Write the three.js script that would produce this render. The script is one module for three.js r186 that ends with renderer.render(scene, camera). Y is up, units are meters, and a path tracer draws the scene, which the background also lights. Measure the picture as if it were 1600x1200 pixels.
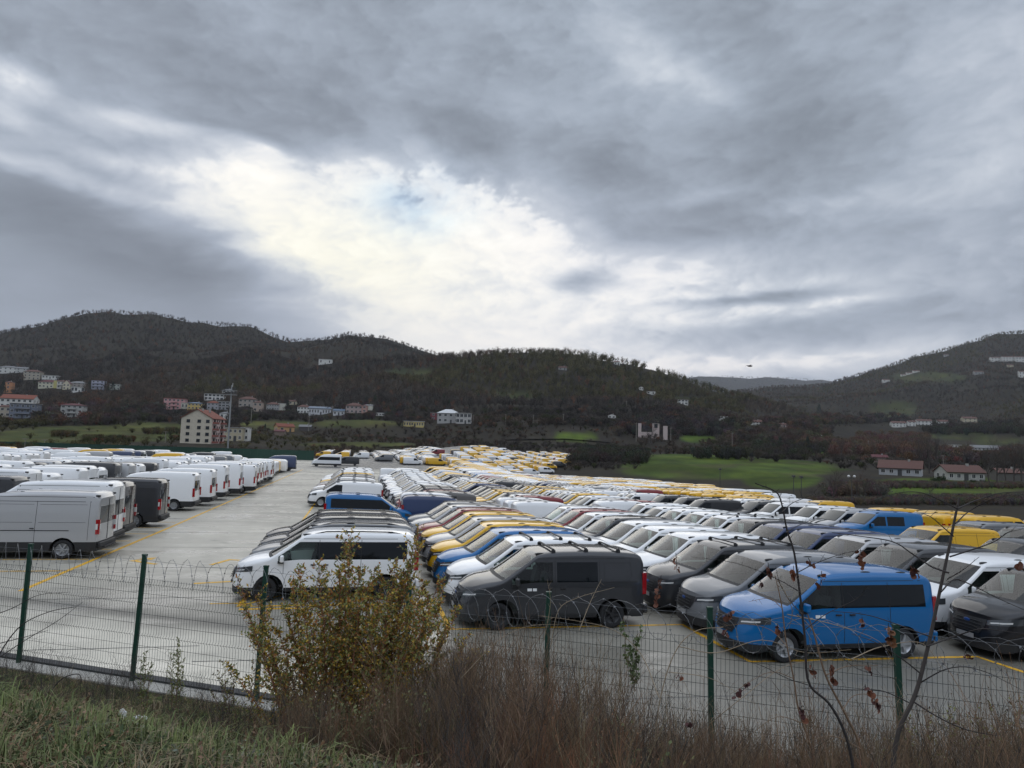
import * as THREE from 'three';
import { mergeGeometries, mergeVertices, toCreasedNormals } from 'three/addons/utils/BufferGeometryUtils.js';
import { RoundedBoxGeometry } from 'three/addons/geometries/RoundedBoxGeometry.js';

// ---------------------------------------------------------------- camera, renderer, exposure
const scene = new THREE.Scene();
const camera = new THREE.PerspectiveCamera(56.74, 4 / 3, 0.1, 20000);
camera.rotation.order = 'YXZ';
camera.position.set(0, 4.7, 0);
camera.rotation.set(0.0871, 0, 0.030);
camera.updateMatrixWorld(true);
const renderer = new THREE.WebGLRenderer({ antialias: true });
renderer.toneMapping = THREE.LinearToneMapping;
renderer.toneMappingExposure = 1.24;
renderer.shadowMap.enabled = true;

// ---------------------------------------------------------------- small maths
const clamp = (x, a = 0, b = 1) => Math.min(b, Math.max(a, x));
const lerp = (a, b, t) => a + (b - a) * t;
const smooth = (a, b, x) => { const t = clamp((x - a) / (b - a)); return t * t * (3 - 2 * t); };
const V = (x, y, z) => new THREE.Vector3(x, y, z);
const rng = (seed) => { let a = seed >>> 0; return () => { a = (a + 0x6D2B79F5) >>> 0; let t = a; t = Math.imul(t ^ (t >>> 15), t | 1); t ^= t + Math.imul(t ^ (t >>> 7), t | 61); return ((t ^ (t >>> 14)) >>> 0) / 4294967296; }; };
const R = rng(20240117);
const rr = (a, b) => a + (b - a) * R();
const pick = (list) => list[Math.floor(R() * list.length)];
const hash2 = (x, y) => { let h = Math.imul(x, 374761393) + Math.imul(y, 668265263) | 0; h = Math.imul(h ^ (h >>> 13), 1274126177); h ^= h >>> 16; return (h >>> 0) / 4294967296; };
function noise(x, y) {
  const xi = Math.floor(x), yi = Math.floor(y), u = x - xi, v = y - yi, a = u * u * (3 - 2 * u), b = v * v * (3 - 2 * v);
  const n0 = hash2(xi, yi), n1 = hash2(xi + 1, yi), n2 = hash2(xi, yi + 1), n3 = hash2(xi + 1, yi + 1);
  return (n0 + (n1 - n0) * a + (n2 - n0) * b + (n0 - n1 - n2 + n3) * a * b) * 2 - 1;
}
function fbm(x, y, o = 4, gain = 0.5) { let s = 0, a = 1, t = 0; for (let i = 0; i < o; i++) { s += a * noise(x, y); t += a; a *= gain; const q = x * 1.62 - y * 1.18 + 17.3; y = x * 1.18 + y * 1.62 + 5.1; x = q; } return s / t; }
// piecewise linear table [[x, y], ...], smoothed
const table = (pts) => (x) => {
  if (x <= pts[0][0]) return pts[0][1];
  for (let i = 1; i < pts.length; i++) if (x < pts[i][0]) { const t = (x - pts[i - 1][0]) / (pts[i][0] - pts[i - 1][0]); return lerp(pts[i - 1][1], pts[i][1], t); }
  return pts[pts.length - 1][1];
};
// direction in the world of a place in the photograph (1600 x 1200), used to survey where real things stand
const FOCAL = 1111;
const ray = (px, py) => V((px - 800) / FOCAL, (600 - py) / FOCAL, -1).applyQuaternion(camera.quaternion).normalize();
const EYE = camera.position.clone();

// ---------------------------------------------------------------- sky: broken winter overcast with a bright gap ahead
const SKYW = 4096, SKYH = 2048;
{
  const data = new Float32Array(SKYW * SKYH * 4);
  const at = (px, py) => { const d = ray(px, py); return [Math.atan2(d.x, -d.z) * 57.2958, Math.asin(d.y) * 57.2958]; };
  // soft cloud masses: [px, py, half width (deg), half height (deg), turn (deg), strength of gap (+) or dark deck (-)]
  const masses = [
    [430, 300, 6.5, 2.2, 4, 0.60], [330, 300, 3.5, 1.8, 30, 0.32], [520, 395, 9, 3.2, -8, 0.62], [395, 350, 4.5, 3.2, -30, 0.40], [715, 330, 6, 1.9, -42, 0.62], [830, 362, 4.4, 2.6, -30, 0.58], [600, 350, 6, 3.2, 0, 0.5], [720, 430, 11, 3.2, -6, 0.52], [860, 500, 13, 3.4, 0, 0.42], [560, 270, 4, 1.2, -8, 0.35],
    [668, 472, 3, 0.75, -6, 0.36], [765, 490, 2.6, 0.35, -2, 0.28], [1150, 572, 10, 0.9, 2, 0.52], [900, 545, 9, 2.0, 0, 0.56], [720, 535, 8, 2.0, 0, 0.46], [1080, 430, 9, 2.2, 3, 0.36], [1215, 482, 6, 0.5, 4, 0.36], [1345, 458, 3, 0.5, 8, 0.28], [1240, 440, 5, 0.5, 2, 0.24], [890, 415, 2.2, 0.5, 20, 0.35], [900, 470, 2.5, 0.5, -12, 0.25], [1010, 470, 6, 2.0, 0, 0.24], [500, 500, 8, 1.4, -6, 0.16], [1350, 560, 6, 0.9, 4, 0.10], [900, 420, 7, 2.5, 0, 0.2],
    [215, 195, 3.2, 0.75, 4, 0.42], [25, 124, 1.9, 0.8, -6, 0.70], [60, 258, 7, 0.45, -6, 0.36], [250, 262, 6, 0.5, 2, 0.36], [382, 238, 1.5, 0.6, -20, 0.40], [4, 176, 1.1, 0.8, 0, 0.40], [130, 235, 7, 1.0, -8, 0.12],
    [1530, 230, 5, 4, 20, 0.17], [1010, 85, 4, 2.2, -35, 0.17], [1090, 135, 4, 1.5, -25, 0.16], [1320, 308, 8, 0.8, 3, 0.14], [1100, 305, 4, 0.6, 8, 0.12], [1560, 60, 6, 3, 20, 0.12], [1500, 420, 8, 3, 10, 0.10], [150, 60, 8, 2.5, -10, 0.03], [1420, 545, 7, 1.0, 4, 0.16], [900, 120, 9, 3, -20, 0.06],
    [150, 385, 8, 3.0, -12, -0.22], [300, 400, 4.6, 3.6, -42, -0.26], [60, 310, 6, 2.6, 0, -0.16], [90, 60, 6, 3, 0, -0.16], [420, 485, 6, 1.8, -12, -0.16], [600, 195, 9, 2.4, -6, -0.20], [415, 217, 4, 0.9, -6, -0.24], [745, 245, 4, 1.8, -30, -0.2], [330, 130, 7, 2.4, -15, -0.12],
    [950, 275, 6, 1.8, -14, -0.14], [1060, 352, 7, 1.8, 4, -0.2], [1225, 200, 7, 2.8, -6, -0.17], [1330, 380, 7, 1.6, 6, -0.12], [920, 435, 2.4, 1.0, 6, -0.52], [1190, 463, 5.5, 0.42, 3, -0.4], [1300, 497, 8, 0.9, 0, -0.12], [1010, 525, 8, 1.1, 0, -0.16], [640, 318, 3.2, 1.5, 14, -0.14], [780, 90, 8, 2, -12, -0.08], [1180, 60, 4, 2, -40, -0.10],
  ].map(([px, py, w, h, turn, k]) => { const [a, e] = at(px, py), c = Math.cos(turn / 57.2958), s = Math.sin(turn / 57.2958); return [a, e, w, h, c, s, k]; });
  const blue = at(655, 318), warm = at(500, 415);
  for (let row = SKYH / 2; row < SKYH; row++) {
    const el = ((row + 0.5) / SKYH - 0.5) * Math.PI, y = Math.sin(el), c = Math.cos(el), e = el * 57.2958;
    for (let col = 0; col < SKYW; col++) {
      const round = ((col + 0.5) / SKYW - 0.5) * 2 * Math.PI, x = Math.cos(round) * c, z = Math.sin(round) * c, az = Math.atan2(x, -z) * 57.2958;
      // cloud layer seen in perspective, warped by slower winds
      const k = 1.9 / (y + 0.16), X = x * k, Z = z * k;
      const wx = fbm(X * 0.9 + 3, Z * 0.9, 3), wz = fbm(X * 0.9 - 8, Z * 0.9 + 20, 3);
      const n1 = fbm(X * 0.55 + wx * 0.5, Z * 1.0 + wz * 0.5, 5), n2 = fbm(X * 1.7 + wx * 1.2 + 40, Z * 2.4 + wz * 1.1, 5, 0.55), n3 = noise(X * 9 + wx * 4, Z * 9 + wz * 4) * smooth(70, 40, e);
      let gap = 0, dark = 0;
      if (az > -75 && az < 75 && e < 62) {
        const aw = az + wx * 1.1 + n2 * 1.5, ew = e + wz * 0.7 + n2 * 0.75;
        for (const m of masses) {
          const da = aw - m[0], de = ew - m[1], p = (da * m[4] + de * m[5]) / m[2], q = (de * m[4] - da * m[5]) / m[3], d = p * p + q * q;
          if (d < 9) { const g = Math.exp(-d * 0.85); if (m[6] > 0) gap += m[6] * g; else dark += m[6] * g; }
        }
      }
      const front = smooth(74, 46, e) * smooth(125, 85, Math.abs(az));
      const n4 = front * fbm(az * 0.20 + wx * 1.3, e * 0.42 + wz * 1.1, 6, 0.60), n5 = front * fbm(az * 0.62 - e * 0.4 + 11 + n4 * 1.6, e * 1.15 + az * 0.2 + n4 * 1.3, 5, 0.62);
      const calm = 0.30 + 0.70 * smooth(3, 13, e + az * 0.22);             // low haze veils the structure of the clouds
      const deck = 0.33 * (1 + n1 * 0.15 + n2 * 0.10 * calm + n4 * 0.25 * calm + n5 * 0.17 * calm + n3 * 0.008);
      // the deck thins towards the zenith and the sky behind the camera
      const open = Math.max(smooth(38, 75, e), smooth(50, 130, Math.abs(az)) * smooth(16, 40, e));
      let L = deck + open * (0.74 + n1 * 0.16 + n2 * 0.12);
      const rim = Math.exp(-(((az + 3) / 9) ** 2 + ((e - 19.5) / 3.2) ** 2)), edge = gap + n4 * 0.25 + n5 * 0.34, crisp = smooth(0.44, 0.68, edge);
      const gg = 1 - Math.exp(-1.25 * Math.max(0, gap * (1 + n4 * 0.22 * calm + n5 * 0.20 * calm) + (crisp - 0.5) * (0.13 + 0.36 * rim) * smooth(0.12, 0.5, gap)));
      L = L + gg * (0.95 - L * 0.62) + smooth(0.25, 0.9, gap) * (n5 * 0.13 + n4 * 0.07) * calm;
      L *= Math.exp(dark * 1.5);
      L = Math.max(L, 0.16); if (L > 0.72 && open < 0.05) L = 0.72 + 0.30 * (1 - Math.exp(-(L - 0.72) / 0.30));
      // colour: bluish grey decks, warm white where light comes through
      const w = clamp((L - 0.36) / 0.5) * (1 - open), wr = Math.exp(-(((az - warm[0]) / 13) ** 2 + ((e - warm[1]) / 6) ** 2));
      const lilac = 0.5 + 0.5 * fbm(X * 0.4 + 9, Z * 0.4 - 4, 2);
      let r = L * (0.868 + w * 0.135 + lilac * 0.03), g = L * (1.0 - lilac * 0.012), b = L * (1.185 - w * 0.215 - wr * w * 0.10);
      const bl = Math.exp(-(((az - blue[0]) / 4.2) ** 2 + ((e - blue[1]) / 2.2) ** 2)) * clamp(0.8 + n2 * 1.3);
      r *= 1 - 0.24 * bl; g *= 1 - 0.08 * bl; b *= 1 + 0.06 * bl;
      const o = (row * SKYW + col) * 4; data[o] = r; data[o + 1] = g; data[o + 2] = b; data[o + 3] = 1;
    }
  }
  for (let o = 0; o < SKYW * (SKYH / 2) * 4; o += 4) { data[o] = 0.16; data[o + 1] = 0.16; data[o + 2] = 0.15; data[o + 3] = 1; }
  const tex = new THREE.DataTexture(data, SKYW, SKYH, THREE.RGBAFormat, THREE.FloatType);
  tex.mapping = THREE.EquirectangularReflectionMapping; tex.magFilter = THREE.LinearFilter; tex.needsUpdate = true;
  scene.background = tex; scene.environment = tex;
}
// the veiled sun stands behind the cloud above the gap
const SUN = ray(640, 215);
const sun = new THREE.DirectionalLight(new THREE.Color(1, 0.95, 0.88), 0.5);
sun.position.copy(SUN).multiplyScalar(300); sun.castShadow = true; sun.shadow.radius = 110;
sun.shadow.mapSize.set(2048, 2048); Object.assign(sun.shadow.camera, { left: -120, right: 120, top: 120, bottom: -120, near: 1, far: 700 });
scene.add(sun, sun.target);
scene.fog = new THREE.FogExp2(new THREE.Color(0.9, 0.94, 1.0), 0.00006);

// ---------------------------------------------------------------- naming, textures, materials
const taken = new Map();
function numbered(name) { const n = taken.get(name) ?? 0; taken.set(name, n + 1); return n ? `${name}_${String(n).padStart(3, '0')}` : name; }
function tag(o, label, category, group, kind) { if (label) o.userData.label = label; if (category) o.userData.category = category; if (group) o.userData.group = group; if (kind) o.userData.kind = kind; return o; }
function mesh(name, geometry, material, parent) {
  const m = new THREE.Mesh(geometry, material); m.name = parent ? name : numbered(name); m.castShadow = m.receiveShadow = true; (parent ?? scene).add(m); return m;
}
function thing(name, label, category, pos, turn = 0, group) {
  const g = new THREE.Group(); g.name = numbered(name); if (pos) g.position.copy(pos); g.rotation.y = turn; scene.add(g); return tag(g, label, category, group);
}
const rgb = (r, g, b) => new THREE.Color().setRGB(r, g, b);
const std = (color, roughness = 0.8, extra = {}) => new THREE.MeshStandardMaterial({ color, roughness, metalness: 0, ...extra });
function dataTex(size, fn, srgb = false, h = size) {
  const d = new Uint8Array(size * h * 4);
  for (let y = 0; y < h; y++) for (let x = 0; x < size; x++) { const c = fn(x / size, y / h, x, y), o = (y * size + x) * 4; d[o] = clamp(c[0]) * 255; d[o + 1] = clamp(c[1]) * 255; d[o + 2] = clamp(c[2]) * 255; d[o + 3] = 255; }
  const t = new THREE.DataTexture(d, size, h); t.wrapS = t.wrapT = THREE.RepeatWrapping; t.magFilter = THREE.LinearFilter; t.minFilter = THREE.LinearMipmapLinearFilter; if (srgb) t.colorSpace = THREE.SRGBColorSpace; t.needsUpdate = true; return t;
}
// geometry with position arrays
class Build {
  constructor() { this.p = []; this.i = []; this.c = null; }
  vert(x, y, z) { this.p.push(x, y, z); return this.p.length / 3 - 1; }
  tri(a, b, c) { this.i.push(a, b, c); }
  quad(a, b, c, d) { this.i.push(a, b, c, a, c, d); }
  // box from min to max, under an optional matrix
  box(x0, y0, z0, x1, y1, z1, m) {
    const at = this.p.length / 3, v = V();
    for (let k = 0; k < 8; k++) { v.set(k & 1 ? x1 : x0, k & 2 ? y1 : y0, k & 4 ? z1 : z0); if (m) v.applyMatrix4(m); this.p.push(v.x, v.y, v.z); }
    for (const f of [[0, 2, 3, 1], [4, 5, 7, 6], [0, 1, 5, 4], [2, 6, 7, 3], [0, 4, 6, 2], [1, 3, 7, 5]]) this.quad(...f.map((k) => k + at));
    return this;
  }
  // tapered round bar through points, radii per point
  tube(points, radii, sides = 5, cap = false) {
    const n = points.length, t = V(), u = V(), w = V(), q = V(); let first = -1;
    for (let k = 0; k < n; k++) {
      t.copy(points[Math.min(k + 1, n - 1)]).sub(points[Math.max(k - 1, 0)]).normalize();
      if (k === 0) { u.set(Math.abs(t.y) < 0.9 ? 0 : 1, Math.abs(t.y) < 0.9 ? 1 : 0, 0).cross(t).normalize(); } else u.addScaledVector(t, -u.dot(t)).normalize();
      w.crossVectors(t, u); const r = Array.isArray(radii) ? radii[k] : radii, at = this.p.length / 3;
      for (let s = 0; s < sides; s++) { const a = s / sides * 6.28318; q.copy(points[k]).addScaledVector(u, Math.cos(a) * r).addScaledVector(w, Math.sin(a) * r); this.p.push(q.x, q.y, q.z); }
      if (first >= 0) for (let s = 0; s < sides; s++) { const e = (s + 1) % sides; this.quad(first + s, first + e, at + e, at + s); }
      if (cap && (k === 0 || k === n - 1)) for (let s = 1; s < sides - 1; s++) this.tri(at, at + (k ? s : s + 1), at + (k ? s + 1 : s));
      first = at;
    }
    return this;
  }
  get geometry() { const g = new THREE.BufferGeometry(); g.setAttribute('position', new THREE.Float32BufferAttribute(this.p, 3)); g.setIndex(this.i); if (this.c) g.setAttribute('color', new THREE.Float32BufferAttribute(this.c, 3)); g.computeVertexNormals(); return g; }
  get flat() { const g = this.geometry.toNonIndexed(); g.computeVertexNormals(); return g; }
}
const matrixAt = (x, y, z, ry = 0, s = 1) => new THREE.Matrix4().compose(V(x, y, z), new THREE.Quaternion().setFromEuler(new THREE.Euler(0, ry, 0)), V(s, s, s));
const ORD = ['zeroth', 'first', 'second', 'third', 'fourth', 'fifth', 'sixth', 'seventh', 'eighth', 'ninth', 'tenth', 'eleventh', 'twelfth', 'thirteenth', 'fourteenth', 'fifteenth', 'sixteenth', 'seventeenth', 'eighteenth', 'nineteenth', 'twentieth'];
const ordinal = (n) => n <= 20 ? ORD[n] : (['', '', 'twenty', 'thirty', 'forty', 'fifty', 'sixty', 'seventy'][Math.floor(n / 10)]) + '-' + (n % 10 ? ORD[n % 10] : 'zeroth').replace('-zeroth', '');

// ---------------------------------------------------------------- the lot plane and the land around it
const lotY = (x, z) => {                                                  // the paved lot falls gently away, most on its right, and its far apron rises again
  const D = -z, k = 0.005 + 0.023 * smooth(-17, 6, x);
  return -k * Math.min(Math.max(0, D - 22) ** 2 / (Math.max(0, D - 22) + 6), 163) + 0.042 * Math.max(0, D - 190) * smooth(-60, -15, x);
};
const AISLE = -0.2094;                                                    // the aisle runs 12 degrees left of ahead
const dirV = V(Math.sin(AISLE), 0, -Math.cos(AISLE)), dirU = V(Math.cos(AISLE), 0, Math.sin(AISLE));
const lotPoint = (u, v, up = 0) => { const x = u * dirU.x + v * dirV.x, z = u * dirU.z + v * dirV.z; return V(x, lotY(x, z) + up, z); };
const onLot = (px, py, up = 0) => {                                       // where a place of the photograph lies on the lot
  const d = ray(px, py); let t = 10; for (let k = 0; k < 30; k++) { const x = d.x * t, z = d.z * t; t = (lotY(x, z) + up - EYE.y) / d.y; } return V(d.x * t, lotY(d.x * t, d.z * t) + up, d.z * t);
};
const offHorizon = (pts) => table(pts.map(([px, py]) => { const d = ray(px, py); return [d.x / -d.z, d.y / -d.z]; }));
// skylines of the five hill ranges, each with its own distance
const RANGES = [
  { far: 1350, from: 480, at: offHorizon([[-900, 640], [-500, 585], [-250, 560], [-100, 535], [0, 519], [60, 508], [130, 489], [180, 487], [230, 491], [270, 494], [300, 503], [350, 507], [390, 509], [420, 521], [450, 533], [500, 531], [545, 520], [600, 528], [650, 544], [690, 556], [760, 575], [850, 610], [950, 650]]), wild: 1 },
  { far: 880, from: 400, at: offHorizon([[100, 668], [250, 650], [350, 630], [430, 600], [500, 578], [560, 566], [620, 561], [690, 558], [740, 554], [790, 550], [850, 550], [900, 552], [950, 560], [1000, 573], [1050, 587], [1090, 600], [1150, 616], [1200, 630], [1280, 648], [1400, 668], [1600, 700]]), wild: 0.8 },
  { far: 1900, from: 600, at: offHorizon([[1050, 650], [1100, 628], [1150, 611], [1200, 605], [1250, 603], [1290, 601], [1320, 591], [1380, 574], [1430, 557], [1450, 553], [1500, 539], [1550, 523], [1600, 517], [1700, 505], [1900, 500], [2300, 560], [2800, 640]]), wild: 0.8 },
  { far: 1000, from: 480, at: offHorizon([[1330, 700], [1420, 686], [1480, 668], [1520, 652], [1560, 640], [1600, 628], [1700, 600], [1900, 590], [2400, 620]]), wild: 0.7 },
  { far: 6500, from: 3600, at: offHorizon([[850, 605], [960, 590], [1085, 588], [1150, 588], [1220, 590], [1280, 593], [1340, 600], [1420, 612], [1600, 640]]), wild: 0.15 },
];
// the valley floor: height over eye level per metre ahead, by distance, for the left, middle and right of the view
const floorL = table([[0, -0.40], [60, -0.085], [150, -0.036], [175, -0.031], [240, -0.012], [430, 0.020], [600, 0.032], [800, 0.050], [1500, 0.06], [9000, 0.02]]);
const floorM = table([[0, -0.40], [60, -0.085], [150, -0.052], [215, -0.036], [300, -0.010], [450, 0.014], [650, 0.034], [900, 0.045], [1500, 0.05], [9000, 0.02]]);
const floorR = table([[0, -0.40], [60, -0.085], [105, -0.058], [150, -0.038], [220, -0.022], [300, -0.008], [420, 0.000], [600, 0.010], [900, 0.022], [1500, 0.03], [9000, 0.02]]);
function hills(x, D, s) {
  const a = smooth(-0.42, -0.2, s), b = smooth(0.05, 0.22, s);
  const base = lerp(lerp(floorL(D), floorM(D), a), floorR(D), b);
  let y = EYE.y + base * D;
  for (const r of RANGES) {
    if (D < r.from) continue;
    const top = r.at(s), b0 = lerp(lerp(floorL(r.from), floorM(r.from), a), floorR(r.from), b);
    if (top <= b0) continue;
    const t = (D - r.from) / (r.far - r.from);
    const rough = r.wild * (fbm(x * 0.006 + 7, D * 0.006, 4) * 26 + fbm(x * 0.018, D * 0.018 + 9, 3) * 9) * Math.sin(Math.PI * clamp(t)) ** 0.8;
    let h;
    if (t <= 1) h = EYE.y + D * (b0 + (top - b0) * Math.pow(t, 0.82)) + rough * smooth(b0, b0 + 0.08, top);
    else h = EYE.y + r.far * top - (D - r.far) * 0.25;
    y = Math.max(y, h);
  }
  return y + fbm(x * 0.02, D * 0.02, 3) * clamp((D - 180) / 400) * 2.2;
}
// outline of the paved lot (u across the aisle, v along it)
const FENCE = (x) => 11.6 - 0.315 * x;                                   // distance ahead of the fence line
const LOT = [[-62, 40]];
for (let x = -44; x <= 24; x += 4) { const D = Math.max(FENCE(x), 2) - 0.45; LOT.push([x * 0.97815 + D * 0.20791, -x * 0.20791 + D * 0.97815]); }
LOT.push([70, 2], [58, 24], [50, 33], [36.5, 45], [44, 62], [52, 84], [60, 120], [72, 180], [70, 203], [57, 212], [68, 240], [90, 288], [60, 312], [20, 312], [-5, 255], [-15, 215], [-40, 200], [-75, 180], [-110, 140], [-110, 60]);
const inLot = (u, v) => { let c = false; for (let i = 0, j = LOT.length - 1; i < LOT.length; j = i++) { const [a, b] = LOT[i], [p, q] = LOT[j]; if ((b > v) !== (q > v) && u < (p - a) * (v - b) / (q - b) + a) c = !c; } return c; };
const toLot = (x, z) => [x * dirU.x + z * dirU.z, x * dirV.x + z * dirV.z];
// foreground bank: from the walker's feet down to the fence
function bank(x, z) {
  const D = -z, f = FENCE(x) - D;                                         // metres on the near side of the fence
  const h = lotY(x, z) + 0.08 + 2.80 * smooth(0.6, 9.6, f) + 0.3 * smooth(6, 30, f);
  return h + (fbm(x * 0.7, z * 0.7, 3) * 0.16 + fbm(x * 2.4, z * 2.4, 2) * 0.05) * smooth(0.2, 1.6, f);
}
function groundY(x, z) {
  const D = -z, f = FENCE(x) - D;
  if (f > -0.4) return bank(x, z);
  const [u, v] = toLot(x, z);
  const plane = lotY(x, z) - 0.12;
  const r = Math.hypot(x, z);
  // over the lot the ground lies just under the paving; beyond its edge it climbs into fields and hills
  const w = smooth(0, 1, clamp((D - 60) / 240));
  const s = D > 1 ? clamp(x / D, -3, 3) : 3;
  const land = D > 40 ? hills(x, D, s) : plane;
  if (inLot(u, v)) return plane;
  let e = 1e9;
  for (let i = 0, j = LOT.length - 1; i < LOT.length; j = i++) { const [a, b] = LOT[j], [p, q] = LOT[i], t = clamp(((u - a) * (p - a) + (v - b) * (q - b)) / ((p - a) ** 2 + (q - b) ** 2)); e = Math.min(e, Math.hypot(u - a - t * (p - a), v - b - t * (q - b))); }
  return lerp(plane - 0.05, Math.max(land, plane - 0.3 - r * 0.002), smooth(0, 46, e) ) ;
}
// where a ray through a place of the photograph meets the land
function onLand(px, py, near = 30, farMost = 7000) {
  const d = ray(px, py); let a = near, b = near;
  for (; b < farMost; b *= 1.015) { if (EYE.y + d.y * b <= groundY(d.x * b, d.z * b)) break; a = b; }
  for (let k = 0; k < 22; k++) { const m = (a + b) / 2; if (EYE.y + d.y * m <= groundY(d.x * m, d.z * m)) b = m; else a = m; }
  return V(d.x * b, groundY(d.x * b, d.z * b), d.z * b);
}
// place in the photograph of a point (to ask what grows where)
const inPhoto = (p) => { const q = p.clone().sub(EYE).applyQuaternion(camera.quaternion.clone().invert()); return q.z > -0.05 ? [-9999, -9999] : [800 + q.x / -q.z * FOCAL, 600 - q.y / -q.z * FOCAL]; };

// what covers the land: meadow green, scrub brown, forest
const meadows = [                                                          // [px, py, half width, half height] of each meadow as surveyed from the photograph, turned into ground places
  [150, 678, 150, 13], [40, 690, 90, 10], [230, 668, 60, 8], [430, 664, 60, 7], [560, 662, 70, 6], [1140, 733, 170, 16], [1070, 718, 120, 8], [1480, 760, 130, 14], [1220, 748, 60, 16], [1090, 685, 26, 6], [1360, 707, 18, 6], [900, 682, 36, 7], [560, 695, 90, 4], [660, 705, 60, 4], [1395, 640, 38, 14], [640, 585, 40, 8], [1280, 702, 30, 10], [1560, 690, 40, 8], [800, 620, 40, 8], [1070, 625, 36, 4], [1450, 590, 60, 8], [1500, 680, 50, 8],
];
{
  const g = new THREE.BufferGeometry(), pos = [], col = [], idx = [];
  const az = []; for (let a = -180; a < -46; a += 4) az.push(a); for (let a = -46; a <= 46; a += 0.17) az.push(a); for (let a = 48; a <= 180; a += 4) az.push(a);
  const rad = [0.01]; for (let r = 1; r < 16; r += 0.35) rad.push(r); for (let r = 16; r < 9200; r *= 1.0265) rad.push(r);
  const c = new THREE.Color();
  for (const r of rad) for (const a of az) {
    const x = Math.sin(a / 57.2958) * r, z = -Math.cos(a / 57.2958) * r, y = Math.abs(a) > 75 && r > 30 ? lerp(-0.5, bank(x, z), 0.02) + smooth(200, 2500, r) * 60 : groundY(x, z);
    pos.push(x, y, z);
    const n = fbm(x * 0.05, z * 0.05, 4), n2 = fbm(x * 0.4, z * 0.4, 3), [px, py] = r > 40 ? inPhoto(V(x, y, z)) : [-9999, -9999];
    let green = 0; if (r > 60) for (const m of meadows) { const d = ((px - m[0]) / m[2]) ** 2 + ((py - m[1]) / m[3]) ** 2; green = Math.max(green, smooth(1.35, 0.75, d + n * 0.35)); }
    if (r < 30) c.setRGB(0.045 + n2 * 0.015, 0.042 + n2 * 0.014, 0.024);            // bank soil under the weeds
    else c.setRGB(0.040 + n * 0.014 + n2 * 0.01, 0.035 + n * 0.012 + n2 * 0.008, 0.027 + n * 0.008);
    const gr = rgb(0.092 + n2 * 0.03 + n * 0.03, 0.135 + n2 * 0.035 + n * 0.03, 0.026); if (r > 480) gr.setRGB(0.070 + n2 * 0.03 + n * 0.03, 0.080 + n2 * 0.03 + n * 0.03, 0.034); else if (px < 700) gr.setRGB(0.098 + n2 * 0.03 + n * 0.03, 0.108 + n2 * 0.03 + n * 0.015, 0.034);
    const mot = 0.78 + 0.5 * fbm(x * 0.11 + 4, z * 0.07, 4) + 0.25 * fbm(x * 0.03, z * 0.05 + 8, 2); gr.multiplyScalar(Math.max(0.5, mot)); gr.lerp(rgb(0.085, 0.068, 0.042), smooth(0.15, 0.5, fbm(x * 0.06 - 7, z * 0.05, 3)) * 0.5);
    c.lerp(gr, green * 0.95);
    col.push(c.r, c.g, c.b);
  }
  const W = az.length;
  for (let k = 0; k < rad.length - 1; k++) for (let j = 0; j < W - 1; j++) { const a = k * W + j; idx.push(a, a + 1, a + W, a + 1, a + W + 1, a + W); }
  g.setAttribute('position', new THREE.Float32BufferAttribute(pos, 3)); g.setAttribute('color', new THREE.Float32BufferAttribute(col, 3)); g.setIndex(idx);
  const uv = []; for (let k = 0; k < pos.length; k += 3) uv.push(pos[k] / 3, pos[k + 2] / 3); g.setAttribute('uv', new THREE.Float32BufferAttribute(uv, 2));
  g.computeVertexNormals();
  // make sure normals look up
  { const nn = g.attributes.normal; let up = 0; for (let k = 0; k < nn.count; k += 97) up += nn.getY(k); if (up < 0) { const ix = g.index.array; for (let k = 0; k < ix.length; k += 3) { const t = ix[k + 1]; ix[k + 1] = ix[k + 2]; ix[k + 2] = t; } g.computeVertexNormals(); } }
  const grain = dataTex(256, (u, v, x, y) => { const n = 0.80 + 0.2 * (hash2(x, y) * 0.6 + hash2(x >> 1, y >> 1) * 0.4) - 0.12 * hash2(x >> 3, y >> 3); return [n, n, n]; });
  tag(mesh('ground', g, new THREE.MeshPhysicalMaterial({ roughness: 1, specularIntensity: 0.12, vertexColors: true, map: grain })), 'valley land of scrub, meadow and wooded hills around the lot', 'ground', null, 'structure');
}

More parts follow.
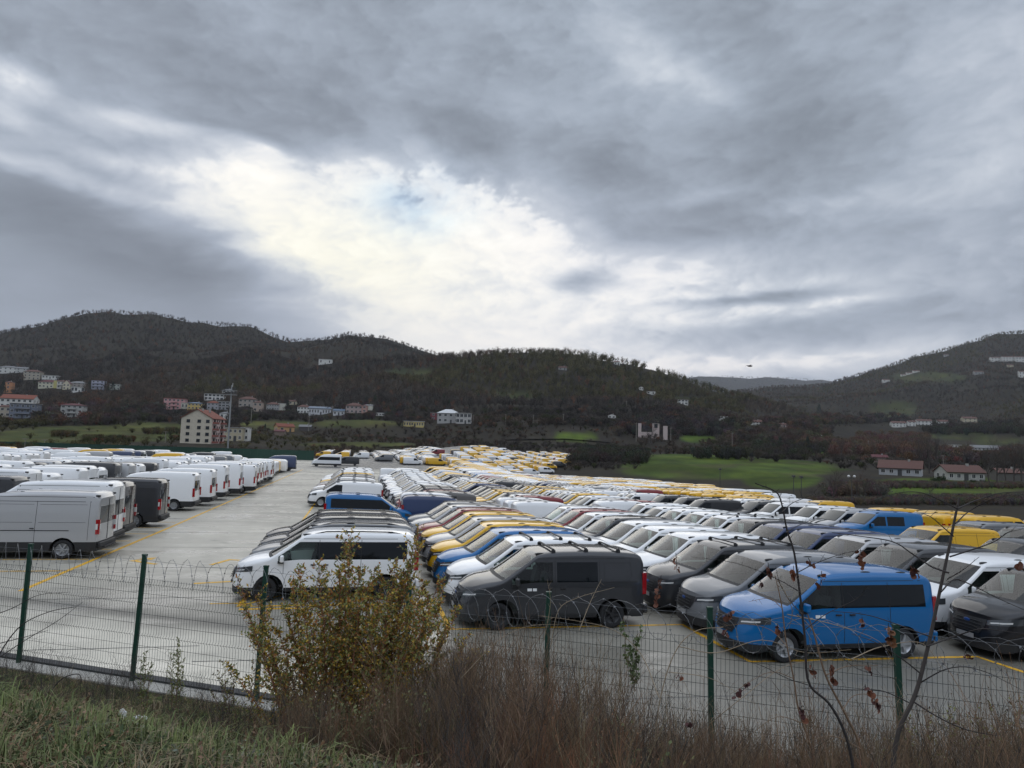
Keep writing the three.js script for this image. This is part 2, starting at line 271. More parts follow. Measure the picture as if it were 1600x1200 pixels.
// ---------------------------------------------------------------- the paved lot: worn concrete and asphalt, damp in patches
{
  const U = [], W = [];
  for (let u = -24; u < 20; u += 0.3) U.push(u); for (let u = -24.6; u > -112; u *= 1.04) U.unshift(u); for (let u = 20; u < 96; u += Math.max(0.6, (u - 19) * 0.06)) U.push(u);
  for (let v = -2; v < 46; v += 0.3) W.push(v); for (let v = 46; v < 316; v *= 1.012) W.push(v);
  const pos = [], col = [], uv = [], idx = [], keep = [];
  for (const v of W) for (const u of U) {
    const p = lotPoint(u, v, 0.0), D = -p.z, gap = D - FENCE(p.x);
    pos.push(p.x, p.y, p.z); uv.push(u / 24, v / 24); keep.push(inLot(u, v));
    const a = fbm(u * 0.07, v * 0.16, 4), b = fbm(u * 0.3 + 40, v * 0.6, 4), c = fbm(u * 1.3, v * 1.3, 3);
    const damp = smooth(-0.3, 0.35, a * 0.8 + b * 0.3);                       // stains left where water stood
    const paintedGlare = smooth(19, 29, v + b * 3); let g = lerp(lerp(0.27, 0.43, paintedGlare), lerp(0.17, 0.27, paintedGlare), damp) * (1 + b * 0.16 + c * 0.10);  // paler concrete up the aisle, with grazing glare painted into its colour
    const pale = smooth(4.8, 1.6, gap + b * 2.4 + c * 0.8 + 2.6 * smooth(-2, 4, u)) * (0.6 + 0.4 * smooth(4, -2, u));      // concrete apron by the fence
    g = lerp(g, 0.66 * (1 + b * 0.14 + c * 0.08), pale * 0.9);
    const seam = Math.exp(-(((gap - 4.6 - b * 0.5) / 0.33) ** 2)) * smooth(9, 2, u) ; g *= 1 - 0.55 * seam;
    // oil drips, tyre scrubs and mended cracks
    const drip = smooth(0.42, 0.62, fbm(u * 1.9 + 70, v * 1.1 - 9, 3)) * smooth(0.0, 0.3, noise(u * 0.33, v * 0.2 + 4)); g *= 1 - 0.38 * drip;
    if (u > -9.2 && u < -3.4) { const wob = fbm(v * 0.08, 3, 2) * 0.7; for (const t of [-7.4, -5.7]) g *= 1 - 0.16 * Math.exp(-(((u - t - wob) / 0.32) ** 2)) * (0.5 + 0.5 * noise(v * 0.4, t)); }
    let r = g * 1.07, gg = g * 1.0, bb = g * 0.84;
    if (v > 120) { const t = smooth(120, 150, v) * smooth(-14, -4, u - (v - 150) * 0.1); r = lerp(r, 0.055, t); gg = lerp(gg, 0.055, t); bb = lerp(bb, 0.058, t); }   // dark gravel apron
    col.push(r, gg, bb);
  }
  const n = U.length;
  for (let k = 0; k < W.length - 1; k++) for (let j = 0; j < n - 1; j++) { const a = k * n + j; if (keep[a] && keep[a + 1] && keep[a + n] && keep[a + n + 1]) idx.push(a, a + 1, a + n, a + 1, a + n + 1, a + n); }
  const g = new THREE.BufferGeometry(); g.setAttribute('position', new THREE.Float32BufferAttribute(pos, 3)); g.setAttribute('color', new THREE.Float32BufferAttribute(col, 3)); g.setAttribute('uv', new THREE.Float32BufferAttribute(uv, 2)); g.setIndex(idx); g.computeVertexNormals();
  const rough = dataTex(1024, (u, v) => { const a = fbm(u * 24 * 0.35, v * 24 * 0.9, 4), b = fbm(u * 24 * 1.7 + 9, v * 24 * 2.4, 4); const w = smooth(-0.12, 0.5, a + b * 0.5); const q = lerp(0.52, 0.24, w); return [q, q, q]; });
  const grit = dataTex(1024, (u, v, x, y) => { const q = 0.80 + 0.14 * hash2(x, y) + 0.10 * hash2(x >> 1, y >> 1) - 0.10 * Math.max(0, fbm(u * 60, v * 60, 3)); return [q, q, q * 0.985]; });
  const bump = dataTex(512, (u, v, x, y) => { const q = 0.5 + 0.5 * fbm(u * 90, v * 90, 3); return [q, q, q]; });
  const fine = (t, k) => { const c = t.clone(); c.repeat.set(k, k); c.needsUpdate = true; return c; };
  tag(mesh('parking_lot', g, std(rgb(1, 1, 1), 1, { vertexColors: true, map: fine(grit, 3), roughnessMap: rough, bumpMap: fine(bump, 2), bumpScale: 0.004 })), 'wide damp concrete lot where hundreds of vans stand in rows', 'parking lot', null, 'structure');
}
// painted lines and arrows, worn yellow paint 4 mm above the paving
const wornYellow = std(rgb(0.80, 0.44, 0.020), 0.6, { map: dataTex(256, (u, v, x, y) => { const q = 0.72 + 0.28 * hash2(x >> 1, y >> 1) - 0.35 * smooth(0.15, 0.5, fbm(u * 12, v * 12, 4)); return [q, q, q]; }) });
function stripe(points, width, name = 'lane_line', label = null) {                       // points in lot coordinates (u, v)
  const b = new Build(), uv = [];
  const fine = []; for (let k = 0; k < points.length - 1; k++) { const [a, p] = [points[k], points[k + 1]], len = Math.hypot(p[0] - a[0], p[1] - a[1]), n = Math.max(1, Math.ceil(len / 1.2)); for (let i = k ? 1 : 0; i <= n; i++) fine.push([lerp(a[0], p[0], i / n), lerp(a[1], p[1], i / n)]); }
  for (let k = 0; k < fine.length; k++) {
    const a = fine[Math.max(0, k - 1)], c = fine[Math.min(fine.length - 1, k + 1)], l = Math.hypot(c[0] - a[0], c[1] - a[1]), nu = -(c[1] - a[1]) / l * width / 2, nv = (c[0] - a[0]) / l * width / 2;
    for (const s of [-1, 1]) { const p = lotPoint(fine[k][0] + s * nu, fine[k][1] + s * nv, 0.005); b.vert(p.x, p.y, p.z); uv.push(p.x / 2, p.z / 2); }
    if (k) { const q = k * 2; b.quad(q - 2, q, q + 1, q - 1); }
  }
  const g = b.geometry; g.setAttribute('uv', new THREE.Float32BufferAttribute(uv, 2));
  const nn = g.attributes.normal; if (nn.getY(0) < 0) { const ix = g.index.array; for (let k = 0; k < ix.length; k += 3) { const t = ix[k + 1]; ix[k + 1] = ix[k + 2]; ix[k + 2] = t; } g.computeVertexNormals(); }
  return tag(mesh(name, g, wornYellow), label, 'road marking', null, 'structure');
}
stripe([[-9.55, 24], [-9.4, 40], [-9.3, 130]], 0.16, 'lane_line', 'long yellow line along the tails of the tall vans');
stripe([[-3.05, 21.45], [-3.05, 120]], 0.13, 'lane_line', 'yellow line along the noses of the first column of smaller vans');
stripe([[-2.05, 22.9], [-3.1, 21.5], [2.5, 21.45], [2.5, 18.5], [8.85, 18.4], [8.9, 15.05], [14.75, 14.8], [14.9, 11.7], [22, 11.5]], 0.13, 'bay_line', 'stepped yellow line around the nearest parking bays');
stripe([[-3.0, 21.15], [-1.4, 21.15]], 0.16, 'bay_line', 'short thick yellow bar beside the nose of the white minivan');
stripe([[-3.9, 21.9], [-2.9, 21.9]], 0.10, 'bay_line', 'thin yellow stub left of the white minivan nose');
for (const [v, u0] of [[27.4, -17], [29.9, -22], [32.5, -20], [35.1, -16], [37.7, -16], [40.3, -16], [43, -16]]) stripe([[u0, v], [-9.7, v]], 0.11, 'bay_line', `yellow bay line between tall vans, ${v < 28 ? 'nearest the fence' : v < 31 ? 'beside the silver van' : 'deeper in the row'}`);
function arrow(u, v, turn, bend, label) {
  const b = new Build(), c = Math.cos(turn), s = Math.sin(turn), uv = [];
  const put = (x, y) => { const p = lotPoint(u + x * c - y * s, v + x * s + y * c, 0.006); uv.push(p.x / 2, p.z / 2); return b.vert(p.x, p.y, p.z); };
  const quad = (...q) => b.quad(...q.map(([x, y]) => put(x, y)));
  quad([-0.09, -1.1], [0.09, -1.1], [0.09, 0.3], [-0.09, 0.3]);
  if (bend) { quad([0.09, 0.12], [0.5, 0.12], [0.5, 0.3], [0.09, 0.3]); b.tri(put(0.5, -0.14), put(1.0, 0.21), put(0.5, 0.56)); }
  else b.tri(put(-0.3, 0.3), put(0.3, 0.3), put(0, 1.0));
  const g = b.geometry; g.setAttribute('uv', new THREE.Float32BufferAttribute(uv, 2)); if (g.attributes.normal.getY(0) < 0) { const ix = g.index.array; for (let k = 0; k < ix.length; k += 3) { const t = ix[k + 1]; ix[k + 1] = ix[k + 2]; ix[k + 2] = t; } g.computeVertexNormals(); }
  tag(mesh('painted_arrow', g, wornYellow), label, 'road marking', null, 'structure');
}
arrow(-4.75, 29.6, -0.35, true, 'bent yellow arrow on the aisle before the black vans');
arrow(-7.9, 29.4, 0.9, true, 'yellow arrow on the aisle beside the silver tall van');
arrow(-3.9, 25.2, -1.3, false, 'yellow arrow close to the nose of the white minivan');

// joints between the concrete slabs, sealed with dark bitumen
{
  const seal = std(rgb(0.12, 0.115, 0.105), 0.8), root = new THREE.Group(); root.name = 'slab_joints'; scene.add(root); tag(root, 'dark sealed joints between concrete slabs of the open aisle', 'slab joints', null, 'structure');
  const strip1 = (a, c) => { const b = new Build(), n = 14, len = Math.hypot(c[0] - a[0], c[1] - a[1]), nu = -(c[1] - a[1]) / len * 0.02, nv = (c[0] - a[0]) / len * 0.02; for (let k = 0; k <= n; k++) { const w = (hash2(k, Math.round(a[1] * 10)) - 0.5) * 0.05, u = lerp(a[0], c[0], k / n) + w * nu * 50, v = lerp(a[1], c[1], k / n) + w * nv * 50; for (const s of [1, -1]) { const p = lotPoint(u + s * nu, v + s * nv, 0.0035); b.vert(p.x, p.y, p.z); } if (k) b.quad(k * 2 - 2, k * 2 - 1, k * 2 + 1, k * 2); } mesh('joint', b.geometry, seal, root); };
  for (let v = 17.6; v < 60; v += 5.2) strip1([-9.2, v], [-3.3, v]);
  strip1([-9.2, 19], [-18, 19.6]); strip1([2.6, 13.2], [8.6, 13]); strip1([8.9, 10.4], [14.6, 10.2]); strip1([-3.2, 16.4], [2.4, 16.2]);
}

// ---------------------------------------------------------------- vans
const paintOf = (r, g, b, metal = 0) => new THREE.MeshPhysicalMaterial({ color: rgb(r, g, b), roughness: metal ? 0.38 : 0.45, metalness: metal, specularIntensity: 0.35, clearcoat: 0.8, clearcoatRoughness: 0.05 });
const PAINT = { white: paintOf(0.80, 0.80, 0.79), yellow: paintOf(0.72, 0.40, 0.008), blue: paintOf(0.0, 0.115, 0.32), 'dark grey': paintOf(0.034, 0.035, 0.038), 'mid grey': paintOf(0.16, 0.165, 0.17), silver: paintOf(0.42, 0.42, 0.42, 0.25), black: paintOf(0.010, 0.010, 0.012), navy: paintOf(0.022, 0.040, 0.105), 'dark red': paintOf(0.19, 0.010, 0.014), 'brown grey': paintOf(0.10, 0.09, 0.085) };
const GLASS = { clear: new THREE.MeshPhysicalMaterial({ color: rgb(0.60, 0.70, 0.65), roughness: 0.02, transmission: 1, thickness: 0, ior: 1.52 }), dark: new THREE.MeshPhysicalMaterial({ color: rgb(0.006, 0.008, 0.010), roughness: 0.04, ior: 1.4 }), grey: std(rgb(0.05, 0.055, 0.06), 0.06), screen: std(rgb(0.022, 0.028, 0.027), 0.03) };
const BLACK = std(rgb(0.018, 0.018, 0.019), 0.6), TYRE = std(rgb(0.016, 0.016, 0.017), 0.85), RUBBER = std(rgb(0.012, 0.012, 0.012), 0.7), CHROME = std(rgb(0.55, 0.56, 0.58), 0.28, { metalness: 0.8 }), ALLOY = std(rgb(0.42, 0.43, 0.44), 0.35, { metalness: 0.6 }), SEAT = std(rgb(0.03, 0.03, 0.033), 0.9), CABIN = std(rgb(0.045, 0.045, 0.048), 0.85), PAPER = std(rgb(0.78, 0.78, 0.76), 0.7), REDLENS = new THREE.MeshPhysicalMaterial({ color: rgb(0.33, 0.006, 0.010), roughness: 0.12, clearcoat: 1 }), CLEARLENS = std(rgb(0.62, 0.62, 0.60), 0.15), LAMPGLASS = new THREE.MeshPhysicalMaterial({ color: rgb(0.05, 0.055, 0.06), roughness: 0.08, clearcoat: 1 }), BADGE = std(rgb(0.02, 0.07, 0.25), 0.3), AMBER = std(rgb(0.5, 0.12, 0.01), 0.3);

// The shape of a kind of van. s runs back from the nose, y up, z out to the sides.
function vanShape(o) {
  const top = table(o.top), half = table(o.plan), L = o.L, H = o.H, arches = [o.axle, o.axle + o.base];
  const yTop = (s) => (top(Math.max(0, s - 0.03)) + top(Math.min(L, s + 0.03)) + 2 * top(s)) / 4;
  const rc = (s) => lerp(lerp(0.11, 0.06, smooth(0.7, 1.1, s)), o.round, smooth(o.glassTop - 0.1, o.glassTop + 0.5, s));
  const yBot = (s) => { let y = lerp(0.20, 0.29, smooth(0.2, 0.6, s)); for (const a of arches) { const d = Math.abs(s - a); if (d < o.arch) y = Math.max(y, o.wheel + Math.sqrt(o.arch ** 2 - d * d)); } return y; };
  const zSide = (s, y) => { const k = y < 0.55 ? 1 - 0.035 * ((0.55 - y) / 0.3) ** 2 : y < o.belt ? 1 + 0.008 * Math.sin((y - 0.55) / (o.belt - 0.55) * Math.PI) : 1 - o.tumble * Math.pow((y - o.belt) / (H - o.belt), 1.2); return half(s) * k; };
  const place = (s, y, z) => {
    const w = half(s), f = (z / w) ** 2, fade = 1 - smooth(1.1, o.glassTop + 0.7, s), back = smooth(L - 0.5, L, s);
    const lean = 0.13 * smooth(0.55, 1.05, y) * (1 - smooth(0.0, 0.7, s));
    return V(L / 2 - (s + 0.15 * f * fade - 0.06 * f * back + lean), y, z);
  };
  return { ...o, yTop, yBot, rc, zSide, place, half, arches };
}
// The skin as a grid of stations by section points; every cell belongs to one part.
function skin(q, detail, tagOf) {
  const st = new Set(detail > 1 ? [0, 0.03, 0.08, 0.16, 0.28, 0.42, 0.58, 0.75, 0.9] : detail ? [0, 0.06, 0.2, 0.5, 0.8] : [0, 0.12, 0.55]);
  for (const s of q.cuts) st.add(s);
  if (detail) { for (const a of q.arches) for (let k = -5; k <= 5; k++) st.add(+(a + q.arch * Math.sin(k / 5 * Math.PI / 2)).toFixed(3)); const step = detail > 1 ? 0.22 : 0.5; for (let s = 1; s < q.L - 0.1; s += step) st.add(+s.toFixed(3)); }
  for (const b of detail > 1 ? [0.02, 0.06, 0.13, 0.25, 0.4] : detail ? [0.04, 0.15] : [0.1]) st.add(+(q.L - b).toFixed(3)); st.add(q.L);
  const S = [...st].sort((a, b) => a - b).filter((s, k, all) => !k || s - all[k - 1] > 0.008);
  const levels = detail ? q.levels : [q.levels[1], q.levels[3]], winF = detail ? [0.12, 0.5, 0.88, 1] : [0.1, 1], arcN = detail > 1 ? 4 : 2, roofN = detail > 1 ? 4 : detail ? 2 : 1;
  const section = (s) => {
    const T = q.yTop(s), r = Math.min(q.rc(s), T * 0.2), b0 = detail ? q.yBot(s) : 0.34, edge = T - r, belt = Math.min(q.belt, edge), wt = Math.max(belt, Math.min(q.wtop, edge - 0.03)), out = [];
    out.push([Math.min(b0, edge), 0]); for (const l of levels) out.push([Math.min(Math.max(b0, l), belt), 0]); out.push([Math.min(Math.max(b0, belt), edge), 0]);
    for (const f of winF) out.push([Math.max(b0, lerp(belt, wt, f)), 0]);
    out.push([Math.max(edge, b0), 0]);
    for (const p of out) p[1] = q.zSide(s, p[0]);
    const ze = q.zSide(s, edge), cr = lerp(0.035, 0.02, smooth(0.8, 1.2, s));
    for (let k = 1; k <= arcN; k++) { const a = k / arcN * Math.PI / 2; out.push([edge + Math.sin(a) * r, ze - (1 - Math.cos(a)) * r * 1.3]); }
    const zi = ze - r * 1.3; for (let k = 1; k <= roofN; k++) { const z = zi * (1 - k / roofN); out.push([T + cr * (1 - (z / zi) ** 2), z]); }
    return out;
  };
  const nL = levels.length + 1, nW = winF.length, zones = []; // zone of each strip between section points
  for (let k = 0; k < nL; k++) zones.push(['low', k]); for (let k = 0; k < nW; k++) zones.push(['win', k]); zones.push(['cant', 0]); for (let k = 0; k < arcN; k++) zones.push(['arc', k]); for (let k = 0; k < roofN; k++) zones.push(['top', k]);
  const parts = {}, P = [], N = zones.length + 1;
  const sec = S.map(section), grid = S.map((s, i) => { const row = []; for (const side of [1, -1]) for (const [y, z] of sec[i]) row.push(q.place(s, y, z * side)); return row; });
  // smooth normals over the whole skin come from one indexed grid
  const all = new Build(); grid.forEach((row) => row.forEach((p) => all.vert(p.x, p.y, p.z)));
  const W2 = N * 2, cells = [];
  const good = (a, b, c, d) => { const pa = V().fromArray(all.p, a * 3), pb = V().fromArray(all.p, b * 3), pc = V().fromArray(all.p, c * 3), pd = V().fromArray(all.p, d * 3); return pb.sub(pa).cross(pc.clone().sub(pa)).length() + pd.sub(pa).cross(pc.sub(pa)).length() > 1e-5; };
  for (let i = 0; i < S.length - 1; i++) for (let h = 0; h < 2; h++) for (let k = 0; k < N - 1; k++) {
    const a = i * W2 + h * N + k, b = a + 1, c = a + W2, d = c + 1;
    if (!good(a, c, d, b)) continue;
    const y = (sec[i][k][0] + sec[i][k + 1][0] + sec[i + 1][k][0] + sec[i + 1][k + 1][0]) / 4, t = tagOf((S[i] + S[i + 1]) / 2, y, ...zones[k], (sec[i][k][1] + sec[i][k + 1][1]) / 2);
    cells.push([h ? [a, b, d, c] : [a, c, d, b], t]);
  }
  // nose and tail closings
  const colF = detail ? [-0.86, -0.45, 0, 0.45, 0.86] : [-0.8, 0, 0.8];
  for (const i of [0, S.length - 1]) {
    const id = []; for (let k = 0; k < N; k++) { const row = [i * W2 + N + k]; for (const f of colF) { const p = q.place(S[i], sec[i][k][0], sec[i][k][1] * f); row.push(all.vert(p.x, p.y, p.z)); } row.push(i * W2 + k); id.push(row); }
    for (let k = 0; k < N - 1; k++) for (let c = 0; c < id[0].length - 1; c++) {
      const quad = [id[k][c], id[k][c + 1], id[k + 1][c + 1], id[k + 1][c]]; if (!good(...quad)) continue;
      const y = (sec[i][k][0] + sec[i][k + 1][0]) / 2, z = ((colF[c - 1] ?? -1) + (colF[c] ?? 1)) / 2;
      cells.push([i ? quad.reverse() : quad, tagOf(i ? q.L + 1 : -1, y, ...zones[k], z)]);
    }
  }
  for (const [c] of cells) all.quad(...c);
  const whole = all.geometry; whole.deleteAttribute('normal');
  const normals = toCreasedNormals(mergeVertices(whole, 1e-4), 0.62);
  // pull the cells of each part out of the creased geometry (6 corners per cell, in order)
  const gp = normals.attributes.position.array, gn = normals.attributes.normal.array;
  const full = gp.length / 18 === cells.length;
  const out = {};
  cells.forEach(([c, t], k) => {
    if (!t) return; const o = out[t] ??= { p: [], n: [] };
    if (full) for (let j = k * 18; j < k * 18 + 18; j++) { o.p.push(gp[j]); o.n.push(gn[j]); }
  });
  for (const t in out) { const g = new THREE.BufferGeometry(); g.setAttribute('position', new THREE.Float32BufferAttribute(out[t].p, 3)); g.setAttribute('normal', new THREE.Float32BufferAttribute(out[t].n, 3)); parts[t] = g; }
  return parts;
}
const smallVan = (long) => {
  const L = long ? 5.42 : 5.05, base = long ? 3.47 : 3.1;
  return vanShape({ L, H: 1.98, axle: 0.99, base, wheel: 0.345, arch: 0.43, belt: 1.13, wtop: 1.70, tumble: 0.145, round: 0.12, glassTop: 1.98, levels: [0.40, 0.58, 0.74, 0.90, 1.03],
    top: [[0, 0.97], [0.05, 1.00], [0.2, 1.085], [0.5, 1.16], [0.9, 1.225], [1.02, 1.25], [1.98, 1.85], [2.2, 1.915], [2.6, 1.95], [3.4, 1.965], [L - 0.7, 1.945], [L - 0.22, 1.90], [L - 0.06, 1.83], [L, 1.70]],
    plan: [[0, 0.66], [0.03, 0.74], [0.08, 0.81], [0.16, 0.87], [0.28, 0.92], [0.5, 0.965], [0.9, 0.99], [1.5, 1.0], [L - 0.5, 0.995], [L - 0.15, 0.975], [L - 0.04, 0.94], [L, 0.90]],
    cuts: [1.0, 1.09, 1.22, 1.5, 1.92, 2.02, 2.45, 2.56, 3.68, 3.78, L - 0.62, L - 0.32], screen: [1.09, 1.92], cowl: [1.0, 1.09], cab: [1.22, 2.45], mid: [2.56, 3.68], rear: [3.78, L - 0.32] });
};
// a second make: longer bonnet, rounder roof, lower build
const altVan = (long) => {
  const q = smallVan(long), L = q.L;
  return vanShape({ ...q, H: 1.93, belt: 1.10, wtop: 1.66, tumble: 0.115, round: 0.16, axle: 0.95, base: q.base - 0.05,
    top: [[0, 0.90], [0.05, 0.95], [0.25, 1.06], [0.7, 1.15], [1.02, 1.21], [1.98, 1.79], [2.25, 1.87], [2.9, 1.92], [L - 0.8, 1.91], [L - 0.2, 1.87], [L - 0.05, 1.80], [L, 1.66]],
    plan: [[0, 0.58], [0.03, 0.68], [0.08, 0.76], [0.16, 0.83], [0.28, 0.89], [0.5, 0.94], [0.9, 0.965], [1.5, 0.975], [L - 0.5, 0.97], [L - 0.15, 0.955], [L - 0.04, 0.93], [L, 0.90]] });
};
const tallVan = (H, L = 5.95) => vanShape({ L, H, axle: 1.02, base: L - 2.2, wheel: 0.36, arch: 0.44, belt: 1.30, wtop: 1.95, tumble: 0.10 + (H - 2.5) * 0.08, round: 0.15, glassTop: 1.75, levels: [0.44, 0.64, 0.86, 1.02, 1.16],
  top: [[0, 1.02], [0.06, 1.06], [0.25, 1.18], [0.7, 1.36], [0.9, 1.42], [1.72, 2.12], [2.0, 2.30], [2.5, H - 0.10], [3.2, H - 0.02], [4.2, H], [L - 0.3, H - 0.03], [L - 0.1, H - 0.10], [L, H - 0.26]],
  plan: [[0, 0.72], [0.04, 0.80], [0.1, 0.87], [0.25, 0.95], [0.6, 1.0], [1.2, 1.03], [L - 0.4, 1.03], [L - 0.08, 1.005], [L, 0.96]],
  cuts: [0.9, 1.0, 1.1, 1.4, 1.7, 2.35, 2.48, 3.75, 3.85, L - 0.55, L - 0.3], screen: [1.0, 1.7], cowl: [0.9, 1.0], cab: [1.1, 2.35], mid: [2.48, 3.75], rear: [3.85, L - 0.3] });
// which part a cell of the skin belongs to; windows: 0 panel van, 1 second row glazed, 2 glazed to the back
const tagger = (q, windows, tall, rearGlass) => (s, y, zone, k, z) => {
  if (s < 0) return y < 0.40 ? 'lower_trim' : 'body';
  if (s > q.L) return zone === 'low' && y < (tall ? 0.66 : 0.5) ? 'lower_trim' : zone === 'win' && Math.abs(z) < 0.86 && rearGlass ? 'rear_window' : 'body';
  if (zone === 'top' || zone === 'arc') { if (zone === 'top' && s > q.screen[0] && s < q.screen[1]) return 'windscreen'; if (zone === 'top' && s > q.cowl[0] && s < q.cowl[1]) return 'lower_trim'; return 'body'; }
  if (zone === 'win' && k > 0 || zone === 'win' && q.coarse) {
    if (s > q.cab[0] && s < q.cab[1]) return k < 3 || s < q.screen[1] ? 'cab_window' : 'cab_window';
    if (windows && s > q.mid[0] && s < q.mid[1]) return 'side_window';
    if (windows > 1 && s > q.mid[0] && s < q.rear[1]) return s > q.mid[1] && s < q.rear[0] ? 'pillar_trim' : 'side_window';
    if (windows > 1 && s > q.cab[1] && s < q.mid[0]) return 'pillar_trim';
  }
  if (zone === 'low' && (y < 0.42 || (tall && y < 0.66))) return s < 0.28 && y > 0.42 ? 'body' : 'lower_trim';
  return 'body';
};
// a strip of skin lying a little proud of a side: points (s, y), drawn as a ribbon of given width
function ribbon(b, q, pts, width, proud, side) {
  const n = pts.length; let prev = null;
  for (let k = 0; k < n; k++) {
    const a = pts[Math.max(0, k - 1)], c = pts[Math.min(n - 1, k + 1)], l = Math.hypot(c[0] - a[0], c[1] - a[1]) || 1, ns = -(c[1] - a[1]) / l * width / 2, ny = (c[0] - a[0]) / l * width / 2, row = [];
    for (const e of [-1, 1]) { const s = pts[k][0] + e * ns, y = pts[k][1] + e * ny, p = q.place(s, y, (q.zSide(s, y) + proud) * side); row.push(b.vert(p.x, p.y, p.z)); }
    if (prev) side > 0 ? b.quad(prev[0], row[0], row[1], prev[1]) : b.quad(prev[1], row[1], row[0], prev[0]); prev = row;
  }
}
const line = (a, b, n = 6) => Array.from({ length: n + 1 }, (_, k) => [lerp(a[0], b[0], k / n), lerp(a[1], b[1], k / n)]);
// wheel: tyre, and a rim with a dished face, spokes and nuts; axis along z, outer face at +z
const wheelGeo = (() => {
  const make = (r, seg) => {
    const prof = [[r * 0.64, -0.11], [r * 0.90, -0.115], [r * 0.985, -0.085], [r, 0], [r * 0.985, 0.085], [r * 0.90, 0.115], [r * 0.66, 0.108], [r * 0.64, 0.09]].map(([a, b]) => new THREE.Vector2(a, b));
    return new THREE.LatheGeometry(prof, seg).rotateX(Math.PI / 2);
  };
  const rim = (r, n, seg) => {
    const dish = new THREE.LatheGeometry([[r * 0.67, 0.085], [r * 0.63, 0.095], [r * 0.58, 0.04], [r * 0.2, 0.03], [0.0001, 0.03]].map(([a, b]) => new THREE.Vector2(a, b)), seg).rotateX(Math.PI / 2);
    const list = [dish.toNonIndexed()];
    for (let k = 0; k < n; k++) { const s = new THREE.BoxGeometry(r * 0.55, r * 0.15, 0.035).translate(r * 0.36, 0, 0.075).rotateZ(k / n * 6.2832); list.push(s.toNonIndexed()); }
    list.push(new THREE.CylinderGeometry(r * 0.17, r * 0.19, 0.05, 12).rotateX(Math.PI / 2).translate(0, 0, 0.075).toNonIndexed());
    return mergeGeometries(list);
  };
  const dark = (r) => new THREE.CircleGeometry(r * 0.62, 16).translate(0, 0, 0.05);
  return { tyre: make(0.345, 26), rim: rim(0.345, 5, 24), tyreTall: make(0.36, 26), rimTall: rim(0.36, 6, 24), tyreFew: make(0.345, 12), rimFew: rim(0.345, 5, 10), dark: dark(0.345) };
})();
const RIMS = { alloy: ALLOY, steel: std(rgb(0.32, 0.325, 0.33), 0.45, { metalness: 0.5 }), black: std(rgb(0.02, 0.02, 0.022), 0.4) };
